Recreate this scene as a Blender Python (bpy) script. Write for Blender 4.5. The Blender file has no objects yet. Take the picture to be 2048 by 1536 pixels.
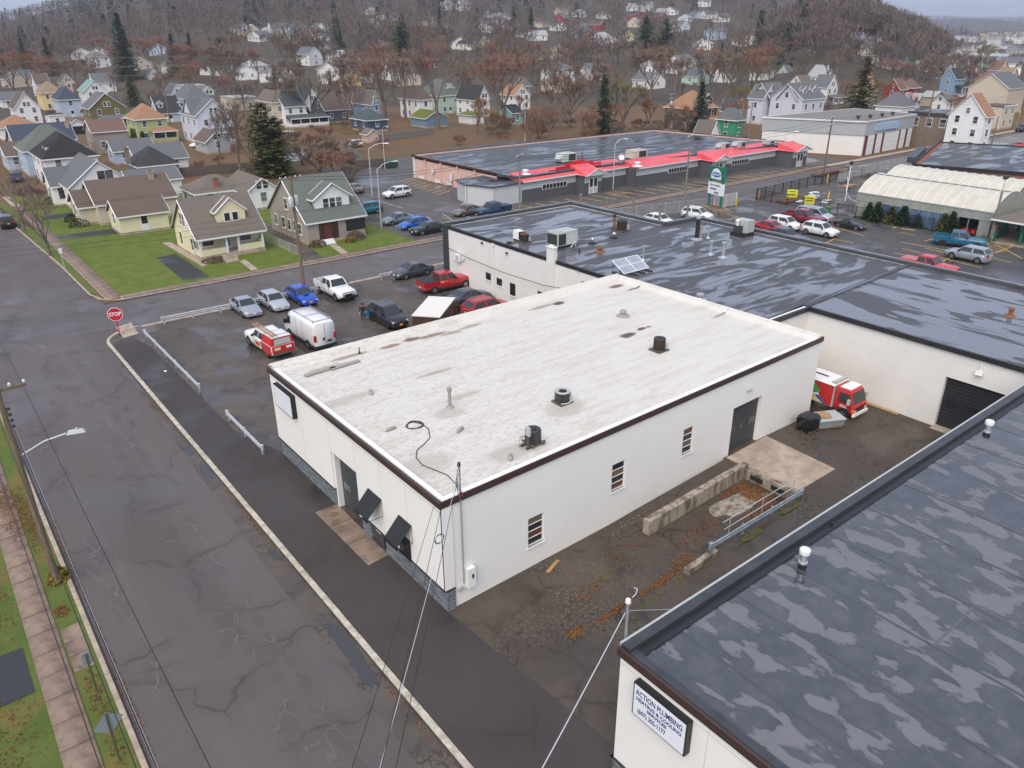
import bpy, bmesh, math, random
import numpy as np
from mathutils import Vector, Matrix
random.seed(7)
S = bpy.context.scene
COL = S.collection
# ------------------------------------------------------------------ camera
FPX, PITCH, ROLL, YAW, CH = 1535.49, math.radians(24.713), math.radians(-.3622), math.radians(51.883), 24.0
_f = Vector((math.cos(YAW)*math.cos(PITCH), math.sin(YAW)*math.cos(PITCH), -math.sin(PITCH)))
_r0 = Vector((math.sin(YAW), -math.cos(YAW), 0)); _u0 = _r0.cross(_f)
_r = math.cos(ROLL)*_r0 + math.sin(ROLL)*_u0; _u = -math.sin(ROLL)*_r0 + math.cos(ROLL)*_u0
cam = bpy.data.cameras.new('camera'); camo = bpy.data.objects.new('camera', cam); COL.objects.link(camo)
cam.sensor_width = 36; cam.lens = FPX/2048*36; cam.clip_start = .5; cam.clip_end = 20000
camo.matrix_world = Matrix(((_r.x,_u.x,-_f.x,0),(_r.y,_u.y,-_f.y,0),(_r.z,_u.z,-_f.z,CH),(0,0,0,1)))
S.camera = camo
# ------------------------------------------------------------------ sky and sun (thin bright overcast)
w = bpy.data.worlds.new('World'); S.world = w; w.use_nodes = True
wt = w.node_tree; wt.nodes.clear()
SUN_EL, SUN_AZ = math.radians(48), math.radians(214)
def wn(t, **k):
    n = wt.nodes.new(t)
    for a, b in k.items(): setattr(n, a, b)
    return n
sky = wn('ShaderNodeTexSky', sky_type='NISHITA', sun_disc=False, sun_elevation=SUN_EL, sun_rotation=math.pi/2-SUN_AZ, air_density=1.0, dust_density=1.5, ozone_density=1.0)
tc = wn('ShaderNodeTexCoord'); mp = wn('ShaderNodeMapping'); mp.inputs['Scale'].default_value = (1.6, 1.6, 7)
nz = wn('ShaderNodeTexNoise'); nz.inputs['Scale'].default_value = 2.3; nz.inputs['Detail'].default_value = 6; nz.inputs['Roughness'].default_value = .55
rp = wn('ShaderNodeValToRGB'); rp.color_ramp.elements[0].position = .36; rp.color_ramp.elements[1].position = .66
rp.color_ramp.elements[0].color = (.72,.72,.72,1); rp.color_ramp.elements[1].color = (.97,.97,.97,1)
mx = wn('ShaderNodeMix', data_type='RGBA'); mx.inputs[7].default_value = (3.6, 4.1, 5.3, 1)
bg = wn('ShaderNodeBackground'); bg.inputs['Strength'].default_value = .125
out = wn('ShaderNodeOutputWorld'); L = wt.links.new
L(tc.outputs['Generated'], mp.inputs['Vector']); L(mp.outputs[0], nz.inputs['Vector']); L(nz.outputs[0], rp.inputs[0])
L(rp.outputs[0], mx.inputs[0]); L(sky.outputs[0], mx.inputs[6]); L(mx.outputs[2], bg.inputs['Color']); L(bg.outputs[0], out.inputs[0])
sun = bpy.data.lights.new('sun', 'SUN'); sun.energy = 2.1; sun.angle = math.radians(55); sun.color = (1, .90, .77)
suno = bpy.data.objects.new('sun', sun); COL.objects.link(suno)
_sd = Vector((math.cos(SUN_AZ)*math.cos(SUN_EL), math.sin(SUN_AZ)*math.cos(SUN_EL), math.sin(SUN_EL)))
suno.rotation_euler = _sd.to_track_quat('Z', 'Y').to_euler()
S.view_settings.view_transform = 'Standard'; S.view_settings.look = 'None'; S.view_settings.gamma = 1
S.view_settings.exposure = 0.6
S.render.engine = 'CYCLES'

# ------------------------------------------------------------------ photo pixel -> direction -> point on a real plane
def ray(px, py): return _f*FPX + _r*(px-1024) - _u*(py-768)
def GP(px, py, z=0.0):
    d = ray(px, py); t = (z-CH)/d.z; return Vector((d.x*t, d.y*t, z))
def XP(px, py, x):
    d = ray(px, py); t = x/d.x; return Vector((x, d.y*t, CH+d.z*t))
def YP(px, py, y):
    d = ray(px, py); t = y/d.y; return Vector((d.x*t, y, CH+d.z*t))
def pix(p):
    v = Vector(p)-Vector((0,0,CH)); c = v.dot(_f); return 1024+FPX*v.dot(_r)/c, 768-FPX*v.dot(_u)/c
# terrain height: flat valley floor, then a hillside that falls away to the right, and a wooded ridge
_az = [-700,0,100,190,350,1480,1560,1700,1850,1960,2600]; _am = [.2,.3,.42,.58,1,1,.56,.26,.1,.03,.03]
_pd = [0,280,420,550,700,850,1000,1300,1600,2600,9000]; _ph = [0,0,5,18,31,46,65,105,132,150,150]
def hz(x, y):
    d = math.hypot(x, y)
    if d < 250: return 0.0
    a = YAW-math.atan2(y, x)
    if abs(a) > 1.2: px = 4000 if a > 0 else -4000
    else: px = 1024+FPX/math.cos(PITCH)*math.tan(a)
    A = float(np.interp(px, _az, _am))
    h = A*float(np.interp(d, _pd, _ph))
    h += float(np.interp(px, [1500,1620,1720,1850,1930], [0,20,21,11,0]))*math.exp(-((d-520)/110)**2)
    h += float(np.interp(px, [-2000,700,1900,2500,4000], [30,30,45,45,30]))*min(1, max(0, (d-3000)/1500))
    return h
def TP(px, py):
    d = ray(px, py); d = d/math.hypot(d.x, d.y); t = 40.0
    while t < 3000:
        p = d*t
        if CH+p.z <= hz(p.x, p.y): return Vector((p.x, p.y, hz(p.x, p.y)))
        t += max(.5, t*.004)
    return Vector((d.x*t, d.y*t, hz(d.x*t, d.y*t)))

# ------------------------------------------------------------------ materials
class NT:
    def __init__(s, name):
        s.m = bpy.data.materials.new(name); s.m.use_nodes = True; s.t = s.m.node_tree
        s.b = s.t.nodes['Principled BSDF']; s.o = s.t.nodes['Material Output']
    def n(s, typ, ins=None, **k):
        n = s.t.nodes.new(typ)
        for a, b in k.items(): setattr(n, a, b)
        for a, b in (ins or {}).items(): s.set(n.inputs[a], b)
        return n
    def set(s, i, v):
        if isinstance(v, bpy.types.NodeSocket): s.t.links.new(v, i)
        elif isinstance(v, (tuple, list)) and len(v) == 3 and i.type == 'RGBA': i.default_value = (*v, 1)
        else: i.default_value = v
    def co(s, scale=(1,1,1), rot=(0,0,0), gen='Object'):
        c = s.n('ShaderNodeTexCoord').outputs[gen]
        return s.n('ShaderNodeMapping', {0: c, 'Scale': scale, 'Rotation': rot}).outputs[0]
    def noise(s, vec, scale, detail=4, rough=.5, dist=0):
        return s.n('ShaderNodeTexNoise', {'Vector': vec, 'Scale': scale, 'Detail': detail, 'Roughness': rough, 'Distortion': dist}).outputs[0]
    def vor(s, vec, scale, feat='DISTANCE_TO_EDGE', rnd=1):
        return s.n('ShaderNodeTexVoronoi', {'Vector': vec, 'Scale': scale, 'Randomness': rnd}, feature=feat).outputs[0]
    def ramp(s, f, lo, hi, a=0.0, b=1.0, interp='LINEAR'):
        return s.n('ShaderNodeMapRange', {0: f, 1: lo, 2: hi, 3: a, 4: b}, clamp=True, interpolation_type='SMOOTHSTEP' if interp == 'S' else 'LINEAR').outputs[0]
    def mix(s, f, a, b, blend='MIX'):
        n = s.n('ShaderNodeMix', data_type='RGBA', blend_type=blend); s.set(n.inputs[0], f); s.set(n.inputs[6], a); s.set(n.inputs[7], b)
        return n.outputs[2]
    def math(s, op, a, b=0.0):
        n = s.n('ShaderNodeMath', operation=op); s.set(n.inputs[0], a); s.set(n.inputs[1], b); return n.outputs[0]
    def warp(s, vec, scale, amt):
        nn = s.n('ShaderNodeTexNoise', {'Vector': vec, 'Scale': scale, 'Detail': 3}).outputs[1]
        v = s.n('ShaderNodeVectorMath', operation='SCALE'); s.set(v.inputs[0], nn); v.inputs['Scale'].default_value = amt
        a = s.n('ShaderNodeVectorMath', operation='ADD'); s.set(a.inputs[0], vec); s.set(a.inputs[1], v.outputs[0]); return a.outputs[0]
    def bump(s, h, strength, dist=.02):
        s.set(s.b.inputs['Normal'], s.n('ShaderNodeBump', {'Height': h, 'Strength': strength, 'Distance': dist}).outputs[0])
    def fin(s, col, rough=.7, metal=0, spec=.5, ior=1.5):
        s.set(s.b.inputs['Base Color'], col); s.set(s.b.inputs['Roughness'], rough); s.set(s.b.inputs['Metallic'], metal)
        s.b.inputs['Specular IOR Level'].default_value = spec; s.b.inputs['IOR'].default_value = ior
        return s.m
MATS = {}
def M(name, col, rough=.7, col2=None, scale=3, detail=5, lohi=(.38,.62), bump=0, bscale=30, metal=0, spec=.5, stretch=(1,1,1), rand=0.0, coat=0):
    if name in MATS: return MATS[name]
    g = NT(name); c = col
    if col2 or bump or rand:
        v = g.co(stretch)
        if col2:
            f = g.ramp(g.noise(v, scale, detail, .6), lohi[0], lohi[1]); c = g.mix(f, col, col2)
        if rand:
            oi = g.n('ShaderNodeObjectInfo').outputs['Random']
            hs = g.n('ShaderNodeHueSaturation', {'Hue': g.ramp(oi, 0, 1, .5-rand*.06, .5+rand*.06), 'Value': g.ramp(oi, 0, 1, 1-rand, 1+rand)}); g.set(hs.inputs['Color'], c); c = hs.outputs[0]
        if bump: g.bump(g.noise(v, bscale, 3), bump)
    if coat: g.b.inputs['Coat Weight'].default_value = coat; g.b.inputs['Coat Roughness'].default_value = .06
    MATS[name] = g.fin(c, rough, metal, spec); return MATS[name]
def sr(r, g, b):   # sRGB 0-255 -> linear
    return tuple(((c/255)/12.92 if c <= 10.3 else (((c/255)+.055)/1.055)**2.4) for c in (r, g, b))

def asphalt(name, base, alt, crackw=.012, cscale=.22, crackcol=(.03,.028,.028), seal=0.0, wet=.5, wetscale=.22, big=.12, speck=.25, gator=0.0, stretch=(1,1,1), tint=None, bands=()):
    g = NT(name); v = g.co()
    vs = g.co(stretch)
    blot = g.ramp(g.noise(vs, big, 6, .6), .36, .64)
    c = g.mix(blot, base, alt)
    fine = g.noise(v, 9, 4, .7)
    c = g.mix(g.ramp(fine, .3, .75, 0, speck), c, tuple(min(1, x*1.9+.01) for x in base))
    if tint: c = g.mix(g.ramp(g.noise(v, .5, 5, .65), .52, .72, 0, .75), c, tint)
    wv = g.warp(v, .55, 1.5)
    e = g.vor(wv, cscale); brk = g.noise(v, .35, 2)
    cr = g.math('MULTIPLY', g.ramp(e, crackw*.25, crackw, 1, 0), g.ramp(brk, .42, .56))
    c = g.mix(g.math('MULTIPLY', cr, .55), c, crackcol)
    c = g.mix(g.math('MULTIPLY', g.math('MULTIPLY', g.ramp(e, 0, .10, 1, 0), g.ramp(brk, .40, .58)), .30), c, tuple(x*.5 for x in base))
    h = g.math('MULTIPLY', cr, -1.0)
    if seal:
        e2 = g.vor(g.warp(g.co(stretch), .8, 2.2), cscale*1.5); b2 = g.ramp(g.noise(v, .16, 3), .53, .62)
        sc = g.math('MULTIPLY', g.ramp(e2, .003, .010, 1, 0), b2); c = g.mix(g.math('MULTIPLY', sc, seal), c, (.30,.29,.31))
    if bands:   # crazed wheel paths with pale fines in the cracks
        sx = g.n('ShaderNodeSeparateXYZ', {0: g.warp(v, .25, 1.1)}); bm_ = None
        for xc, hw_ in bands:
            q = g.ramp(g.math('ABSOLUTE', g.math('SUBTRACT', sx.outputs[0], xc)), hw_*.4, hw_, 1, 0); bm_ = q if bm_ is None else g.math('MAXIMUM', bm_, q)
        bm_ = g.math('MULTIPLY', bm_, g.ramp(g.noise(v, .30, 4, .6), .46, .58))
        c = g.mix(g.math('MULTIPLY', bm_, .45), c, tuple(x*.62 for x in base))
        cz = g.math('MULTIPLY', bm_, g.ramp(g.vor(g.warp(g.co((1,.55,1)), 1.3, .9), 1.1), .004, .035, 1, 0)); c = g.mix(g.math('MULTIPLY', cz, .38), c, (.24,.22,.22))
    if gator:
        e3 = g.vor(g.warp(v, 2, .25), 3.2); b3 = g.ramp(g.noise(v, .28, 3), .50, .60)
        gc = g.math('MULTIPLY', g.ramp(e3, .03, .09, 1, 0), b3); c = g.mix(g.math('MULTIPLY', gc, gator), c, tuple(x*.35 for x in base))
        c = g.mix(g.math('MULTIPLY', g.math('SUBTRACT', b3, gc), .28), c, tuple(x*2.3 for x in base))
    wn_ = g.ramp(g.noise(g.warp(v, .3, .8), wetscale, 5, .55), .50, .62)
    rough = g.ramp(wn_, 0, 1, .72, max(.06, .55-wet*.5))
    c = g.mix(g.math('MULTIPLY', wn_, .45*wet), c, tuple(x*.45 for x in base))
    g.bump(g.math('ADD', g.math('MULTIPLY', fine, .35), h), .35, .012)
    MATS[name] = g.fin(c, rough, spec=.5); return MATS[name]

asphalt('asphalt_street', (.107,.090,.086), (.070,.056,.050), crackw=.012, cscale=.17, seal=.15, bands=((3.6,.55),(6.9,.75),(8.2,.4)), wet=.42, wetscale=.13, big=.16, stretch=(1.1,.13,1))
asphalt('asphalt_cross', (.108,.095,.094), (.080,.069,.066), crackw=.012, cscale=.16, seal=.35, wet=.45, wetscale=.15, big=.1, stretch=(.4,1,1))
asphalt('asphalt_new', (.038,.030,.028), (.050,.040,.037), crackw=.006, cscale=.08, wet=.45, wetscale=.2, speck=.35)
asphalt('asphalt_lot', (.068,.054,.045), (.110,.090,.077), crackw=.022, cscale=.3, wet=.85, wetscale=.24, big=.22, gator=.55, tint=(.036,.030,.027))
asphalt('asphalt_alley', (.056,.042,.031), (.090,.070,.050), crackw=.03, cscale=.35, wet=.6, wetscale=.3, big=.25, gator=.8, tint=(.028,.022,.018))
asphalt('asphalt_wet', (.054,.050,.050), (.070,.066,.066), crackw=.006, cscale=.12, wet=.75, wetscale=.16, big=.07, stretch=(1,.25,1))
asphalt('asphalt_plaza', (.092,.083,.080), (.066,.059,.055), crackw=.02, cscale=.14, wet=.7, wetscale=.1, big=.06, tint=(.075,.062,.052))
asphalt('drive_dark', (.026,.026,.029), (.032,.032,.035), crackw=.004, cscale=.05, wet=.4)
def grass(name, a, b, brown, bl=.55, leaf=.0):
    g = NT(name); v = g.co()
    c = g.mix(g.ramp(g.noise(v, .7, 6, .65), .36, .64), a, b)
    c = g.mix(g.ramp(g.noise(v, 26, 3, .7), .35, .7, 0, .55), c, tuple(x*.55 for x in a))
    c = g.mix(g.ramp(g.noise(v, .16, 6, .7), bl, bl+.14), c, brown)
    if leaf:
        d = g.vor(v, 5.5, 'F1'); k = g.math('MULTIPLY', g.ramp(d, .16, .2, 1, 0), g.ramp(g.noise(v, .45, 3), .44, .6))
        c = g.mix(g.math('MULTIPLY', k, leaf), c, (.24,.13,.035))
    g.bump(g.noise(v, 40, 3, .7), .6, .04)
    MATS[name] = g.fin(c, .85, spec=.25)
grass('lawn', (.095,.140,.018), (.160,.195,.032), (.17,.15,.045), .60, .0)
grass('verge_grass', (.09,.135,.024), (.13,.165,.04), (.19,.12,.04), .52, .9)
grass('rough_ground', (.115,.10,.035), (.14,.095,.05), (.155,.085,.045), .40, .5)
grass('hill_ground', (.082,.066,.050), (.105,.080,.055), (.12,.105,.05), .55, 0)
M('concrete', sr(178,163,146), .8, sr(150,134,118), 1.2, bump=.15)
M('concrete_walk', sr(142,122,106), .75, sr(104,87,76), .9, bump=.15, rand=.10)
M('kerb_stone', sr(196,188,172), .8, sr(160,150,136), 2.5, bump=.2, rand=.08)
M('kerb_bed', (.05,.045,.04), .9)
M('leaf_litter', (.20,.075,.022), .8, (.10,.045,.018), 9, bump=.5)
M('steel_galv', (.58,.60,.62), .42, (.48,.50,.52), 2, metal=.35)
M('steel_blue', (.40,.47,.52), .5, (.30,.35,.39), 2, metal=.5)
M('wood_pole', (.21,.155,.105), .85, (.13,.095,.065), 2.2, stretch=(6,6,.5), bump=.4)
M('wood_grey', (.25,.23,.20), .85, (.16,.145,.125), 2, stretch=(5,5,.5), bump=.3)
M('wood_fresh', (.42,.26,.13), .8, (.33,.19,.09), 4, bump=.2)
M('wood_dark', (.075,.058,.045), .85, (.12,.10,.085), 3, bump=.3)
M('lamp_grey', (.55,.57,.58), .45, metal=.3)
M('black', (.012,.012,.013), .5); M('rubber', (.018,.018,.018), .85); M('wire', (.02,.02,.022), .6); M('wire_white', (.6,.62,.66), .5)
M('white_paint', (.78,.78,.77), .55); M('trim_white', (.74,.74,.73), .6); M('line_yellow', (.62,.38,.06), .7, (.45,.30,.10), 1.6); M('line_white', (.6,.6,.58), .7, (.35,.34,.33), 1.6)
g = NT('glass_dark'); MATS['glass_dark'] = g.fin((.022,.026,.03), .08, spec=.6)
g = NT('glass_car'); MATS['glass_car'] = g.fin((.028,.034,.036), .05, spec=.7)
g = NT('glass_pane'); _c = g.mix(g.ramp(g.n('ShaderNodeObjectInfo').outputs['Random'], .3, .9), (.03,.034,.04), (.17,.175,.18)); MATS['glass_pane'] = g.fin(_c, .1, spec=.6)
g = NT('stucco_white'); v = g.co(); c = g.mix(g.ramp(g.noise(v, .5, 5, .6), .3, .75, 0, .5), (.82,.805,.77), (.755,.735,.69))
g.bump(g.noise(g.co((1,1,2.2)), 16, 3), .25, .02); MATS['stucco_white'] = g.fin(c, .8, spec=.3)
g = NT('brick_white'); v = g.co(); 
def brickmat(name, a, b, mortar, sc=1.0, bmp=.5, rows=.075, w=.22):
    g = NT(name); v = g.co(); sx = g.n('ShaderNodeSeparateXYZ', {0: v})
    u = g.math('ADD', sx.outputs[0], sx.outputs[1]); cb = g.n('ShaderNodeCombineXYZ', {0: u, 1: sx.outputs[2]})
    br = g.n('ShaderNodeTexBrick', {'Vector': cb.outputs[0], 'Color1': a, 'Color2': b, 'Mortar': mortar, 'Scale': 1.0/sc, 'Mortar Size': .012, 'Brick Width': w, 'Row Height': rows, 'Bias': 0.0})
    c = g.mix(g.ramp(g.noise(v, .6, 5, .6), .3, .75, 0, .35), br.outputs[0], tuple(x*.7 for x in a))
    g.bump(br.outputs[1], -bmp, .015); MATS[name] = g.fin(c, .85, spec=.3)
brickmat('block_white', (.79,.77,.735), (.775,.755,.715), (.745,.725,.69), 2.7, .25)
brickmat('brick_red', (.28,.085,.05), (.22,.07,.045), (.30,.24,.2), 1.5)
brickmat('stone_veneer', (.27,.295,.32), (.11,.125,.145), (.06,.065,.07), 1.0, 1.0, .09, .34)
brickmat('stone_brown', (.26,.19,.14), (.16,.125,.10), (.24,.21,.18), 3.2, .6, .09, .2)
# white membrane roof: chalky, streaked along the sheets, grimy towards the street end
g = NT('roof_white'); v = g.co()
st = g.ramp(g.noise(g.co((.22,1.5,1)), 1.1, 6, .65), .46, .74)
c = g.mix(g.math('MULTIPLY', st, .62), (.63,.60,.55), (.46,.41,.35))
sx = g.n('ShaderNodeSeparateXYZ', {0: v})
near = g.ramp(sx.outputs[0], 15, 36, 1, .2)
sp = g.ramp(g.noise(g.co((.8,2,1)), 3.4, 6, .75), .50, .66)
c = g.mix(g.math('MULTIPLY', g.math('MULTIPLY', sp, near), .85), c, (.36,.325,.29))
bs = g.ramp(g.noise(g.co((.5,1.2,1)), .55, 5, .6), .60, .76)
c = g.mix(g.math('MULTIPLY', bs, .55), c, (.40,.31,.22))
wv_ = g.n('ShaderNodeSeparateXYZ', {0: g.warp(v, 2.5, .32)})
for px, py, rx, ry, col, kk in ((780,692,.9,.3,(.16,.085,.04),.75), (824,678,.7,.35,(.15,.08,.04),.9), (865,670,1.3,.3,(.17,.10,.055),.8), (903,665,1.0,.25,(.2,.13,.08),.6), (940,652,1.0,.25,(.2,.13,.08),.6), (1233,572,.8,.4,(.13,.07,.035),.9), (1268,577,.9,.2,(.12,.07,.04),.9),
  (1117,606,.6,.35,(.12,.06,.03),1), (1085,613,1.6,.25,(.2,.13,.08),.6), (1256,670,.75,.42,(.10,.05,.04),.95), (1283,657,.5,.26,(.13,.04,.035),.95), (1297,653,.25,.15,(.13,.04,.035),.8), (1440,630,1.0,.16,(.15,.07,.05),.7), (870,745,1.6,.22,(.30,.22,.15),.6), (930,790,1.2,.3,(.34,.28,.2),.5), (700,712,1.4,.3,(.2,.13,.07),.7), (650,735,1.3,.25,(.3,.24,.17),.6), (690,800,2.0,.6,(.36,.31,.25),.5), (1130,815,1.4,1.0,(.36,.32,.27),.5), (1020,905,1.3,.8,(.34,.30,.26),.5), (850,930,1.6,1.2,(.38,.33,.28),.5), (900,825,1.0,.7,(.36,.32,.28),.5)):
    p_ = GP(px, py, 5.68); dx, dy = g.math('DIVIDE', g.math('SUBTRACT', wv_.outputs[0], p_.x+.16), rx), g.math('DIVIDE', g.math('SUBTRACT', wv_.outputs[1], p_.y+.16), ry)
    r2 = g.math('ADD', g.math('MULTIPLY', dx, dx), g.math('MULTIPLY', dy, dy)); c = g.mix(g.ramp(r2, .25, 1.2, kk, 0, 'S'), c, col)
g.bump(g.noise(v, 2.2, 5, .6), .10, .03); MATS['roof_white'] = g.fin(c, .62, spec=.35)
def epdm(name, dry, wet_sheen_c, lo, hi, stretch, sc, dist=1.2, wr=.05, wa=.7, dt=4):
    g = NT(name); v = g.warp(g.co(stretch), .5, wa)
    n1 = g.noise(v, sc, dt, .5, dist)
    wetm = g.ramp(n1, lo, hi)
    c = g.mix(wetm, dry, wet_sheen_c); 
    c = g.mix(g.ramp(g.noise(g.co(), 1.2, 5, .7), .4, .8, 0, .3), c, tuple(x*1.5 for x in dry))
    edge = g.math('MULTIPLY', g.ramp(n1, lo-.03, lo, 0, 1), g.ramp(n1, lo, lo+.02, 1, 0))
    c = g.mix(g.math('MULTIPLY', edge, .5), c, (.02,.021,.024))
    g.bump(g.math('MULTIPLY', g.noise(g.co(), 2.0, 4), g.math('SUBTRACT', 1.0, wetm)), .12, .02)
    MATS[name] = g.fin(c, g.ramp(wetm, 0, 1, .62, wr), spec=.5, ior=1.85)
epdm('roof_epdm', (.044,.043,.047), (.150,.150,.172), .49, .56, (.28,1.0,1), .42, 1.6, .05)  # wet areas carry a painted pale sky reflection in their colour
epdm('roof_epdm2', (.046,.045,.049), (.145,.145,.168), .45, .49, (.9,.25,1), .55, 1.0, .04)  # wet tone lightened here too, sky sheen put into the colour
epdm('roof_epdm_near', (.125,.122,.132), (.042,.044,.052), .462, .470, (1.0,.5,1), 1.35, .25, .035, .3, 3)
epdm('roof_epdm_far', (.04,.042,.048), (.042,.044,.05), .48, .56, (.3,1,1), .3, 1.4, .12)
def shingle(name, a, b):
    g = NT(name); v = g.co(); 
    c = g.mix(g.ramp(g.noise(g.co((1,1,3)), 5, 5, .75), .32, .68), a, b)
    c = g.mix(g.ramp(g.noise(v, .5, 4), .4, .7, 0, .35), c, tuple(x*1.35 for x in a))
    sx = g.n('ShaderNodeSeparateXYZ', {0: v}); wv = g.math('FRACT', g.math('MULTIPLY', sx.outputs[2], 5.5))
    c = g.mix(g.ramp(wv, 0, .18, .35, 0), c, tuple(x*.4 for x in a)); g.bump(wv, .4, .02)
    MATS[name] = g.fin(c, .82, spec=.3)
SH = {'grey': ((.105,.11,.118),(.155,.16,.168)), 'dark': ((.035,.036,.040),(.055,.056,.06)), 'black': ((.022,.020,.020),(.036,.032,.030)),
      'brown': ((.105,.075,.062),(.155,.115,.095)), 'taupe': ((.13,.108,.09),(.185,.158,.135)), 'orange': ((.27,.145,.085),(.35,.20,.125)), 'tan': ((.235,.175,.105),(.29,.22,.14)),
      'green': ((.10,.115,.10),(.145,.165,.145)), 'navy': ((.045,.058,.085),(.065,.078,.105)), 'bluegreen': ((.055,.07,.078),(.08,.095,.102)), 'red': ((.32,.05,.035),(.40,.07,.05)),
      'teal': ((.17,.27,.26),(.22,.32,.31)), 'pale': ((.30,.31,.31),(.38,.39,.39)), 'rust': ((.16,.085,.06),(.21,.12,.085)), 'moss': ((.15,.17,.02),(.10,.11,.03)), 'redbrown': ((.14,.085,.07),(.19,.125,.10))}
for k, (a, b) in SH.items(): shingle('shingle_'+k, a, b)
def siding(name, a):
    g = NT(name); v = g.co(); sx = g.n('ShaderNodeSeparateXYZ', {0: v}); wv = g.math('FRACT', g.math('MULTIPLY', sx.outputs[2], 5.0))
    c = g.mix(g.ramp(g.noise(v, .7, 5, .6), .35, .75, 0, .4), a, tuple(x*.8 for x in a))
    c = g.mix(g.ramp(wv, 0, .14, .45, 0), c, tuple(x*.55 for x in a)); g.bump(wv, .5, .02)
    MATS[name] = g.fin(c, .65, spec=.35)
SD = {'white': (.80,.80,.79), 'cream': (.78,.71,.47), 'yellow': (.74,.60,.25), 'beige': (.60,.52,.41), 'tan': (.44,.37,.30), 'taupe': (.36,.31,.275), 'grey': (.42,.435,.455),
      'lavender': (.62,.64,.72), 'blue': (.23,.34,.48), 'paleblue': (.46,.55,.67), 'slate': (.11,.125,.15), 'navy': (.055,.085,.135), 'olive': (.17,.145,.055), 'lime': (.41,.48,.23),
      'mint': (.48,.62,.52), 'green': (.05,.30,.16), 'teal': (.22,.42,.40), 'red': (.32,.035,.04), 'brown': (.10,.065,.05), 'pink': (.62,.45,.39), 'brick': (.26,.09,.06), 'steelblue': (.17,.25,.33), 'lightgrey': (.55,.57,.58), 'charcoal': (.10,.105,.11)}
for k, a in SD.items(): siding('siding_'+k, a)

# ------------------------------------------------------------------ mesh builder
class MB:
    def __init__(s): s.v = []; s.f = []; s.mi = []; s.cur = 0
    def quad(s, *p):
        i = len(s.v); s.v += [tuple(q) for q in p]; s.f.append(tuple(range(i, i+len(p)))); s.mi.append(s.cur); return s
    def box(s, x0, x1, y0, y1, z0, z1, rz=0, c=None, top=None):
        if x0 > x1: x0, x1 = x1, x0
        if y0 > y1: y0, y1 = y1, y0
        i = len(s.v); tx0, tx1, ty0, ty1 = (x0, x1, y0, y1) if not top else (x0+top[0], x1-top[0], y0+top[1], y1-top[1])
        P = [(x0,y0,z0),(x1,y0,z0),(x1,y1,z0),(x0,y1,z0),(tx0,ty0,z1),(tx1,ty0,z1),(tx1,ty1,z1),(tx0,ty1,z1)]
        if rz:
            cx, cy = c if c else ((x0+x1)/2, (y0+y1)/2); ca, sa = math.cos(rz), math.sin(rz)
            P = [(cx+(x-cx)*ca-(y-cy)*sa, cy+(x-cx)*sa+(y-cy)*ca, z) for x, y, z in P]
        s.v += P
        for q in ((3,2,1,0),(4,5,6,7),(0,1,5,4),(1,2,6,5),(2,3,7,6),(3,0,4,7)): s.f.append(tuple(i+k for k in q)); s.mi.append(s.cur)
        return s
    def prism(s, poly, z0, z1, bottom=True):
        a = sum(poly[k][0]*poly[(k+1) % len(poly)][1]-poly[(k+1) % len(poly)][0]*poly[k][1] for k in range(len(poly)))
        if a < 0: poly = poly[::-1]
        n = len(poly); i = len(s.v); s.v += [(x,y,z0) for x, y in poly]+[(x,y,z1) for x, y in poly]
        s.f.append(tuple(i+n+k for k in range(n))); s.mi.append(s.cur)
        if bottom: s.f.append(tuple(i+k for k in range(n))[::-1]); s.mi.append(s.cur)
        for k in range(n): j = (k+1) % n; s.f.append((i+k, i+j, i+n+j, i+n+k)); s.mi.append(s.cur)
        return s
    def tube(s, pts, r, n=6, cap=True):
        pts = [Vector(p) for p in pts]; rs = r if isinstance(r, (list, tuple)) else [r]*len(pts); i = len(s.v)
        for k, p in enumerate(pts):
            d = (pts[min(k+1, len(pts)-1)]-pts[max(k-1, 0)]).normalized()
            a = d.cross(Vector((0,0,1)) if abs(d.z) < .9 else Vector((1,0,0))).normalized(); b = a.cross(d)
            for j in range(n):
                t = 2*math.pi*j/n; s.v.append(tuple(p+(a*math.cos(t)+b*math.sin(t))*rs[k]))
        for k in range(len(pts)-1):
            for j in range(n): j2 = (j+1) % n; s.f.append((i+k*n+j, i+k*n+j2, i+(k+1)*n+j2, i+(k+1)*n+j)); s.mi.append(s.cur)
        if cap:
            s.f.append(tuple(i+j for j in range(n))[::-1]); s.mi.append(s.cur); e = i+(len(pts)-1)*n; s.f.append(tuple(e+j for j in range(n))); s.mi.append(s.cur)
        return s
    def lathe(s, prof, n=12, cx=0, cy=0):
        i = len(s.v)
        for r, z in prof:
            for j in range(n): t = 2*math.pi*j/n; s.v.append((cx+r*math.cos(t), cy+r*math.sin(t), z))
        for k in range(len(prof)-1):
            for j in range(n): j2 = (j+1) % n; s.f.append((i+k*n+j, i+k*n+j2, i+(k+1)*n+j2, i+(k+1)*n+j)); s.mi.append(s.cur)
        s.f.append(tuple(i+j for j in range(n))[::-1]); s.mi.append(s.cur); e = i+(len(prof)-1)*n; s.f.append(tuple(e+j for j in range(n))); s.mi.append(s.cur)
        return s
    def mesh(s, name, mat=None, smooth=False):
        m = bpy.data.meshes.new(name); m.from_pydata(s.v, [], s.f)
        ms = mat if isinstance(mat, (list, tuple)) else [mat]
        for x in ms: m.materials.append(MATS[x] if isinstance(x, str) else x)
        if len(ms) > 1: m.polygons.foreach_set('material_index', s.mi)
        if smooth: m.polygons.foreach_set('use_smooth', [True]*len(m.polygons))
        m.update(); return m
    def build(s, name, mat, parent=None, smooth=False, loc=None, rz=0):
        return ob(name, s.mesh(name, mat, smooth), parent, loc, rz)
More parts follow.
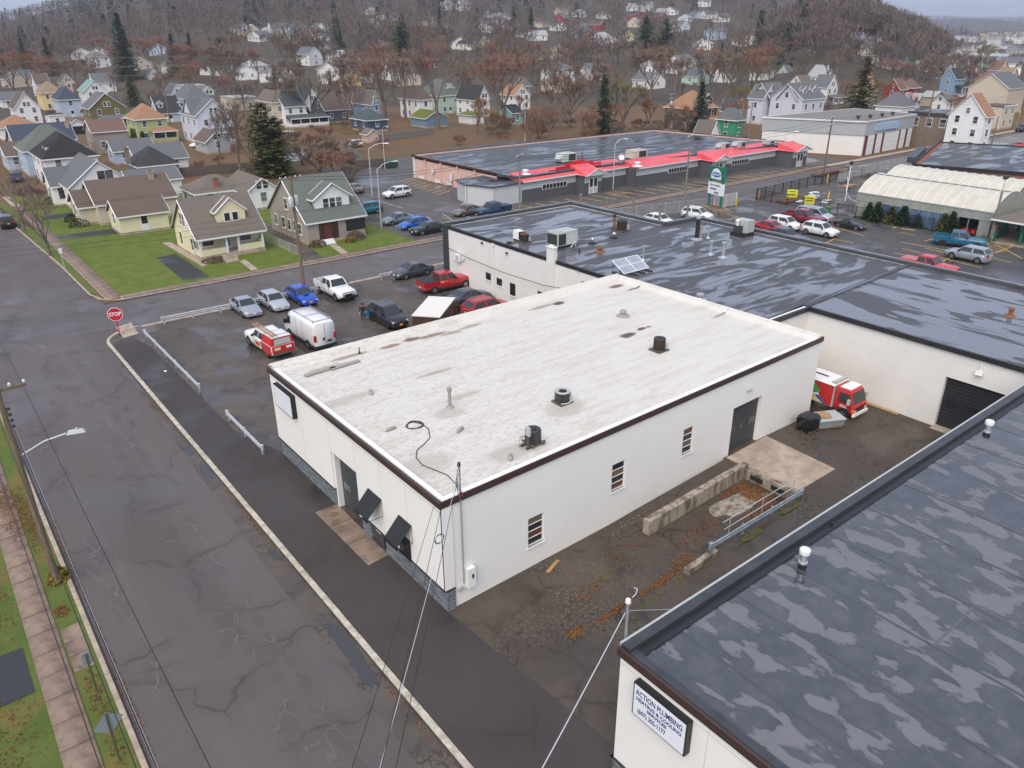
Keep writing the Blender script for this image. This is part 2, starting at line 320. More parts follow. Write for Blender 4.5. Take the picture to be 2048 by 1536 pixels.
def ob(name, mesh, parent=None, loc=None, rz=0):
    o = bpy.data.objects.new(name, mesh); COL.objects.link(o)
    if parent: o.parent = parent
    if loc is not None: o.location = loc
    if rz: o.rotation_euler.z = rz
    return o
THINGS = []
def tag(o, label, cat, group=None):
    o['label'] = label; o['category'] = cat
    if group: o['group'] = group
    THINGS.append(o); return o
def thing(name, label, cat, loc=(0,0,0), rz=0, group=None):
    o = bpy.data.objects.new(name, None); COL.objects.link(o); o.empty_display_size = .3
    o.location = loc; o.rotation_euler.z = rz; return tag(o, label, cat, group)
def struct(name, mb, mat, **k): o = mb.build(name, mat, **k); o['kind'] = 'structure'; return o
def dup(root, loc=None, rz=None, label=None, scale=None):
    r = root.copy(); COL.objects.link(r)
    if loc is not None: r.location = loc
    if rz is not None: r.rotation_euler.z = rz
    if scale is not None: r.scale = scale
    if label: r['label'] = label
    THINGS.append(r)
    for ch in root.children:
        c = ch.copy(); COL.objects.link(c); c.parent = r
        for gch in ch.children: d = gch.copy(); COL.objects.link(d); d.parent = c
    return r
def setmat(o, mat):
    o.material_slots[0].link = 'OBJECT'; o.material_slots[0].material = MATS[mat] if isinstance(mat, str) else mat
def text(name, body, size, mat, parent, loc, rot, ext=.004, align='CENTER', sx=1.0, bold=0.0, fit=None):
    c = bpy.data.curves.new(name, 'FONT'); c.body = body; c.size = size; c.extrude = ext; c.align_x = align; c.align_y = 'CENTER'; c.offset = bold; c.resolution_u = 3
    o = bpy.data.objects.new(name, c); COL.objects.link(o)
    bpy.context.view_layer.update(); me = bpy.data.meshes.new_from_object(o); bpy.data.objects.remove(o)
    me.materials.clear(); me.materials.append(MATS[mat]); q = ob(name, me, parent, loc); q.rotation_euler = rot; xs_ = [v.co.x for v in me.vertices]; q.scale = (fit/(max(xs_)-min(xs_)) if fit else sx, 1, 1); return q
RX_NEGX = (math.pi/2, 0, -math.pi/2)   # text reads on a wall that faces -x
RX_NEGY = (math.pi/2, 0, 0)
def patch(name, mat, cx, cy, z, rx, ry, parent=None, n=14, seed=0, rz=0, kind=None):   # thin irregular sheet
    r = random.Random(seed); mb = MB(); pts = []
    for k in range(n):
        t = 2*math.pi*k/n; q = 1+r.uniform(-.28,.28); x, y = rx*q*math.cos(t), ry*q*math.sin(t); pts.append((cx+x*math.cos(rz)-y*math.sin(rz), cy+x*math.sin(rz)+y*math.cos(rz), z))
    mb.quad(*pts); o = mb.build(name, mat, parent)
    if kind: o['kind'] = kind
    return o
def litter(name, areas, label, seed=1, mat=None, lo=.025, hi=.06):   # fallen leaves: many small real leaf faces, one object
    r = random.Random(seed); mb = MB()
    for (cx, cy, rx, ry, z, n, rot) in areas:
        for _ in range(n):
            a, q = r.uniform(0, 2*math.pi), math.sqrt(abs(r.gauss(0,.55)))
            x, y = rx*q*math.cos(a), ry*q*math.sin(a); x, y = cx+x*math.cos(rot)-y*math.sin(rot), cy+x*math.sin(rot)+y*math.cos(rot)
            s, t = r.uniform(lo, hi), r.uniform(0, math.pi); dx, dy = s*math.cos(t), s*math.sin(t); e = r.uniform(0,.035)
            mb.quad((x-dx,y-dy,z+.006+e),(x+dy*.6,y-dx*.6,z+.01),(x+dx,y+dy,z+.006+r.uniform(0,.035)),(x-dy*.6,y+dx*.6,z+.012))
    o = mb.build(name, mat or 'leaf', None); o['kind'] = 'stuff'; o['label'] = label; o['category'] = 'leaves'; return o
g = NT('leaf'); gi = g.n('ShaderNodeNewGeometry').outputs['Random Per Island']
cr = g.n('ShaderNodeValToRGB', {0: gi}); e = cr.color_ramp.elements; e[0].color = (.20,.065,.018,1); e[1].color = (.05,.026,.014,1); q = e.new(.3); q.color = (.27,.12,.03,1); q = e.new(.6); q.color = (.11,.04,.016,1)
MATS['leaf'] = g.fin(cr.outputs[0], .7, spec=.3)
g = NT('leaf_yellow'); gi = g.n('ShaderNodeNewGeometry').outputs['Random Per Island']; MATS['leaf_yellow'] = g.fin(g.mix(gi, (.42,.26,.05), (.30,.13,.03)), .7)
g = NT('water'); MATS['water'] = g.fin((.06,.06,.066), .02, spec=.5, ior=1.33)
g = NT('roof_rust'); v = g.co(); MATS['roof_rust'] = g.fin(g.mix(g.ramp(g.noise(v, 6, 4), .35, .65), (.12,.055,.025), (.28,.17,.09)), .85)
M('rust_glass', (.13,.05,.03), .15); M('rust_glass2', (.16,.12,.085), .15)
# ================================================================== THE SETTING
RZ = -.12   # street level; lots and lawns lie at 0
mb = MB(); na, rad = 288, [0.5,20,45,70,100,140,180,220,250,280,310,345,380,420,460,500,540,580,620,670,720,780,850,920,1000,1100,1200,1350,1500,1700,2000,2500,3000,3500,4000,4600,5500,7500,11000]
for d in rad:
    for k in range(na):
        t = 2*math.pi*k/na; x, y = d*math.cos(t), d*math.sin(t)
        far = 0 if d < 3400 else 14*math.sin(t*23+d*.002)+9*math.sin(t*51)
        mb.v.append((x, y, hz(x, y)-.2+max(-8, far)*(1 if d >= 3400 else 0)))
for i in range(len(rad)-1):
    for k in range(na): j = (k+1) % na; mb.f.append((i*na+k, i*na+j, (i+1)*na+j, (i+1)*na+k))
mb.f.append(tuple(range(na))[::-1]); mb.mi = [0]*len(mb.f)
struct('terrain', mb, 'hill_ground', smooth=True)
struct('residential_block_ground', MB().prism([(12.9,81.0),(330,81.0),(330,330),(8,330),(11.5,140),(12.4,100)], -.22, -.035), 'rough_ground')
struct('west_block_ground', MB().prism([(1.5,-40),(1.5,66),(-70,66),(-70,-40)], -.22, -.03), 'verge_grass')
arc = [(10.7+3.2*(1-math.cos(t)), 69.2+3.0*math.sin(t)) for t in [k*math.pi/16 for k in range(9)]]
struct('warehouse_block_ground', MB().prism([(10.7,-40)]+arc+[(340,72.2),(340,-40)], -.22, -.012), 'asphalt_lot')
struct('street', MB().prism([(1.4,-45),(10.75,-45),(10.75,70.5),(13.2,73),(13.2,81),(12.5,100),(11.3,140),(6,330),(-4,330),(2,140),(1.4,81)], -.23, RZ), 'asphalt_street')
struct('cross_street', MB().prism([(10.5,73.2),(12.6,73.2),(14.2,72.1),(340,72.1),(340,81.1),(14.5,81.1),(13.0,81.6),(11.5,84),(-60,84),(-60,73.2)], -.225, RZ+.005), 'asphalt_cross')
struct('gutter_strip', MB().prism([(8.7,-45),(10.6,-45),(10.6,66),(10.2,66),(9.4,30)], -.2, RZ+.009), 'asphalt_lot')
struct('frontage_apron', MB().prism([(10.78,-40),(14.4,-40),(14.4,12),(15.4,12.9),(14.55,23.4),(14.6,42),(13.3,47),(13.2,66),(12.6,69.5),(11.2,69.5),(10.78,68.4)], -.1, .004), 'asphalt_new')
struct('alley', MB().prism([(15.4,12.9),(14.55,23.45),(44.4,24.1),(44.4,28.4),(49.7,28.4),(49.7,12.5),(14.4,12.5)], -.1, -.003), 'asphalt_alley')
struct('nursery_lot', MB().prism([(61,-40),(61,66),(70,71.6),(103,71.6),(103,54.5),(130,54.5),(130,-40)], -.1, -.004), 'asphalt_wet')
struct('plaza_lot', MB().prism([(49.6,82.7),(152,83.4),(152,96),(138,121),(118,152),(64,141),(56,118),(49.9,100)], -.1, -.012), 'asphalt_plaza')
struct('nursery_yard', MB().prism([(103,54.6),(103,71.4),(134,71.4),(134,54.6)], -.1, -.006), 'asphalt_lot')
struct('corner_lawn', MB().prism([(14.75,82.75),(49.5,82.75),(49.5,100),(45,125),(13.9,150),(14.3,110)], -.1, -.01), 'lawn')
struct('kerbside_lawn', MB().prism([(12.45,86),(13.1,84.2),(13.3,140),(11.6,145),(11.7,122)], -.1, -.012), 'verge_grass')
P2 = lambda *q, z=0: [tuple(GP(x, y, z)[:2]) for x, y in q]
for pts in (((313,515),(352,508),(420,553),(367,561)), ((110,472),(120,478),(244,466),(240,456)), ((80,433),(90,440),(150,432),(150,424))):
    struct('driveway', MB().prism(P2(*pts), -.05, .008), 'drive_dark')
struct('driveway', MB().prism(P2((522,452),(540,447),(622,497),(650,516),(612,522),(592,507)), -.05, .008), 'asphalt_lot')
struct('garden_path', MB().prism(P2((325,486),(340,484),(420,527),(405,533)), -.05, .012), 'concrete')
struct('garden_path', MB().prism(P2((478,522),(490,519),(516,538),(503,541)), -.05, .012), 'concrete')
struct('garden_path', MB().prism(P2((660,491),(672,488),(696,505),(683,508)), -.05, .012), 'concrete')
# kerbs and pavements: stones and slabs are pieces of their own
def row(parent, name, mat, a, b, width, n, z0, z1, gap=.012, jit=.0):
    a, b = Vector(a), Vector(b); d = (b-a); Ln = d.length/n; ang = math.atan2(d.y, d.x)
    me = MB().box(gap/2, Ln-gap/2, -width/2, width/2, z0, z1).mesh(name, mat)
    for k in range(n):
        p = a+d*(k/n); o = ob(name, me, parent, (p.x, p.y, random.uniform(-jit, jit)), ang+random.uniform(-jit, jit)*.3)
kb = struct('kerb', MB().prism([(10.45,-40),(10.72,-40),(10.72,68.3),(10.45,68.3)], -.2, -.03), 'kerb_bed')
row(kb, 'kerb_stone', 'kerb_stone', (10.6,-5), (10.6,69), .26, 30, -.15, .035, .02, .006)
ar = [(10.6+3.1*(1-math.cos(t)), 69.0+3.0*math.sin(t)) for t in [k*math.pi/12 for k in range(7)]]
for p, q in zip(ar, ar[1:]): row(kb, 'kerb_stone', 'kerb_stone', p, q, .26, 1, -.15, .035, .01)
kb2 = struct('kerb', MB().box(1.38,1.62,-40,64,-.2,-.05), 'kerb_bed')
row(kb2, 'kerb_stone', 'concrete', (1.5,0), (1.5,64), .2, 22, -.15, .03, .02, .006)
kb3 = struct('kerb', MB().box(14,330,80.98,81.2,-.2,-.06), 'kerb_bed')
row(kb3, 'kerb_stone', 'concrete', (14.6,81.1), (132,81.1), .2, 36, -.15, .02, .02, .004)
kb4 = struct('kerb', MB().prism([(12.5,84.0),(12.3,84.0),(12.1,100),(11.2,122),(11.45,122),(12.35,100)], -.2, -.06), 'kerb_bed')
for p, q in (((12.4,85),(12.2,100)), ((12.2,100),(11.3,122)), ((11.3,122),(10.6,140))): row(kb4, 'kerb_stone', 'concrete', p, q, .2, 7, -.15, .02, .02, .004)
for p, q in (((12.4,85),(13.0,82.4)), ((13.0,82.4),(14.6,81.1))): row(kb4, 'kerb_stone', 'concrete', p, q, .2, 1, -.15, .02, .01)
kb5 = struct('kerb', MB().box(14,44,71.4,71.9,-.2,-.06), 'kerb_bed')
row(kb5, 'kerb_stone', 'concrete', (13.9,71.75), (47,71.75), .5, 14, -.15, .02, .02, .004)
sw = struct('pavement', MB().prism([(-1.0,0),(.35,0),(.35,62),(-1.0,62)], -.2, -.02), 'verge_grass')
row(sw, 'pavement_slab', 'concrete_walk', (-.32,8), (-.05,56), 1.15, 32, -.1, .012, .035, .012)
row(sw, 'pavement_slab', 'concrete_walk', (.85,33.2), (.85,30.0), .75, 3, -.1, .006, .03, .01)
sw2 = struct('pavement', MB().box(14.6,330,81.25,82.7,-.2,-.03), 'concrete')
row(sw2, 'pavement_slab', 'concrete_walk', (14.8,81.95), (142,81.95), 1.38, 84, -.1, .006, .03, .006)
sw3 = struct('pavement', MB().prism([(13.3,82.4),(14.7,82.4),(14.3,150),(12.9,150)], -.2, -.03), 'concrete')
row(sw3, 'pavement_slab', 'concrete_walk', (14.05,82.6), (13.7,140), 1.3, 38, -.1, .006, .03, .006)
struct('kerb_ramp', MB().prism(P2((232,655),(262,645),(277,667),(247,676)), -.1, .014), 'concrete')
struct('driveway', MB().prism([(-12,29.5),(-1.0,29.9),(-1.0,33.0),(-12,33.4)], -.1, -.005), 'drive_dark')
# painted bay lines
def line(parent, a, b, wd, mat, z=.004, name='bay_line'):
    a, b = Vector((a[0],a[1])), Vector((b[0],b[1])); d = b-a; n = Vector((-d.y, d.x)).normalized()*wd/2
    return MB().quad((*(a-n),z),(*(b-n),z),(*(b+n),z),(*(a+n),z)).build(name, mat, parent)
lot = bpy.data.objects['nursery_lot']; plz = bpy.data.objects['plaza_lot']
for (p, q) in (((1645,497),(1740,517)), ((1662,452),(1728,471)), ((1672,479),(1706,486)), ((1802,484),(1890,500)), ((1805,497),(1965,536)), ((1788,505),(1902,535)), ((1850,496),(1950,520)),
               ((1990,488),(2046,518)), ((1935,502),(2022,525)), ((1440,425),(1516,444)), ((1460,416),(1540,425)), ((1425,436),(1455,440)), ((1455,440),(1475,434)), ((1850,482),(1895,468)), ((1880,525),(1905,513)), ((1965,492),(1985,483)), ((1990,506),(2032,490)), ((1650,487),(1672,476)), ((1800,465),(1832,471))):
    line(lot, GP(*p), GP(*q), .16, 'line_yellow')
for k in range(7): line(lot, GP(1970+k*1.5, 488+k*2.3), GP(2022-k*2, 491+k*2.2), .12, 'line_yellow', .005)
line(lot, GP(1803,457), GP(1830,461), .45, 'line_yellow', .005, 'painted_lettering'); line(lot, GP(1785,454), GP(1794,455), .45, 'line_yellow', .005, 'painted_lettering')
for k in range(9): line(plz, (73.3-.2*k, 122-2.3*k*.78), (69.4-.15*k, 120.4-2.3*k*.78), .2, 'line_yellow', -.006)
for k in range(25): 
    x = 70.5+2.75*k; y1 = 91.4-.11*(x-70); line(plz, (x, y1), (x+.6, y1-4.6), .2, 'line_yellow', -.006)
for x0 in (89.5, 117.5):
    y1 = 90.2-.11*(x0-89)
    for k in range(4): line(plz, (x0+k*.9, y1-.2), (x0+.7+k*.9, y1-2.6), .12, 'line_yellow', -.004)
    line(plz, (x0-.3, y1-2.7), (x0+4.2, y1-2.9), .12, 'line_yellow', -.003)
for k in range(8): line(plz, (72+k*5.4, 136), (75+k*5.4, 141.5), .12, 'line_white', -.006)
for k in range(5): line(plz, (52.5+k*2.8, 93.6), (51.0+k*2.8, 88.4), .11, 'line_white', -.006)
line(plz, GP(755,401), GP(805,416), .12, 'line_white', -.006); line(plz, GP(885,435), GP(910,441), .12, 'line_yellow', -.006)
for k in range(6): line(bpy.data.objects['cross_street'], (196+k*1.2, 72.8), (196.5+k*1.2, 80.5), .5, 'line_white', RZ+.012, 'crossing_bar')
# puddles in the gutter
for k, (x, y, rx, ry) in enumerate(((10.0,24.5,.28,1.6), (9.9,22.6,.33,1.0), (10.1,43,.2,.9), (10.1,46.2,.22,.8), (10.15,32.5,.2,.7))):
    o = patch('puddle', 'water', x, y, RZ+.014+.003*k, rx, ry, None, 18, k, 0, 'structure')
# ================================================================== WAREHOUSES
def part(root, mb, name, mat, smooth=False):   # mesh given in world coordinates, parented to an unrotated root
    return mb.build(name, mat, root, smooth, loc=-Vector(root.location))
def sub(p, mb, name, mat, smooth=False): return mb.build(name, mat, p, smooth)
M('fascia_brown', (.055,.030,.024), .5); M('fascia_black', (.018,.018,.02), .45); M('coping', (.035,.037,.042), .45, (.05,.053,.06), 1.5)
M('door_charcoal', (.055,.062,.065), .5); M('door_black', (.022,.024,.028), .5); M('awning_black', (.014,.015,.018), .6, bump=.1)
M('unit_grey', (.42,.44,.43), .5); M('unit_dark', (.055,.055,.052), .55, metal=.3); M('unit_brown', (.06,.04,.032), .5); M('unit_green', (.50,.54,.50), .55); M('unit_beige', (.58,.53,.45), .55)
M('galv_pipe', (.50,.53,.56), .35, metal=.6); M('pipe_putty', (.30,.29,.26), .6); M('rust', (.22,.09,.04), .85); M('face_white', (.78,.80,.86), .4); M('ink_blue', (.012,.03,.16), .5)
M('red_oxide', (.11,.03,.025), .6); M('seam', (.10,.102,.115), .18); M('pv', (.30,.33,.40), .2, (.36,.39,.46), 2); M('plastic_black', (.012,.012,.014), .22, bump=.6, bscale=7)
def overhead_door(root, axis, fixed, a, b, z0, z1, mat, nwin, winmat='glass_dark', nsec=5, winrow=2, wz=.22, name='overhead_door'):
    # axis 'y': door lies in plane x=fixed spanning y a..b ; axis 'x': plane y=fixed spanning x
    bx = lambda m, u0, u1, q0, q1, d0, d1: m.box(fixed+d0, fixed+d1, u0, u1, q0, q1) if axis == 'y' else m.box(u0, u1, fixed+d0, fixed+d1, q0, q1)
    d = part(root, bx(MB(), a-.02, b+.02, z0-.02, z1+.02, .03, .09), name, mat); h = (z1-z0)/nsec
    for k in range(nsec):
        m = MB()
        for j in range(3): q0 = z0+k*h+j*h/3; bx(m, a, b, q0+.014, q0+h/3-.014, -.012-(.0 if j else .004), .03)
        m.build('door_section', mat, d)
    for k in range(nwin):
        u = a+(b-a)*(k+.5)/nwin; bx(MB(), u-(b-a)/nwin*.27, u+(b-a)/nwin*.27, z0+winrow*h+h*.5-wz, z0+winrow*h+h*.5+wz, -.05, -.02).build('door_window', winmat, d)
    return d
# ---- the white-roofed warehouse in the middle
WB = thing('warehouse', 'white stucco warehouse with stained white flat roof and brown fascia', 'warehouse', (29.4, 32.8, 0))
syl = lambda x: 23.45+.0201*(x-14.6)
ZT = 5.9
m = MB()   # street front: stucco above a stone base, with a recessed door opening
for y0, y1, z0 in ((34.3,41.95,1.2), (23.42,31.4,1.2)): m.box(14.5, 14.9, y0, y1, z0, ZT-.05)
m.box(14.5, 14.9, 31.4, 34.3, 3.6, ZT-.05); m.box(14.75, 14.92, 34.3, 41.9, 0, 1.2)
m.box(14.6, 14.9, 34.26, 34.3, 0, 3.6)
part(WB, m, 'front_wall', 'stucco_white')
m = MB()   # side wall along the alley, built round its openings
holes = [(19.4,20.4,1.2,2.85), (25.1,26.1,2.0,3.65), (30.8,31.7,2.1,3.75), (35.4,38.3,.0,3.6)]
xs = [14.9]+[q for h in holes for q in h[:2]]+[44.4]
def sbox(mm, x0, x1, z0, z1, d0, d1): return mm.box(x0, x1, syl((x0+x1)/2)+d0, syl((x0+x1)/2)+d1, z0, z1, rz=.0201)
for k in range(0, len(xs), 2): sbox(m, xs[k], xs[k+1], -.1, ZT-.05, 0, .35)
for x0, x1, z0, z1 in holes:
    sbox(m, x0, x1, z1, ZT-.05, 0, .35)
    if z0 > 0: sbox(m, x0, x1, -.1, z0, 0, .35)
part(WB, m, 'side_wall', 'stucco_white')
part(WB, MB().prism([(44.4,24.4),(44.4,24.05),(44.0,42.05),(14.9,41.95),(14.9,41.6),(43.6,41.7),(43.9,24.4)], -.1, ZT-.05), 'rear_wall', 'block_white')
m = MB(); m.box(14.58,14.74,34.32,41.86,-.05,1.19); m.box(14.58,14.74,23.4,28.95,-.05,1.19); m.box(14.58,14.74,30.45,31.38,-.05,1.19); m.box(14.74,15.02,23.36,23.44,-.05,1.19); m.box(14.62,14.74,28.95,30.45,1.1,1.19)
part(WB, m, 'stone_base', 'stone_veneer')
m = MB(); m.box(14.46,14.6,34.3,41.97,1.13,1.21); m.box(14.46,14.6,23.38,31.4,1.13,1.21); m.box(14.6,15.02,23.34,23.4,1.13,1.21); part(WB, m, 'base_trim', 'fascia_brown')
part(WB, MB().box(14.5,15.02,23.385,23.5,1.2,ZT-.05), 'corner_return', 'stucco_white')
m = MB()
for y in (26.4, 28.8, 31.4, 34.3, 37.9): m.box(14.494,14.5,y-.012,y+.012,1.25 if y not in (31.4,34.3) else 3.6,5.4)
m.box(14.492,14.5,23.5,41.9,5.32,5.35); part(WB, m, 'stucco_joint', 'trim_grey' if 'trim_grey' in MATS else M('trim_grey', (.55,.53,.5), .8))
m = MB(); m.box(14.40,14.52,23.34,42.0,5.6,ZT); m.box(14.38,14.54,23.34,42.0,ZT,ZT+.03)
m.cur = 0; sbox(m, 14.42, 44.5, 5.6, ZT, -.10, .0); part(WB, m, 'fascia', 'fascia_brown')
m = MB(); F = [(14.52,23.40),(44.45,24.0),(44.05,42.1),(14.52,42.0)]; I = [(15.0,23.85),(43.7,24.4),(43.3,41.3),(15.0,41.2)]; zi = 5.66
m.quad(*[(x,y,zi) for x, y in I]); zo = [ZT+.035, ZT+.035, 6.06, 6.06]
for k in range(4):
    j = (k+1) % 4; a, b = zo[k], zo[j]
    if k == 1: a = b = 6.0
    if k == 2: a = b = 6.08
    if k == 3: a = b = ZT+.036
    m.quad((*F[k],a),(*F[j],b),(*I[j],zi),(*I[k],zi))
m.quad((14.52,42.0,5.5),(14.52,42.0,6.08),(44.05,42.1,6.08),(44.05,42.1,5.5)); m.quad((44.05,42.1,5.5),(44.05,42.1,6.0),(44.45,24,6.0),(44.45,24,5.5))
roofW = part(WB, m, 'roof', 'roof_white')
o = part(WB, sbox(MB(), 35.42, 38.28, .2, .34, -.02, .3), 'door_sill', 'concrete')
overhead_door(WB, 'x', 23.45+.0201*22.2+.28, 35.4, 38.3, .34, 3.6, 'door_charcoal', 3, 'glass_pane')
overhead_door(WB, 'y', 14.94, 31.42, 34.25, .03, 3.55, 'door_charcoal', 2, 'glass_pane', 6, 2, .2)
part(WB, MB().box(14.62,14.97,34.2,34.26,0,3.6), 'door_frame', 'trim_white')
# front door and window under the two awnings
dr = part(WB, MB().box(14.66,14.72,29.3,30.3,.02,2.15), 'door', 'door_charcoal'); MB().box(14.64,14.665,29.45,30.15,1.05,2.0).build('door_window', 'glass_dark', dr); MB().box(14.60,14.66,30.12,30.22,1.0,1.12).build('door_handle', 'steel_galv', dr); MB().box(14.635,14.665,29.55,30.05,.75,.83).build('letter_slot', 'steel_galv', dr)
wd = part(WB, MB().box(14.46,14.52,26.28,27.32,1.2,2.3).box(14.4,14.56,26.2,27.4,1.16,1.22), 'window', 'fascia_black'); MB().box(14.445,14.465,26.36,26.78,1.28,2.22).build('pane', 'glass_dark', wd); MB().box(14.445,14.465,26.84,27.26,1.28,2.22).build('pane', 'glass_dark', wd)
for y0, y1, nm in ((28.85,30.18,'604'), (26.05,27.2,None)):
    m = MB(); m.quad((14.49,y0,3.3),(14.49,y1,3.3),(13.65,y1,2.42),(13.65,y0,2.42)); m.quad((13.65,y0,2.42),(13.65,y1,2.42),(13.65,y1,2.22),(13.65,y0,2.22))
    m.quad((14.49,y0,3.285),(13.66,y0,2.41),(13.66,y1,2.41),(14.49,y1,3.285)); aw = part(WB, m, 'awning', 'awning_black')
    f = MB()
    for y in (y0+.01, y1-.01): f.tube([(14.49,y,3.28),(14.49,y,2.3),(13.67,y,2.3),(13.67,y,2.42)], .016, 5)
    f.tube([(13.67,y0,2.3),(13.67,y1,2.3)], .016, 5); f.build('awning_frame', 'black', aw)
    if nm: text('street_number', nm, .17, 'white_paint', aw, (13.64,(y0+y1)/2,2.325), RX_NEGX)
# alley windows, four lites each
for i, (x0, x1, z0, z1) in enumerate(holes[:3]):
    y = syl((x0+x1)/2)
    wn_ = part(WB, MB().box(x0,x0+.05,y+.06,y+.14,z0,z1).box(x1-.05,x1,y+.06,y+.14,z0,z1).box(x0,x1,y+.06,y+.14,z1-.05,z1), 'window', 'trim_white')
    for k in range(4):
        q0 = z0+.05+(z1-z0-.1)*k/4; MB().box(x0+.05,x1-.05,y+.10,y+.12,q0+.02,q0+(z1-z0-.1)/4-.02).build('pane', ['glass_dark','rust_glass','glass_dark','rust_glass2'][(k+i) % 4] if 'rust_glass' in MATS else 'glass_dark', wn_)
        MB().box(x0+.05,x1-.05,y+.07,y+.13,q0-.02,q0+.02).build('glazing_bar', 'trim_white', wn_)
    MB().box(x0-.06,x1+.06,y-.07,y+.06,z0-.09,z0).build('sill', 'trim_white', wn_)
# meter box, conduit, roof mast on the alley wall
mt = thing('electric_meter_box', 'white electric meter box low on the warehouse alley wall', 'meter', (15.8,23.4,1.0)); MB().box(-.2,.22,-.22,.05,-.1,.95).build('box', 'white_paint', mt); MB().box(.02,.12,-.235,-.21,.4,.62).build('meter_window', 'black', mt); MB().tube([(-.5,-.08,-.05),(-.5,.05,-.05)], .14, 10).build('round_meter', 'lamp_grey', mt)
ma = thing('service_mast', 'thin conduit mast with drip loops at the warehouse roof corner', 'mast', (15.48,23.42,1.2))
MB().tube([(0,-.06,0),(0,-.06,6.2)], .035, 6).build('conduit', 'pipe_putty', ma); MB().tube([(0,-.06,6.15),(0,-.06,6.32),(-.1,-.14,6.36),(-.16,-.2,6.26)], [.05,.06,.05,.05], 6).build('weatherhead', 'unit_dark', ma)
m = MB()
for k in range(4): a = .12+.05*k; m.tube([(-.1,-.16,6.25),(-.15-a,-.1-a,5.7),(-.05-a*.5,-.2,5.2-k*.15),(.02,-.1,4.9-.1*k),(-.1,-.2,4.5)], .012, 4)
m.build('drip_loop', 'wire', ma)
for k in range(2): MB().box(-.03+.12*k-.06,.03+.12*k-.06,-.12,-.06,4.62,4.85).build('insulator', 'rust', ma)
sg = thing('blank_wall_sign', 'blank white lightbox sign with black frame on the warehouse front', 'sign', (14.5,39.6,4.65)); MB().box(-.28,-.003,-1.25,1.2,-.72,.7).build('sign_box', 'black', sg); MB().box(-.29,-.275,-1.19,1.14,-.66,.64).build('sign_face', 'face_white', sg)
# concrete apron in front of the street doors
ap = struct('concrete_apron', MB().prism([(13.36,28.65),(14.56,28.75),(14.6,34.5),(13.33,34.55)], -.05, .028), 'concrete')
for k in range(3): MB().box(13.34,14.56,28.72+1.95*k,28.72+1.95*k+1.9,.0,.036).build('concrete_slab', 'concrete_walk', ap)
patch('oil_stain', 'oil' if 'oil' in MATS else M('oil', (.16,.12,.085), .6), 14.0, 33.7, .041, .33, .22, ap, 14, 3)
# ---- rooftop things
def condenser(name, label, px, py, z, w, h, mat, rnd=False, sleepers=False, pad=True, topmat='unit_dark', group=None):
    p = GP(px, py, z); t = thing(name, label, 'air conditioner', p, 0, group); z0 = .22 if sleepers else .08
    n = 20 if rnd else 4
    def ring(r, z): return [(r*math.cos(2*math.pi*(k+.5)/n)*(1 if rnd else 1.414), r*math.sin(2*math.pi*(k+.5)/n)*(1 if rnd else 1.414), z) for k in range(n)]
    m = MB(); m.lathe([(w/2*.93*(1 if rnd else 1.3),z0),(w/2*.93*(1 if rnd else 1.3),z0+h*.93)], 20 if rnd else 8); body = m.build('housing', 'unit_dark' if mat != 'unit_brown' else 'unit_brown', t)
    body.rotation_euler.z = math.pi/8
    gm = MB(); ns = 36
    for k in range(ns):
        a = 2*math.pi*k/ns; 
        if rnd: x, y = w/2*math.cos(a), w/2*math.sin(a)
        else:
            s_ = max(abs(math.cos(a)), abs(math.sin(a))); x, y = w/2*math.cos(a)/s_, w/2*math.sin(a)/s_; q = min(1, w/2*1.28/math.hypot(x, y)); x, y = x*q, y*q
        gm.box(x-.012, x+.012, y-.012, y+.012, z0, z0+h*.93)
    gm.build('grille', mat, t)
    tm = MB(); R = w/2*1.02*(1 if rnd else 1.22); tm.lathe([(R,z0+h*.92),(R*1.03,z0+h*.95),(R,z0+h),(R*.62,z0+h),(R*.6,z0+h*.96)], 20 if rnd else 16); tm.build('top', topmat, t, True)
    fm = MB(); fm.lathe([(.1,z0+h*.95),(.1,z0+h*1.01)], 10)
    for k in range(5): a = k*2*math.pi/5; fm.quad((0,0,z0+h*.97),(R*.55*math.cos(a),R*.55*math.sin(a),z0+h*.97),(R*.55*math.cos(a+.7),R*.55*math.sin(a+.7),z0+h*.955))
    for k in range(3): fm.lathe([(R*(.2+.16*k),z0+h*.995),(R*(.2+.16*k)+.012,z0+h)], 16)
    fm.build('fan', 'unit_dark', t)
    if pad: MB().box(-w*.72,w*.62,-w*.66,w*.62,0,z0).build('pad', 'wood_dark', t)
    if sleepers:
        for s_ in (-1, 1): MB().box(-w*1.0,w*1.0,s_*w*.33-.05,s_*w*.33+.05,.03,.15).build('sleeper', 'wood_dark', t)
        for s_ in (-1, 1): MB().box(s_*w*.5-.05,s_*w*.5+.05,-w*.8,w*.8,.15,.22).build('sleeper', 'wood_dark', t)
        MB().box(-w*.72,-w*.60,-.18,-.05,.1,1.0).build('post', 'wood_dark', t); MB().box(-w*.78,-w*.58,-.25,.02,.7,1.15).build('disconnect_box', 'unit_grey', t)
        MB().tube([(-w*.65,-.1,.75),(-w*1.2,.1,.6),(-w*1.35,.1,.15),(-w*.9,.05,.12)], .02, 5).build('hose', 'wire', t)
    else:
        MB().box(w*.30,w*.52,-w*.56,-w*.34,z0+.05,z0+h*.55).build('service_panel', 'unit_grey', t)
        if not rnd: MB().tube([(-w*.6,-w*.5,.12),(-.05,-w*.7,.1),(w*.4,-w*.6,.12),(w*.95,-w*.35,.05),(w*1.2,0,.03)], .022, 5).build('refrigerant_line', 'white_paint', t)
    return t
condenser('rooftop_condenser', 'dark square condenser on wooden sleepers near the roof edge', 1066, 890, zi, .60, .68, 'unit_dark', sleepers=True, pad=False)
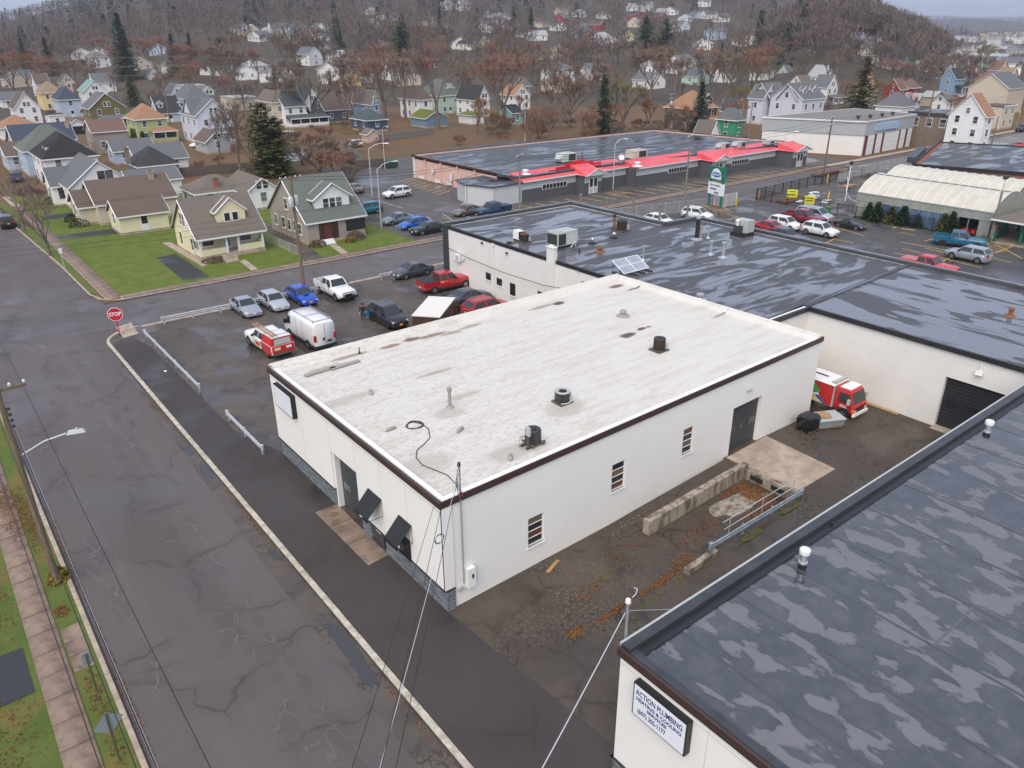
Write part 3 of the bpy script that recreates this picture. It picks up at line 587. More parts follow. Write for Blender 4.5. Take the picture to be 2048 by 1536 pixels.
condenser('rooftop_condenser', 'square condenser with grey top on black pad mid white roof', 1125, 804, zi, .66, .6, 'unit_dark', topmat='unit_grey')
condenser('rooftop_condenser', 'round brown condenser on the far part of the white roof', 1318, 700, zi, .72, .74, 'unit_brown', rnd=True)
def pipe(name, label, px, py, z, h, r, mat, cap=None, capmat=None, flange=True, cat='vent pipe', capr=1.5, group=None, capz=None):
    t = thing(name, label, cat, GP(px, py, z), 0, group)
    MB().lathe([(r,0),(r,h)], 12).build('pipe', mat, t, False)
    if flange: MB().lathe([(r*2.6,0),(r*2.4,.03),(r*1.3,.12),(r*1.2,.16)], 14).build('flashing', capmat or mat, t)
    if cap == 'band': MB().lathe([(r*1.12,h-.02),(r*capr,h+.02),(r*capr,h+.17),(r*.9,h+.2)], 14).build('cap', capmat or mat, t)
    if cap == 'mush': MB().lathe([(r*.8,h),(r*capr,h+.03),(r*capr,h+.10),(r*.9,h+.19),(.01,h+.2)], 14).build('cap', capmat or mat, t)
    return t
pipe('vent_pipe', 'tall grey capped vent pipe on the white roof', 900, 815, zi, 1.0, .095, 'pipe_putty', 'band')
pipe('vent_pipe', 'squat grey mushroom vent at the far end of the white roof', 1246, 632, zi, .25, .2, 'pipe_putty', 'mush', capr=1.3)
pipe('vent_pipe', 'thin black stub pipe by the white roof parapet', 719, 707, zi, .4, .035, 'black', None)
for k, (px, py, a, l) in enumerate(((782,860,.1,'beige lead flashing lump near the coiled cable on the white roof'), (921,861,.5,'narrow pale patch lump right of the coiled cable'), (1021,916,1.0,'small grey scrap beside the sleeper condenser'), (742,786,1.3,'small pale lump midway along the white roof'))):
    t = tag(MB().tube([(-.34,0,.05),(-.2,.02,.08),(.15,-.01,.08),(.33,0,.04)], [.03,.11,.1,.03], 8).build('roof_scrap', 'pipe_putty', None, True, GP(px, py, zi), a), l, 'scrap')
for px, py in ((640,743),(690,730)):
    p = GP(px, py, zi+.05); tag(MB().box(-1.0,1.0,-.16,.16,0,.05).build('loose_flashing', 'pipe_putty', None, False, p, .05), 'grey loose flashing strip along the white roof parapet, %s of two' % ('left' if px == 640 else 'right'), 'flashing', 'loose flashing strips')
m = MB(); pts = []; c0 = GP(829, 850, zi+.03)
for k in range(30): a = k*2*math.pi/13; r = .42+.05*math.sin(k*1.3); pts.append((c0.x+r*math.cos(a), c0.y+r*math.sin(a), zi+.02+.004*k*.3))
for px, py in ((845,848),(857,858),(860,875),(848,888),(834,900),(832,915),(845,930),(870,940),(895,950)): p = GP(px, py, zi+.03); pts.append(tuple(p))
pts.append((15.44,23.5,6.3)); tag(m.tube(pts, .022, 5).build('cable', 'wire'), 'black cable coiled on the white roof and running to the mast', 'cable')
# ---- warehouse with dark roof behind
DB = thing('warehouse', 'white block warehouse with wet black flat roof behind the white-roofed one', 'warehouse', (54,45,0)); ZD = 5.6
D = [(43.6,66.8),(43.6,42.05),(44.5,42.05),(44.5,28.35),(49.7,28.35),(49.7,18.15),(49.7,14.45),(49.7,-8),(66.3,-8),(66.2,52.3),(61.4,52.6),(61,66.4)]
m = MB(); th = .35
def wallseg(mm, a, b, z0, z1, t=.35):   # wall with outward face on the line a->b (outside to the left of travel)
    a, b = Vector(a), Vector(b); n = Vector((-(b-a).y, (b-a).x)).normalized()*t
    mm.prism([tuple(a), tuple(b), tuple(b+n), tuple(a+n)], z0, z1)
wallseg(m, (43.6,66.2), (43.6,42.05), -.1, ZD); wallseg(m, (44.5,42.05), (44.5,28.35), -.1, ZD); wallseg(m, (44.5,28.35), (50.0,28.35), -.1, ZD)
wallseg(m, (49.7,28.7), (49.7,18.15), -.1, ZD); wallseg(m, (49.7,14.45), (49.7,-8), -.1, ZD); wallseg(m, (49.7,18.15), (49.7,14.45), 3.65, ZD)
wallseg(m, (66.3,-8), (66.2,52.3), -.1, ZD); wallseg(m, (66.2,52.3), (61.4,52.6), -.1, ZD); wallseg(m, (61.4,52.6), (61,66.4), -.1, ZD); wallseg(m, (61,66.4), (44,66.8), -.1, ZD)
part(DB, m, 'wall', 'block_white'); part(DB, MB().box(43.45,44.0,66.1,67.0,-.1,5.78), 'corner_pilaster', 'coping')
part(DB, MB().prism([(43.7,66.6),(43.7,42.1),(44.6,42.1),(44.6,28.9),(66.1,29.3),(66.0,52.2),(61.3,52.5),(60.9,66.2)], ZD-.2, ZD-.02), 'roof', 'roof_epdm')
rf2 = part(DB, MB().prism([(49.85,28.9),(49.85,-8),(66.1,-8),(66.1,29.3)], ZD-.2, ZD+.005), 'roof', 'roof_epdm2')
def curb(mm, a, b, z0, z1, wd): 
    a, b = Vector(a), Vector(b); n = Vector((-(b-a).y, (b-a).x)).normalized()*wd/2; mm.prism([tuple(a-n), tuple(b-n), tuple(b+n), tuple(a+n)], z0, z1)
m = MB()
for a, b in (((43.65,66.9),(43.65,42.1)), ((49.62,28.3),(49.62,-8)), ((44.5,28.27),(49.7,28.27))): curb(m, a, b, ZD-.22, ZD+.1, .2)
part(DB, m, 'fascia', 'fascia_black')
m = MB()
for a, b in (((66.15,-8),(66.1,51.9)), ((61.3,52.2),(66.2,51.95)), ((60.95,66.3),(61.3,52.2)), ((43.7,66.75),(60.95,66.35))): curb(m, a, b, ZD-.1, ZD+.30, .42)
part(DB, m, 'parapet', 'roof_epdm_far')
m = MB()
for a, b in (((66.32,-8),(66.27,52.05)), ((61.5,52.42),(66.2,52.15)), ((61.12,66.5),(61.5,52.4)), ((43.7,66.98),(61.1,66.58))): curb(m, a, b, ZD+.2, ZD+.34, .09)
part(DB, m, 'parapet_edge', 'galv_pipe')
curb(m := MB(), (49.8,28.6), (66.0,29.2), ZD-.02, ZD+.09, .4); part(DB, m, 'roof_joint', 'roof_epdm_far')
rfD = [c for c in DB.children if c.name.startswith('roof') and c.name != 'roof_joint'][0]
for k in range(8):
    y = 32.2+4.45*k; x1 = 65.9 if y < 52 else 61; q = line(None, (44.7, y), (x1, y+.25), .13, 'seam', ZD-.012, 'membrane_seam'); q.parent = rfD
for k, x in enumerate((48.5, 54, 59.5)):
    for j in range(3): y0 = 30+12*j+2.2*k; q = line(None, (x, y0), (x+.05, y0+5), .1, 'seam', ZD-.010, 'membrane_seam'); q.parent = rfD
overhead_door(DB, 'y', 50.02, 14.45, 18.15, .08, 3.65, 'door_black', 3, 'black', 5, 2, .17)
part(DB, MB().box(49.2,50.0,14.4,18.2,-.05,.1), 'door_sill', 'concrete')
fl = thing('wall_floodlight', 'white floodlight above the dark roller door', 'light', (49.68,16.24,4.6)); MB().box(-.34,-.1,-.22,.22,-.12,.12,top=(.05,.02)).build('lamp_head', 'white_paint', fl); MB().box(-.32,-.12,-.19,.19,-.14,-.115).build('lens', 'lamp_grey', fl); MB().box(-.12,0,-.06,.06,-.05,.6).build('bracket', 'trim_white', fl)
fl = thing('wall_floodlight', 'small twin floodlight above the alley garage door', 'light', (36.65,23.9,4.42)); 
for s_ in (-1, 1): MB().lathe([(.05,0),(.1,.14)], 8).build('lamp_head', 'lamp_grey', fl, loc=(s_*.13,-.16,0))
MB().box(-.08,.08,-.1,0,-.05,.06).build('bracket', 'lamp_grey', fl)
# west wall details
for y0, y1, z0, z1, lb in ((58.86,59.6,1.6,2.25,0), (57.06,57.84,1.45,2.1,0), (54.98,55.73,.95,2.1,1), (50.86,51.59,1.5,2.3,0)):
    wn_ = part(DB, MB().box(43.56,43.66,y0-.03,y1+.03,z0-.03,z1+.03), 'window', 'fascia_brown'); MB().box(43.55,43.57,y0+.05,y1-.05,z0+.05,z1-.05).build('pane', 'glass_dark', wn_); MB().box(43.5,43.66,y0-.1,y1+.1,z0-.16,z0-.04).build('sill', 'trim_white', wn_)
part(DB, MB().tube([(43.5,58.3,5.2),(43.5,58.3,.2)], .07, 6).box(43.4,43.6,58.15,58.45,5.2,5.42), 'downpipe', 'white_paint')
part(DB, MB().box(43.3,43.7,49.2,50.15,-.05,6.75).box(43.25,43.75,49.15,50.2,6.75,6.85).box(43.42,43.6,49.45,49.9,6.85,7.0), 'chimney', 'block_white')
for y, z in ((60.1,5.15), (56.15,4.95), (46.2,5.55)): part(DB, MB().lathe([(.16,z-.08),(.12,z+.02),(.04,z+.08)], 8, 43.5, y), 'wall_lamp', 'black')
ac = thing('mini_split_unit', 'white mini split air conditioner hung on the block wall', 'air conditioner', (43.6,64.2,2.5)); MB().box(-.42,-.08,-.45,.45,0,.68).build('housing', 'white_paint', ac); MB().tube([(-.43,-.12,.34),(-.44,-.12,.34)], .25, 16).build('fan_grille', 'lamp_grey', ac); MB().box(-.45,0,-.38,-.32,-.12,0).box(-.45,0,.32,.38,-.12,0).build('bracket', 'lamp_grey', ac); MB().tube([(-.2,-.5,.4),(-.15,-.75,.2),(-.1,-.7,-.1),(-.05,-.95,.3),(0,-1,.45)], .035, 5).build('refrigerant_line', 'lamp_grey', ac)
ac = thing('mini_split_unit', 'white air conditioner low on the block wall by the parapet', 'air conditioner', (43.6,48.9,1.9)); MB().box(-.4,0,-.4,.4,0,.6).build('housing', 'white_paint', ac); MB().tube([(-.41,0,.3),(-.42,0,.3)], .22, 14).build('fan_grille', 'lamp_grey', ac)
tag(MB().box(-.11,.11,-.11,.11,0,4.9).build('wooden_post', 'wood_pole', None, False, (42.9,45.0,0)), 'brown wooden service post beside the block wall', 'post')
m = MB(); m.tube([(43.3,66.9,3.6),(43.1,62,3.3),(43.0,56,3.15),(42.95,50,3.35),(42.9,45.1,4.0)], .03, 5); tag(m.build('cable', 'wire'), 'dark cable sagging along the block wall', 'cable')
# items on the dark roof
t = thing('rooftop_unit', 'pale green packaged rooftop unit beside the white chimney', 'rooftop unit', GP(1124,491,ZD), .0)
MB().box(-1.25,1.25,-.75,.75,.22,1.42).build('housing', 'unit_green', t); MB().box(-1.2,1.2,-.7,.7,0,.22).build('curb', 'fascia_black', t); MB().box(-1.26,-1.2,-.7,.7,.3,1.3).build('coil_grille', 'unit_dark', t); MB().box(-1.1,-.2,-.77,-.74,.3,1.3).build('coil_grille', 'unit_dark', t); MB().lathe([(.42,1.42),(.45,1.5),(.36,1.5),(.35,1.44)], 18, -.65, 0).build('fan_ring', 'unit_grey', t); MB().box(-1.27,1.27,-.77,.77,1.40,1.45).build('top', 'unit_grey', t)
MB().quad((1.26,-.5,1.1),(1.26,.3,1.1),(1.7,.3,.6),(1.7,-.5,.6)).quad((1.26,-.5,1.1),(1.7,-.5,.6),(1.26,-.5,.6)).quad((1.26,.3,1.1),(1.26,.3,.6),(1.7,.3,.6)).build('rain_hood', 'unit_green', t)
tag(MB().tube([(46.6,50.6,6.1),(48.1,51.6,6.2),(48.3,51.8,5.9),(48.3,51.8,5.65)], .035, 5).build('gas_line', 'white_paint'), 'white gas line from the chimney to the rooftop unit', 'pipe')
condenser('rooftop_condenser', 'round rusty-topped condenser at the left of the dark roof', 1049, 484, ZD, .8, .75, 'unit_dark', True, topmat='rust')
t = thing('rooftop_condenser', 'white boxy condenser next to the rusty-topped one', 'air conditioner', GP(1037,480,ZD)); MB().box(-.35,.35,-.42,.42,.15,.95).build('housing', 'white_paint', t); MB().box(.345,.36,-.36,.36,.22,.88).box(-.3,.3,-.435,-.42,.22,.88).build('grille', 'black', t); MB().box(-.3,.3,-.4,-.3,0,.15).box(-.3,.3,.3,.4,0,.15).build('foot', 'fascia_black', t)
condenser('rooftop_condenser', 'round brown condenser beside the red stack on the dark roof', 1243, 461, ZD, 1.0, .95, 'unit_brown', True)
pipe('vent_stack', 'red-brown stack beside the brown condenser', 1228, 459, ZD, 1.3, .13, 'rust', 'band', 'fascia_black', capr=1.2)
pipe('vent_stack', 'thick black stack with pale cap on the dark roof', 1393, 479, ZD, 2.0, .2, 'fascia_black', 'band', 'galv_pipe', capr=1.25)
for px, py, h, r, l in ((1400,478,1.1,.12,'putty pipe beside the thick black stack'), (1416,476,.95,.09,'short galvanised pipe with dark base right of the black stack'), (1421,509,1.1,.13,'galvanised capped vent, left of the front pair on the dark roof'), (1446,515,1.2,.17,'galvanised capped vent, right of the front pair on the dark roof'), (1286,520,1.1,.08,'slim galvanised vent behind the solar panels')):
    pipe('vent_pipe', l, px, py, ZD, h, r, 'galv_pipe' if px != 1400 else 'pipe_putty', 'band')
for px, py, l in ((1185,487,'small turbine vent, left one near the green unit'), (1228,476,'small turbine vent in front of the brown condenser')):
    t = thing('turbine_vent', l, 'roof vent', GP(px,py,ZD)); MB().lathe([(.1,0),(.1,.25),(.18,.3),(.22,.42),(.16,.55),(.03,.6)], 12).build('turbine', 'galv_pipe', t, True); MB().box(-.35,.3,-.3,.3,0,.12,top=(.08,.08)).build('curb', 'fascia_black', t)
pipe('vent_pipe', 'red capped squat vent in front of the green unit', 1200, 503, ZD, .25, .2, 'fascia_black', 'band', 'rust')
pipe('vent_pipe', 'tiny black stub vent left of the red capped vent', 1159, 505, ZD, .35, .05, 'black')
pipe('vent_pipe', 'small black drain vent near the dark roof left edge', 1018, 486, ZD, .12, .25, 'fascia_black', flange=False)
pipe('vent_pipe', 'small black capped stub near the joint of the white and dark roofs', 1400, 598, ZD, .25, .2, 'fascia_black', 'band', 'galv_pipe')
t = thing('rooftop_unit', 'grey square rooftop unit with white stack by the far parapet', 'rooftop unit', GP(1480,470,ZD)); MB().box(-.7,1.0,-.9,.7,0,.35).build('curb', 'fascia_black', t); MB().box(-.2,.95,-.85,.6,.35,1.5).build('housing', 'unit_grey', t); MB().box(-.65,-.25,-.4,.4,.35,1.0).build('coil_box', 'unit_dark', t); MB().lathe([(.12,1.0),(.12,1.35),(.2,1.4),(.2,1.55),(.1,1.6)], 12, -.45, .1).build('flue', 'white_paint', t)
pipe('vent_pipe', 'rusty square-capped vent on the right dark roof', 2020, 632, ZD, .42, .15, 'rust', 'band', 'rust', capr=1.3)
t = thing('roof_scupper', 'black drain heads at the far edge of the dark roof', 'drain', GP(1815,527,ZD)); 
for k in range(3): MB().box(-.25,.25,-.2,.2,0,.22,top=(.08,.06)).build('drain_head', 'fascia_black', t, loc=(.1*k,.55*k-.4,0))
t = thing('solar_array', 'tilted rack of two by two solar panels on the dark roof', 'solar panel', GP(1262,548,ZD))
bl, brr, tl, tr = GP(1248,548,5.8)-t.location, GP(1297.5,535.5,5.8)-t.location, GP(1224,522,6.75)-t.location, GP(1274.5,510.5,6.75)-t.location
nv = (brr-bl).cross(tl-bl).normalized()
for i in range(2):
    for j in range(2):
        f = lambda u, v, o=0: bl+(brr-bl)*u+(tl-bl)*v+nv*o
        u0, u1, v0, v1 = i*.5+.012, i*.5+.488, j*.5+.015, j*.5+.485; m = MB()
        m.quad(f(u0,v0,.02),f(u1,v0,.02),f(u1,v1,.02),f(u0,v1,.02)); m.quad(f(u0,v1,-.02),f(u1,v1,-.02),f(u1,v0,-.02),f(u0,v0,-.02)); m.build('solar_panel', 'pv', t)
m = MB()
for u in (0,.5,1): m.tube([bl+(brr-bl)*u+nv*.02, tl+(brr-bl)*u+nv*.02], .035, 4)
for v in (0,.5,1): m.tube([bl+(tl-bl)*v+nv*.02, brr+(tl-bl)*v+nv*.02], .035, 4)
m.build('frame', 'white_paint', t); m = MB()
for u in (.05,.35,.65,.95): p = bl+(brr-bl)*u; q = tl+(brr-bl)*u; m.tube([tuple(q), (q.x,q.y,.1)], .025, 4); m.box(p.x-.12,p.x+.12,p.y-.5,q.y+.4,0,.08)
m.build('rack', 'fascia_black', t)
# ---- near warehouse at the lower right with the lettered sign
NB = thing('warehouse', 'near white warehouse with puddled dark roof and lettered sign', 'warehouse', (30,6,0)); ZN = 6.0
m = MB(); m.box(14.25,14.6,-14,12.6,1.2,ZN); m.box(14.35,14.6,-14,12.6,-.1,1.2); m.box(14.6,48.9,12.3,12.62,-.1,ZN); m.box(48.6,48.9,-14,12.3,-.1,ZN); part(NB, m, 'wall', 'stucco_white')
part(NB, MB().box(14.3,14.36,-14,12.64,-.05,1.17).box(14.3,14.7,12.62,12.68,-.05,1.17), 'stone_base', 'stone_veneer'); part(NB, MB().box(14.2,14.3,-14,12.7,1.13,1.21).box(14.2,14.7,12.62,12.7,1.13,1.21), 'base_trim', 'fascia_brown')
m = MB(); m.box(14.15,14.26,-14,12.68,5.82,6.12); part(NB, m, 'fascia', 'fascia_brown')
m = MB(); m.box(14.28,14.62,-14,12.3,ZN-.05,ZN+.10,top=(.02,0)); part(NB, m, 'roof_edge', 'coping')
m = MB(); m.box(14.3,48.9,12.28,12.66,ZN-.2,ZN+.22); part(NB, m, 'parapet', 'coping'); part(NB, MB().box(14.3,48.9,12.64,12.72,ZN+.10,ZN+.24), 'parapet_edge', 'unit_grey'); part(NB, MB().prism([(14.5,12.3),(48.9,12.3),(48.9,11.95),(14.6,11.95)], ZN-.05, ZN+.06), 'parapet_cant', 'fascia_black')
rfN = part(NB, MB().box(14.5,48.8,-14,12.2,ZN-.3,ZN), 'roof', 'roof_epdm_near')
for k in range(12): x = 16.4+2.9*k; q = line(None, (x,12.1), (x,-13.8), .11, 'roof_epdm_far', ZN+.004, 'membrane_seam'); q.parent = rfN; q.location = -Vector((0,0,0))
for k, x in enumerate((22.2,28,33.8,39.6)): y = (6.5,3.2,8.5,5)[k]; q = line(None, (x,y), (x+2.9,y), .09, 'seam', ZN+.006, 'membrane_seam'); q.parent = rfN
for o in rfN.children: o.location = (0,0,0)
part(NB, MB().box(14.244,14.25,9.05,9.07,1.25,5.7).box(14.24,14.25,-14,12.6,5.5,5.53), 'stucco_joint', 'trim_grey')
for px, py, l in ((1604,1135,'galvanised vent pipe with white cap standing in a roof puddle, nearest'), (1972,872,'galvanised vent pipe with white cap, farther along the near roof')):
    t = thing('vent_pipe', l, 'vent pipe', GP(px,py,ZN)); MB().lathe([(.16,0),(.15,.22)], 14).build('boot', 'fascia_black', t); MB().lathe([(.17,.22),(.17,.28),(.12,.29),(.12,.62)], 14).build('pipe', 'galv_pipe', t); MB().lathe([(.13,.6),(.19,.64),(.2,.8),(.17,.84),(.02,.86)], 16).build('cap', 'white_paint', t)
for px, py, l in ((1663,1053,'rusty roof drain with leaves near the parapet, middle one'), (1990,818,'rusty roof drain with leaves near the parapet, farthest one')):
    t = thing('roof_drain', l, 'drain', GP(px,py,ZN)); MB().lathe([(.06,.0),(.06,.18),(.03,.2)], 8).build('strainer', 'black', t); patch('leaf_clump', 'leaf_litter', 0,0,.012,.22,.14,t,12,5)
sg = thing('lettered_wall_sign', 'white lightbox sign with blue plumbing lettering on the near warehouse', 'sign', (14.25,10.69,4.87)); MB().box(-.26,-.003,-1.08,1.06,-.66,.67).build('sign_box', 'black', sg); MB().box(-.275,-.255,-1.03,1.01,-.61,.61).build('sign_face', 'face_white', sg)
for body, sz, dy, dz, sx_ in (('ACTION PLUMBING', .30, 0, .36, 1.86), ('HEATING & COOLING', .20, 0, .10, 1.80), ('SERVICES', .17, .05, -.10, .8), ('(607) 205-1177', .25, .25, -.36, 1.15)):
    text('lettering', body, sz, 'ink_blue', sg, (-.277,dy,dz), RX_NEGX, .002, fit=sx_, bold=.006)
ms = thing('service_mast', 'grey service mast with cables at the near roof corner', 'mast', (14.7,12.85,4.8)); MB().tube([(0,0,0),(0,0,2.7)], .05, 8).build('pipe', 'galv_pipe', ms); MB().lathe([(.06,2.68),(.1,2.74),(.08,2.86),(.02,2.9)], 10).build('weatherhead', 'white_paint', ms)
m = MB(); 
for k in range(4): m.tube([(0,.05,2.7),(-.18-.05*k,.2,2.45-.1*k),(-.1,.15,2.1-.08*k),(-.05,.05,1.9)], .013, 4)
m.build('drip_loop', 'wire', ms); tag(MB().tube([(14.7,12.85,7.2),(16.9,12.72,6.15)], .012, 4).build('guy_wire', 'galv_pipe'), 'thin guy wire from the near mast to the parapet', 'wire')
# ================================================================== ALLEY AND YARD
def yz(x, y):
    if 26 < x < 34.9 and 18.9 < y < 22.2: return 0.0
    if x < 35: t = max(0, min(1, (x-25.5)/9.5)); return .42*t*t*(3-2*t)
    return .42-.36*max(0, min(1, (x-39)/9))
m = MB()
def slab(x0, x1, y0, y1, nx):
    for k in range(nx):
        a, b = x0+(x1-x0)*k/nx, x0+(x1-x0)*(k+1)/nx; f = lambda x, y: (x, y, max(.0, (.42*max(0, min(1, (x-25.5)/9.5)) if x < 35 else yz(x, 15)))+.003)
        m.quad(f(a,y0), f(b,y0), f(b,y1), f(a,y1))
slab(25.5, 34.9, 12.6, 18.7, 10); slab(25.5, 34.9, 22.25, 23.7, 10); slab(34.9, 49.7, 12.6, 28.3, 12)
m.quad((34.9,18.7,0),(34.9,22.3,0),(34.9,22.3,.42),(34.9,18.7,.42)); m.quad((25.5,18.7,0),(34.9,18.7,0),(34.9,18.7,.42),(25.5,18.7,.0))
struct('yard_ramp', m, 'asphalt_alley')
ap = struct('concrete_apron', MB().prism([(35.0,18.9),(39.0,18.9),(39.3,23.85),(35.1,23.75)], .2, .445), 'concrete')
M('wall_mossy', (.36,.31,.25), .85, (.13,.10,.075), 1.6, stretch=(1.5,1.5,.45), lohi=(.42,.62), bump=.4)
t = thing('dock_wall', 'stained concrete retaining wall around the sunken loading dock', 'wall', (30,22,0)); part(t, MB().prism([(26.0,21.65),(34.9,22.05),(34.9,22.45),(26.0,22.1)], -.1, .85), 'long_wall', 'wall_mossy'); part(t, MB().box(34.6,35.0,18.7,22.05,-.1,.62), 'end_wall', 'wall_mossy'); part(t, MB().box(34.52,34.6,19.4,20.2,.2,.45).box(34.52,34.6,20.8,21.6,.2,.45), 'dock_bumper', 'rubber')
patch('concrete_patch', 'wall_mossy', 32.2, 20.6, .006, 1.9, .9, None, 16, 4)['kind'] = 'structure'
def guardrail(a, b, label, zt=.72, mat='steel_galv', post='steel_galv', n=None, group=None):
    a, b = Vector((*a, 0)), Vector((*b, 0)); d = b-a; Ln = d.length; t = thing('guardrail', label, 'guardrail', a, math.atan2(d.y, d.x), group); n = n or max(2, int(Ln/2.4)+1)
    prof = [(.0,-.16),(.05,-.12),(.05,-.06),(.0,-.02),(.0,.02),(.05,.06),(.05,.12),(.0,.16)]; m = MB()
    for (y0, z0), (y1, z1) in zip(prof, prof[1:]): m.quad((0,-y0,zt-.16+z0),(Ln,-y0,zt-.16+z0),(Ln,-y1,zt-.16+z1),(0,-y1,zt-.16+z1))
    for (y0, z0), (y1, z1) in zip(prof, prof[1:]): m.quad((0,-y1+.012,zt-.16+z1),(Ln,-y1+.012,zt-.16+z1),(Ln,-y0+.012,zt-.16+z0),(0,-y0+.012,zt-.16+z0))
    m.build('rail', mat, t)
    for k in range(n): x = .15+(Ln-.3)*k/(n-1); MB().box(x-.06,x+.06,.0,.03,0,zt).box(x-.06,x+.06,.09,.12,0,zt).box(x-.012,x+.012,.03,.09,0,zt).build('post', post, t)
    for x, s_ in ((0,-1), (Ln,1)): MB().lathe([(.1,-.18),(.1,.18)], 10).build('end_cap', mat, t, loc=(x,.02,zt-.16))
    return t
guardrail((15.6,71.0), (33.6,70.6), 'long guardrail behind the row of parked cars')
guardrail((37.6,70.4), (43.6,70.9), 'short guardrail in front of the dark grey sedan')
guardrail((13.45,68.6), (13.45,54.2), 'guardrail along the lot edge near the stop sign')
guardrail((13.5,48.6), (13.5,42.4), 'short guardrail near the warehouse left corner')
guardrail((27.0,18.5), (34.9,18.5), 'blue-grey guardrail beside the loading dock', .85, 'steel_blue', 'steel_blue', 4)
t = thing('pipe_handrail', 'galvanised pipe handrail beside the loading dock', 'handrail', (31.5,18.85,.2)); MB().tube([(-3.2,0,1.15),(3.0,0,1.3)], .025, 6).build('rail', 'steel_galv', t); MB().tube([(-3.0,0,.65),(3.0,0,.75)], .025, 6).build('rail', 'steel_galv', t)
for x in (-2.6,.2,3.0): MB().tube([(x,0,0),(x,0,1.2 if x < 3 else 1.3)], .025, 6).build('post', 'steel_galv', t)
tag(MB().box(-1.2,1.2,-.16,.16,0,.3).build('concrete_beam', 'wall_mossy', None, False, (26.3,18.45,0), .05), 'broken concrete beam at the end of the dock guardrail', 'beam')
litter('leaf_litter', [(18.2,18.8,.5,.3,0,260,.3),(20.5,18.7,1.6,.16,0,420,.05),(23.6,18.75,1.6,.2,0,520,.05),(25.6,19.1,1.0,.4,0,300,.1),(28.5,20.2,2.2,.7,0,420,.1),(33.6,20.6,.8,1.1,0,1500,0),(32.5,19.4,1.7,.3,0,600,0),(33,21.6,1.5,.25,0,500,.05),(20.6,20.4,1.2,.5,0,160,.1),(24,21.4,2,.8,0,140,.1)], 'orange brown leaves drifted along the alley and in the dock', 3)
litter('leaf_litter', [(10.3,36,.18,5,RZ,260,0),(10.3,52,.18,6,RZ,240,0),(10.25,20,.15,3,RZ,120,0),(12.4,50,1.2,15,0,60,0),(12.6,28,1.2,8,0,30,0)], 'brown leaves caught along the right kerb', 4)
litter('leaf_litter', [(.85,44,.45,4,0,900,0),(.1,45.5,.5,3.5,.01,900,0),(1.85,40,.12,6,RZ,500,0),(1.85,28,.12,6,RZ,500,0),(.9,27,.35,3,0,350,0),(-2.3,28,1.2,2.5,0,420,0),(-2.4,24,1.3,2,0,350,0),(-1.6,36,.8,3,0,300,0),(.75,34.5,.3,.5,0,220,0)], 'orange leaves on the verge and lawn by the left pavement', 5)
litter('pebble_litter', [(22,20.5,5,2,0,500,0),(28,23.0,5,.4,.1,220,.02),(32,20,3,1.4,0,160,0)], 'pale grit scattered over the alley', 6, 'concrete', .012, .03)
M('moss', (.10,.10,.022), .9, (.06,.05,.028), 5, bump=.5)
for k, (x, y, rx, ry) in enumerate(((21.6,20.8,1.3,.1), (24.9,18.35,.9,.16), (27.5,18.15,1.4,.2), (30.5,18.2,1.6,.22), (33.5,18.2,1.0,.18), (22.4,18.1,1.2,.08), (29,21.55,2.4,.06))): patch('moss_strip', 'moss', x, y, yz(x,15)+.008 if y < 18.4 else .005, rx, ry, None, 18, k, .03)['kind'] = 'structure'
tag(MB().box(-.55,.55,-.09,.09,0,.05).build('plank', 'wood_fresh', None, False, (20.4,22.85,.01), .35), 'orange wooden plank lying against the warehouse wall', 'plank')
tag(MB().box(-.14,.14,-2.2,2.2,0,.07).build('timber', 'wood_fresh', None, False, (49.4,22.6,.1), .0), 'long timber on the ground along the block wall', 'timber')
t = thing('wrapped_pallet', 'black plastic wrapped pallet load at the warehouse corner', 'pallet', (*GP(1614,858,.35)[:2], .37))
m = MB(); r_ = random.Random(3)
for (z, s_) in ((.12,.60),(.4,.64),(.75,.64),(.98,.60),(1.06,.46),(1.10,.15)):
    for k in range(14): a = 2*math.pi*k/14+.22; q = min(1.33, 1/max(abs(math.cos(a)), abs(math.sin(a))))*s_*r_.uniform(.92,1.06); m.v.append((q*math.cos(a), q*math.sin(a)*.9, z+r_.uniform(-.03,.03)))
for i in range(5):
    for k in range(14): j = (k+1) % 14; m.f.append((i*14+k, i*14+j, (i+1)*14+j, (i+1)*14+k))
m.f.append(tuple(5*14+k for k in range(14))); m.mi = [0]*len(m.f); m.build('wrapped_load', 'plastic_black', t)
for k in range(5): MB().box(-.6,.6,-.55+.26*k,-.45+.26*k,.09,.11).build('pallet_board', 'wood_dark', t)
for y in (-.5,0,.5): MB().box(-.6,.6,y-.05,y+.05,0,.09).build('pallet_bearer', 'wood_dark', t)
t = thing('covered_pallet', 'low grey crate on a pallet topped with orange board', 'pallet', (*GP(1650,848,.35)[:2], .33)); t.rotation_euler.z = -.45
MB().box(-.85,.95,-.62,.62,.14,.55).build('crate', 'steel_blue', t); MB().box(-.9,1.05,-.68,.68,.55,.62).build('lid', 'unit_grey', t); MB().prism([(-.7,-.3),(.1,-.42),(.3,.1),(.2,.5),(-.6,.45)], .665, .70).build('board', 'wood_fresh', t)
for y in (-.5,0,.5): MB().box(-.7,.9,y-.06,y+.06,0,.14).build('pallet_bearer', 'wood_fresh', t)
tag(MB().tube([GP(1265,1195,.05),GP(1272,1188,.1),GP(1275,1178,.12),GP(1268,1175,.05)], .02, 5).build('hose_scrap', 'white_paint'), 'white curved scrap of hose in the alley leaves', 'scrap')
tag(patch('paper_scrap', 'white_paint', *GP(331,742,.015)[:2], .015, .12, .2, None, 6, 3), 'white paper scrap on the frontage asphalt', 'paper')
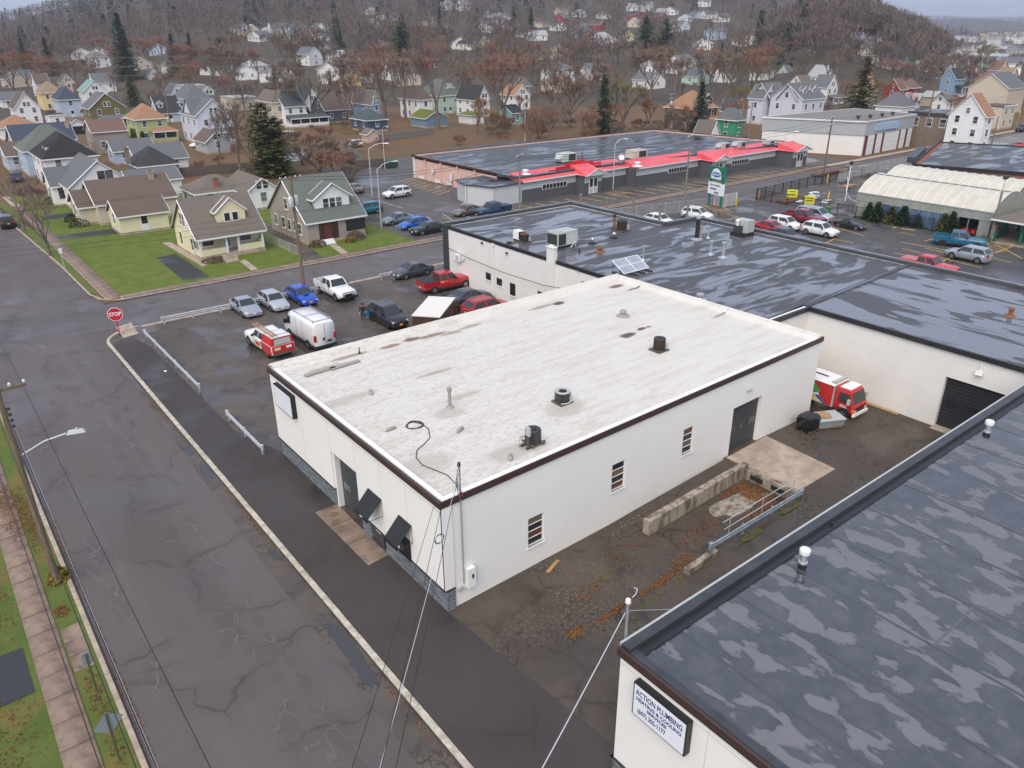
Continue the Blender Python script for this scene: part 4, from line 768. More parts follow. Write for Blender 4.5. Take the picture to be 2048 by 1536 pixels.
# ================================================================== SIGNS, POLES, WIRES
M('sign_red', (.55,.012,.03), .4); M('sign_back', (.30,.36,.40), .5, metal=.3); M('sign_yellow', (.75,.72,.03), .5); M('post_green', (.09,.09,.045), .6)
st = thing('stop_sign', 'red octagonal stop sign on a red post at the corner', 'sign', (11.85,70.6,0)); ang = math.atan2(-70.8, -11.5)
st.rotation_euler.z = ang+math.pi/2-.12
MB().box(-.05,.05,-.03,.03,0,1.75).build('post', 'sign_red', st); MB().box(-.055,.055,-.035,.035,-.02,.12).build('post_base', 'black', st)
oc = lambda r: [(r*math.cos(math.pi/8+k*math.pi/4), r*math.sin(math.pi/8+k*math.pi/4)) for k in range(8)]
for r_, y_, mt_, nm in ((.64,-.045,'white_paint','sign_border'), (.595,-.055,'sign_red','sign_face')):
    m = MB(); m.quad(*[(x,y_,1.95+z) for x, z in oc(r_)]); m.quad(*[(x,y_+.012,1.95+z) for x, z in oc(r_)][::-1]); m.build(nm, mt_, st)
text('lettering', 'STOP', .46, 'white_paint', st, (0,-.058,1.95), RX_NEGY, .002, sx=.86, bold=.012)
def signpost(px, py, label, shape, h=2.2, mat='sign_back', face=0.0, s_=.38, post='post_green', z=0, extra=None):
    p = GP(px, py, z); t = thing('road_sign', label, 'sign', p, face); MB().box(-.035,.035,-.025,.025,0,h).build('post', post, t); m = MB()
    pts = [(-s_,0),(0,-s_),(s_,0),(0,s_)] if shape == 'diamond' else [(-s_*.6,-s_),(s_*.6,-s_),(s_*.6,s_),(-s_*.6,s_)]
    m.quad(*[(x,-.035,h-s_*.9+q) for x, q in pts]); m.quad(*[(x,-.028,h-s_*.9+q) for x, q in pts][::-1]); m.build('sign_panel', mat, t); return t
signpost(240, 1520, 'back of a diamond road sign beside the left pavement', 'diamond', 2.3, 'sign_back', 3.3, .52)
signpost(195, 1384, 'back of a small rectangular sign on the left verge', 'rect', 2.0, 'sign_back', 3.3, .3)
signpost(131, 543, 'small white parking sign on the corner verge', 'rect', 2.6, 'white_paint', -.1, .28, 'steel_galv')
signpost(2005, 258, 'yellow pedestrian crossing sign by the far street, left of two', 'diamond', 3.0, 'sign_yellow', .1, .6, 'steel_galv'); signpost(2032, 257, 'yellow pedestrian crossing sign by the far street, right of two', 'diamond', 4.6, 'sign_yellow', .1, .6, 'steel_galv')
def zat(px, py, b): # height on the vertical through base b seen at image row py
    lo, hi = 0, 60
    for _ in range(40):
        mid = (lo+hi)/2
        if pix((b[0], b[1], mid))[1] > py: lo = mid
        else: hi = mid
    return lo
POLES = {}
def upole(key, base, top_py, label, r=.15, arms=0, arm_ang=0.0, trans=0, lamp=None, mat='wood_pole', name='utility_pole', armlen=1.1, cat='pole'):
    b = Vector((base[0], base[1], hz(base[0], base[1]))); h = zat(0, top_py, b)-b.z; t = thing(name, label, cat, b); POLES[key] = (b, h)
    MB().tube([(0,0,-.1),(0,0,h)], [r, r*.68], 10).build('pole', mat, t)
    for k in range(arms):
        z = h-.25-1.1*k; c, s_ = math.cos(arm_ang), math.sin(arm_ang); MB().box(-armlen,armlen,-.055,.055,z-.06,z+.06).build('crossarm', mat if 'wood' in mat else 'wood_grey', t, rz=arm_ang)
        for q in (-.95,-.45,.45,.95): MB().lathe([(.035,z+.06),(.075,z+.1),(.075,z+.2),(.03,z+.26)], 8, q*armlen*c, q*armlen*s_).build('insulator', 'lamp_grey', t)
    for k in range(trans):
        a = arm_ang+math.pi*k+.5; x, y = .42*math.cos(a), .42*math.sin(a); z = h-2.3
        MB().lathe([(.24,z-.5),(.26,z-.46),(.26,z+.36),(.2,z+.46),(.05,z+.5)], 14, x, y).build('transformer', 'lamp_grey', t, True)
    if lamp:
        lx, ly, lz0, lz1 = lamp; MB().tube([(0,0,lz0),(lx*.35,ly*.35,lz0+(lz1-lz0)*.7),(lx*.75,ly*.75,lz1),(lx,ly,lz1)], .045, 7).build('lamp_arm', 'lamp_grey', t)
        a = math.atan2(ly, lx); MB().box(-.1,.75,-.13,.13,-.05,.09,top=(.12,.05)).build('lamp_head', 'lamp_grey', t, loc=(lx,ly,lz1), rz=a)
    return t
t = upole('street', (1.03,36.85), 772, 'wooden street pole with cobra lamp at the left kerb', .17, 1, .05, lamp=None)
hp = POLES['street'][1]; zl = YP(40,912,36.85).z; tip = GP(157,862,zl+.75)-t.location
MB().tube([(.1,0,zl),(.75*tip.x*.6,tip.y*.5,zl+.55),(tip.x*.8,tip.y*.85,tip.z)], .04, 8).build('lamp_arm', 'lamp_grey', t); hd = MB().box(-.5,.28,-.13,.13,-.06,.09,top=(.1,.05)).lathe([(.05,.08),(.05,.18)], 8, -.05, 0).build('lamp_head', 'lamp_grey', t, loc=tuple(tip)); hd.rotation_euler.z = math.atan2(tip.y, tip.x)
for k in range(4): MB().lathe([(.05,0),(.08,.05),(.05,.11)], 8).build('insulator', 'black', t, loc=(.2,0,hp-1.2-.28*k))
upole('corner', (28.8,69.8), 352, 'wooden pole with two transformers behind the white pickup', .18, 1, .1, 2)
upole('mid', tuple(GP(343,260)[:2]), 110, 'tall bare orange-brown pole among the left houses', .2, 1, -.6)
upole('plaza', (66.6,82.9), 309, 'grey pole with crossarm in front of the plaza corner', .15, 1, .5, mat='wood_grey')
upole('street5', (88.6,72.3), 270, 'grey pole with crossarm beside the nursery entrance', .15, 1, .4, mat='wood_grey')
upole('street7', (124.5,72.3), 233, 'brown pole with crossarm and equipment by the nursery fence', .17, 2, .4, 1)
upole('st12', tuple(GP(1842,306)[:2]), 155, 'slender brown pole beside the far stone building', .17, 1, .4); upole('st13', tuple(GP(1981,298)[:2]), 232, 'grey pole in front of the white orange-roofed house', .17, 0, mat='wood_grey')
upole('back1', tuple(GP(1338,262)[:2]), 187, 'pole with transformers behind the plaza roof', .17, 2, .3, 2, mat='wood_grey'); upole('back2', tuple(GP(912,178)[:2]), 98, 'tall brown pole behind the mint house', .2, 1, -.4)
upole('back3', tuple(GP(1496,285)[:2]), 205, 'grey pole beside the green house', .17, 1, .2, mat='wood_grey')
L_ = lambda key, p, top, lab, arm, tp: upole(key, tuple(GP(*p)[:2]), top, lab, .09, lamp=arm, mat='lamp_grey', name='street_lamp', cat='street lamp')
def lampto(key, base, top_py, head, label):
    b = GP(*base); h = zat(0, top_py, b); q = GP(*head, h+.8)-b; q.z = 0
    if q.length > 3.2: q = q.normalized()*3.2
    upole(key, (b.x, b.y), top_py, label, .09, lamp=(q.x, q.y, h-.1, h+.75), mat='lamp_grey', name='street_lamp', cat='street lamp')
lampto('l6', (1226,378), 288, (1248,277), 'slim street lamp in front of the plaza middle'); lampto('l9', (744.5,392), 297, (768,286), 'slim street lamp in the plaza side lot, left of two'); lampto('l10', (763,457), 338, (786,322), 'slim street lamp by the lawn edge, nearest of the plaza lamps')
lampto('l11', (770,337), 258, (782,256), 'street lamp next to the green dumpster'); lampto('l8', (1563,330), 270, (1590,262), 'pale street lamp at the plaza right end'); lampto('l16', (1050,285), 222, (1034,226), 'street lamp behind the plaza roof edge')
M('bollard_yellow', (.62,.40,.02), .5)
def wire(label, pts, r=.018, sag=.6, mat='wire', n=10, name='power_line'):
    P = [Vector(p) for p in pts]; out = []
    for a, b in zip(P, P[1:]):
        for k in range(n): t = k/n; q = a.lerp(b, t); q.z -= sag*4*t*(1-t); out.append(q)
    out.append(P[-1]); return tag(MB().tube(out, r, 4).build(name, mat), label, 'wire', 'overhead wires')
hs = hp
for k, (dx, z, r) in enumerate(((-.9,hs-.1,.012),(-.3,hs-.1,.012),(.95,hs-.1,.012),(.15,hs-1.5,.022),(.2,hs-2.1,.03),(.12,hs-2.6,.016))):
    wire('overhead wire along the left street, %s' % ['outermost','second','over the roadway','upper of the thick ones','thick white one','lowest'][k], [(1.03+dx,75,z),(1.03+dx,36.85,z),(1.05+dx,-6,z-.3)], r, .5, 'wire_white' if k == 4 else 'wire')
mast = (15.44,23.3,7.2); 
for k, (q, r, mt_, l) in enumerate((((752,1545),.009,'wire_white','white service wire to the warehouse mast'), ((785,1545),.011,'wire','thick twisted service wire to the warehouse mast'), ((792,1390),.012,'wire','thin service wire with a coil, right one'), ((745,1390),.010,'wire','thin service wire to the warehouse corner'))):
    e = GP(*q, 8.2); s0 = Vector(mast) if k < 2 else Vector((14.45,23.4+.5*(k-2),5.5)); d = e-s0; e2 = s0+d*1.7 if k < 2 else s0+d*2.2; wire(l, [tuple(s0), tuple(e2)], r, .25, mt_, name='service_wire')
m = MB()
for k in range(3): c0 = GP(878+k*2,1079,6.3); m.tube([(c0.x+.2*math.cos(t), c0.y+.05*k, c0.z+.2*math.sin(t)) for t in [q*math.pi/6 for q in range(13)]], .01, 4)
tag(m.build('wire_coil', 'wire'), 'small coil of wire hanging on the service drop', 'wire coil')
e = GP(1075,1545,7.6); s0 = Vector((14.65,12.9,7.1)); d = e-s0; wire('twisted service wire to the near roof mast', [tuple(s0), tuple(s0+d*2)], .016, .15, 'wire_white', name='service_wire')
cb, chh = POLES['corner']; mbp, mh = POLES['mid']
for k, z in enumerate((chh-.1, chh-.3, chh-3.2, chh-3.8, chh-4.4)): wire('wire from the corner pole across the corner lawn, %s' % ['top','second','third','fourth','lowest'][k], [(cb.x,cb.y,z),(-22,76+2*k,z-.2)], .010 if k < 3 else .013, .5, 'wire')
for k, z in enumerate((chh-.1, chh-.4, chh-3.4)): wire('wire from the corner pole towards the plaza, %s' % ['top','middle','lowest'][k], [(cb.x,cb.y,z),(66.6,82.9,POLES['plaza'][1]-.1-.3*k),(88.6,72.3,POLES['street5'][1]-.2-.4*k),(124.5,72.3,POLES['street7'][1]-.3-.5*k),(170,73.5,11-.5*k),(215,74,11-.5*k)], .02, .7)
dv = Vector((.79,-.62,0))
for k, z in enumerate((mh-.2, mh-2.4, mh-4.6)): wire('wire through the tall left pole, %s' % ['top','middle','lowest'][k], [tuple(mbp+dv*-130+Vector((0,0,z))), tuple(mbp+Vector((0,0,z))), tuple(mbp+dv*150+Vector((0,0,z+.5)))], .035, 1.6, 'wood_grey')
# ================================================================== FENCES, BOLLARDS, BINS
def fence(name, a, b, h, label, kind, mat='wood_grey', z=0, step=2.4, group=None):
    a, b = Vector((a[0],a[1],z)), Vector((b[0],b[1],z)); d = b-a; Ln = d.length; t = thing(name, label, 'fence', a, math.atan2(d.y, d.x), group); n = max(2, int(Ln/step)+1)
    pm = (MB().box(-.045,.045,-.045,.045,0,h+.04) if kind != 'chain' else MB().lathe([(.03,0),(.03,h+.05)], 6)).mesh('post', mat if kind != 'chain' else 'steel_galv')
    for k in range(n): ob('post', pm, t, (Ln*k/(n-1),0,0))
    if kind == 'board':
        nb = min(160, int(Ln/.16)); r_ = random.Random(nb); bm_ = [MB().box(-.075,.075,-.012,.012,.04,h+dz,).mesh('board', mat) for dz in (-.02,0,.02)]
        for k in range(nb): ob('board', bm_[k % 3], t, (Ln*(k+.5)/nb,-.06,0), r_.uniform(-.03,.03))
        for zz in (.35, h-.35): MB().box(0,Ln,-.045,.0,zz-.04,zz+.04).build('rail', mat, t)
    elif kind == 'chain':
        m = MB(); n2 = int(Ln/.35)
        for k in range(n2):
            x = Ln*k/n2
            for s_ in (1,-1): m.tube([(x,0,.05 if s_ > 0 else h),(min(Ln,x+h*.6),0,h if s_ > 0 else .05)], .006, 3, False)
        m.build('mesh', 'steel_galv' if mat != 'black' else 'black', t); MB().tube([(0,0,h),(Ln,0,h)], .022, 6).tube([(0,0,.08),(Ln,0,.08)], .015, 5).build('rail', 'steel_galv' if mat != 'black' else 'black', t)
    elif kind == 'picket':
        m = MB(); n2 = int(Ln/.16)
        for k in range(n2): m.box(Ln*k/n2-.012,Ln*k/n2+.012,-.012,.012,.1,h-.05)
        m.build('pickets', mat, t); MB().box(0,Ln,-.02,.02,h-.1,h-.05).box(0,Ln,-.02,.02,.12,.17).build('rail', mat, t)
    return t
fence('chain_link_fence', (76,75.4), (97.5,70.4), 1.5, 'grey chain link fence beside the silver car at the nursery entrance', 'chain')
t = fence('gate', (93.2,70.6), (98.2,70.4), 1.9, 'white barred sliding gate behind the green sign', 'picket', 'trim_white')
for a, b, l in (((103.9,70.9),(128.5,72.0),'black picket fence along the street side of the nursery yard'), ((103.9,70.9),(103.4,54.3),'black picket fence along the nursery lot'), ((103.4,54.3),(104.2,41.5),'black picket fence behind the cut trees')): fence('picket_fence', a, b, 1.7, l, 'picket', 'black')
fence('chain_link_fence', (128.5,72.0), (212,72.3), 1.8, 'long chain link fence along the far side street', 'chain')
fence('board_fence', GP(868,268.5), GP(741,284.5), 1.5, 'low grey rail fence behind the plaza lot', 'board', 'wood_grey'); fence('board_fence', GP(690,302), GP(728,329), 1.9, 'tall grey board fence beside the white car behind the lot', 'board', 'wood_grey')
fence('board_fence', GP(700,340), GP(768,334), 1.6, 'dark board fence left of the dumpster', 'board', 'wood_dark'); fence('board_fence', GP(352,355), GP(520,342), 1.7, 'dark brown board fence behind the grey-roofed garages', 'board', 'wood_dark')
fence('chain_link_fence', GP(520,478), GP(600,512), 1.1, 'low chain link fence between the yellow and grey houses', 'chain')
for px, py, h, l in ((1472,413,1.3,'yellow bollard at the nursery gate'), (1453,411,1.0,'yellow bollard behind the green sign posts'), (1517,398,1.4,'yellow marker post at the picket fence corner'), (1654,366,1.5,'yellow marker post near the brown pole')): tag(MB().lathe([(.11,0),(.11,h-.05),(.06,h)], 10).build('bollard', 'bollard_yellow', None, False, GP(px,py)), l, 'bollard')
M('dumpster_green', (.02,.06,.045), .5)
t = thing('dumpster', 'dark green dumpster beside the side lot lamp', 'dumpster', GP(782,335)); MB().box(-1.1,1.1,-.8,.8,.12,1.25,top=(-.06,-.05)).build('bin', 'dumpster_green', t); MB().box(-1.15,1.15,-.85,.85,1.25,1.33).build('lid', 'black', t)
for s_ in (-1,1): MB().box(s_*1.1-.05,s_*1.1+.05,-.5,.5,.7,.85).build('side_pocket', 'dumpster_green', t)
# vent posts along the dark roof's back edge: a row of wooden posts on the lot
for k, (px, py, tp) in enumerate(((1165,415,388),(1201,425,395),(1212,424,397),(1238,432,410),(1272,438,408),(1311,447,420))):
    b = (62.6+k*1.7, 66.5-k*2.6); h = max(1.5, zat(0, tp, b)); tag(MB().tube([(0,0,0),(0,0,h-.25)], [.14,.12], 8).lathe([(.17,h-.25),(.17,h),(.05,h+.05)], 8).build('timber_post', 'wood_grey', None, False, (*b,0)), 'weathered capped post beyond the dark roof, %s from the left' % ['first','second','third','fourth','fifth','sixth'][k], 'post', 'capped posts behind the dark roof')
# ================================================================== PERSON
M('skin', (.45,.26,.19), .6); M('jacket', (.016,.016,.018), .75); M('jeans', (.035,.05,.085), .8); M('shoe', (.03,.025,.02), .7); M('cap', (.02,.02,.022), .8); M('bag_blue', (.02,.22,.42), .5)
def skin(name, chains, mat, parent, sub=1):
    vs, es, rs = [], [], []; idx = {}
    for ch in chains:
        prev = None
        for (p, r) in ch:
            key = tuple(round(q, 4) for q in p)
            if key not in idx: idx[key] = len(vs); vs.append(p); rs.append(r)
            if prev is not None and prev != idx[key]: es.append((prev, idx[key]))
            prev = idx[key]
    me = bpy.data.meshes.new(name); me.from_pydata(vs, es, []); o = ob(name, me, parent)
    md = o.modifiers.new('skin', 'SKIN'); sd = o.modifiers.new('sub', 'SUBSURF'); sd.levels = sub; sd.render_levels = sub
    for v_, r in zip(me.skin_vertices[0].data, rs): v_.radius = (r, r) if not isinstance(r, tuple) else r
    me.skin_vertices[0].data[0].use_root = True; me.materials.append(MATS[mat]); return o
pr = thing('person', 'person in black jacket and cap walking with a blue item', 'person', GP(727,642), math.radians(250))
pel, chest, neck, head = (0,0,.93), (.06,0,1.30), (.10,0,1.46), (.13,0,1.60)
legs = []
for s_, kx, ax in ((1,.16,.10), (-1,-.02,-.30)): legs.append([(pel,.13),((.02*s_,.10*s_,.86),.10),((kx,.10*s_,.50),.068),((ax,.10*s_,.09 if s_ > 0 else .13),.045),((ax+.15,.10*s_,.04),.035)])
arms = [[(chest,.15),((.07,.19,1.38),.062),((.12,.25,1.10),.047),((.30,.20,.95),.034)], [(chest,.15),((.07,-.19,1.38),.062),((-.02,-.27,1.12),.047),((.10,-.30,.88),.034)]]
fing = []
for wx, wy, wz, s_ in ((.30,.20,.95,1), (.10,-.30,.88,-1)):
    pl = (wx+.06, wy, wz-.04); arms[0 if s_ > 0 else 1].append((pl,.036))
    for k in range(4): y = wy+(-.03+.02*k); fing.append([(pl,.036),((pl[0]+.05,y,pl[2]-.03),.010),((pl[0]+.065-.004*abs(k-1),y,pl[2]-.07),.009),((pl[0]+.05,y,pl[2]-.095+.006*abs(k-1)),.008)])
    fing.append([(pl,.036),((pl[0]+.01,wy-.04*s_,pl[2]-.02),.011),((pl[0]+.045,wy-.045*s_,pl[2]-.05),.009)])
skin('body', [[(pel,.14),((.03,0,1.1),.13),(chest,.15),(neck,.055),(head,.09),((.145,0,1.70),.075)]]+legs+arms+fing, 'skin', pr)
skin('jacket', [[((0,0,.86),.17),((.03,0,1.1),.165),(chest,.18),((.09,0,1.42),.09)], [(chest,.18),((.07,.19,1.38),.085),((.12,.25,1.10),.066),((.28,.205,.965),.05)], [(chest,.18),((.07,-.19,1.38),.085),((-.02,-.27,1.12),.066),((.08,-.297,.90),.05)]], 'jacket', pr)
skin('trousers', [[((0,0,.95),.155),((.02,.10,.86),.118)]+[((.16,.10,.50),.085),((.10,.10,.12),.065)], [((0,0,.95),.155),((-.02,-.10,.86),.118),((-.02,-.10,.50),.085),((-.29,-.10,.17),.065)]], 'jeans', pr)
for x, y, z in ((.12,.10,.05), (-.27,-.10,.09)): MB().box(x-.12,x+.17,y-.05,y+.05,z-.06,z+.05,top=(.03,.01)).build('shoe', 'shoe', pr)
MB().lathe([(.105,1.66),(.108,1.70),(.09,1.76),(.04,1.79)], 12, .135, 0).box(.20,.32,-.07,.07,1.66,1.675).build('cap', 'cap', pr)
for y in (-.035,.035): MB().lathe([(.001,1.615),(.014,1.622),(.001,1.63)], 6, .218, y).build('eye', 'black', pr)
MB().box(.215,.245,-.012,.012,1.565,1.605,top=(.01,.004)).build('nose', 'skin', pr); MB().box(.205,.222,-.025,.025,1.535,1.543).build('mouth', 'rust', pr)
for y in (-.095,.095): MB().box(.115,.145,y-.01,y+.01,1.585,1.64).build('ear', 'skin', pr)
MB().lathe([(.107,1.60),(.112,1.66)], 12, .12, 0).build('hair', 'wood_dark', pr)
t = thing('carried_bag', 'bright blue bag in the hand of the walking person', 'bag', pr.location+Vector((.35,.05,.55))); m = MB().box(-.3,.3,-.12,.12,-.12,.28,top=(.06,.04)); m.build('bag', 'bag_blue', t); MB().tube([(-.14,0,.27),(-.1,0,.36),(.1,0,.36),(.14,0,.27)], .014, 5).build('handle', 'bag_blue', t)
# ================================================================== VEHICLES
PAINT = {'silver': (.45,.48,.52), 'steel': (.20,.22,.25), 'greysilver': (.34,.37,.42), 'blue': (.012,.06,.42), 'white': (.74,.75,.76), 'black': (.012,.013,.015), 'charcoal': (.065,.075,.09), 'red': (.36,.010,.018), 'maroon': (.19,.018,.030), 'darkblue': (.022,.045,.11), 'slate': (.07,.08,.105),
         'teal': (.012,.15,.19), 'brown': (.17,.15,.135), 'tealblue': (.010,.115,.20), 'cobalt': (.015,.10,.45), 'brightred': (.50,.015,.02), 'crimson': (.42,.012,.03), 'palewhite': (.68,.69,.72)}
for k, c in PAINT.items():
    g = NT('paint_'+k); g.b.inputs['Coat Weight'].default_value = .6; g.b.inputs['Coat Roughness'].default_value = .05; MATS['paint_'+k] = g.fin(c, .32, .35 if k in ('silver','steel','greysilver','charcoal','slate','brown','darkblue') else 0.0)
M('rim', (.48,.49,.5), .3, metal=.8); M('rim_dark', (.03,.03,.032), .35, metal=.5); M('headlight', (.62,.64,.66), .12); M('taillight', (.40,.012,.018), .2); M('plate_yellow', (.75,.42,.03), .5); M('plate_white', (.7,.7,.72), .5); M('chrome', (.6,.61,.62), .15, metal=1); M('cladding', (.02,.02,.021), .6); M('indicator', (.7,.25,.02), .3)
KIND = {  # L, W, H, clear, belt, hoodfront, xa (screen base), xb (roof front), xc (roof rear), xd (rear base), deck height, tail height, wheel r, wheelbase
 'sedan': (4.62,1.78,1.44,.2,.92,.68,1.05,.30,-.85,-1.55,.98,.90,.32,2.68), 'hatch': (4.40,1.76,1.48,.2,.94,.70,1.05,.35,-1.30,-1.95,1.0,.95,.32,2.64), 'suv': (4.72,1.90,1.70,.24,1.06,.86,1.10,.45,-1.65,-2.16,1.10,1.06,.37,2.80), 'wagon': (4.4,1.78,1.60,.22,.98,.76,1.15,.45,-1.65,-2.02,1.02,.98,.33,2.62),
 'minivan': (5.1,1.98,1.76,.2,1.02,.80,1.65,.75,-2.05,-2.42,1.06,1.02,.35,3.0), 'pickup': (5.75,1.98,1.88,.32,1.18,1.05,1.02,.48,-.95,-1.08,1.2,1.2,.40,3.6), 'roadster': (4.05,1.70,1.27,.17,.84,.60,.45,.02,-.75,-1.12,.86,.80,.31,2.45), 'muscle': (5.0,1.90,1.45,.19,.94,.76,1.05,.30,-1.0,-1.75,1.0,.95,.35,3.05)}
_cm = {}
def ringloft(st, smooth=True):
    m = MB(); n = None
    for (x, zb, zt, w, cr) in st:
        h = zt-zb; ring = [(x,-w*.86,zb),(x,-w*.97,zb+.16*h),(x,-w,zb+.50*h),(x,-w*.975,zb+.80*h),(x,-w*.90,zt-.02),(x,-w*.70,zt+cr*.6),(x,0,zt+cr),(x,w*.70,zt+cr*.6),(x,w*.90,zt-.02),(x,w*.975,zb+.80*h),(x,w,zb+.50*h),(x,w*.97,zb+.16*h),(x,w*.86,zb)]
        n = len(ring); m.v += ring
    for i in range(len(st)-1):
        for k in range(n): j = (k+1) % n; m.f.append((i*n+k, (i+1)*n+k, (i+1)*n+j, i*n+j))
    m.f.append(tuple(range(n))); e = (len(st)-1)*n; m.f.append(tuple(e+k for k in range(n))[::-1]); m.mi = [0]*len(m.f); return m
def wheel_meshes(r, wd=.22):
    k = ('w', round(r, 2), wd)
    if k not in _cm:
        def ly(prof, n=18):
            mm = MB().lathe(prof, n); mm.v = [(x, z, y) for x, y, z in mm.v]; mm.f = [f[::-1] for f in mm.f]; return mm
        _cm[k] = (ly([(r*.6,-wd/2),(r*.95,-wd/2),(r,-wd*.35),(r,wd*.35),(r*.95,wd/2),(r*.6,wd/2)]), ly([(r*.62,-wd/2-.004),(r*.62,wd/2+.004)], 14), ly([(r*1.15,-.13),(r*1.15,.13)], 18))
        sp = MB()
        for s_ in (-1,1):
            for q in range(5):
                a = q*2*math.pi/5+.3; c, s2 = math.cos(a), math.sin(a); y = s_*(wd/2+.010)
                pts = [(r*.12*c-.035*s2*2,y,r*.12*s2+.035*c*2),(r*.57*c-.05*s2,y,r*.57*s2+.05*c),(r*.57*c+.05*s2,y,r*.57*s2-.05*c),(r*.12*c+.035*s2*2,y,r*.12*s2-.035*c*2)]
                sp.quad(*(pts if s_ > 0 else pts[::-1]))
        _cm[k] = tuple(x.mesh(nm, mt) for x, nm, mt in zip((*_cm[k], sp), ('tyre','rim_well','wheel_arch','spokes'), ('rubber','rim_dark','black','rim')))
    return _cm[k]
def add_wheels(t, xs, hw, r, rim='rim', dual=False):
    ty, rm, ar_, spk = wheel_meshes(r)
    for x in xs:
        for s_ in (-1, 1):
            ob('wheel_arch', ar_, t, (x, s_*(hw-.135), r)); w_ = ob('wheel', ty, t, (x, s_*(hw-.10), r)); ob('rim', rm, w_); q = ob('spokes', spk, w_)
            if rim != 'rim': setmat(q, rim)
def quad_on(A, B, C, D, i=.08, j=.1, o=.012):   # panel inset in the face ABCD, lifted o
    A, B, C, D = map(Vector, (A, B, C, D)); n = (B-A).cross(D-A).normalized()*o; f = lambda u, v: (A*(1-u)*(1-v)+B*u*(1-v)+C*u*v+D*(1-u)*v)+n
    return f(i,j), f(1-i,j), f(1-i,1-j), f(i,1-j)
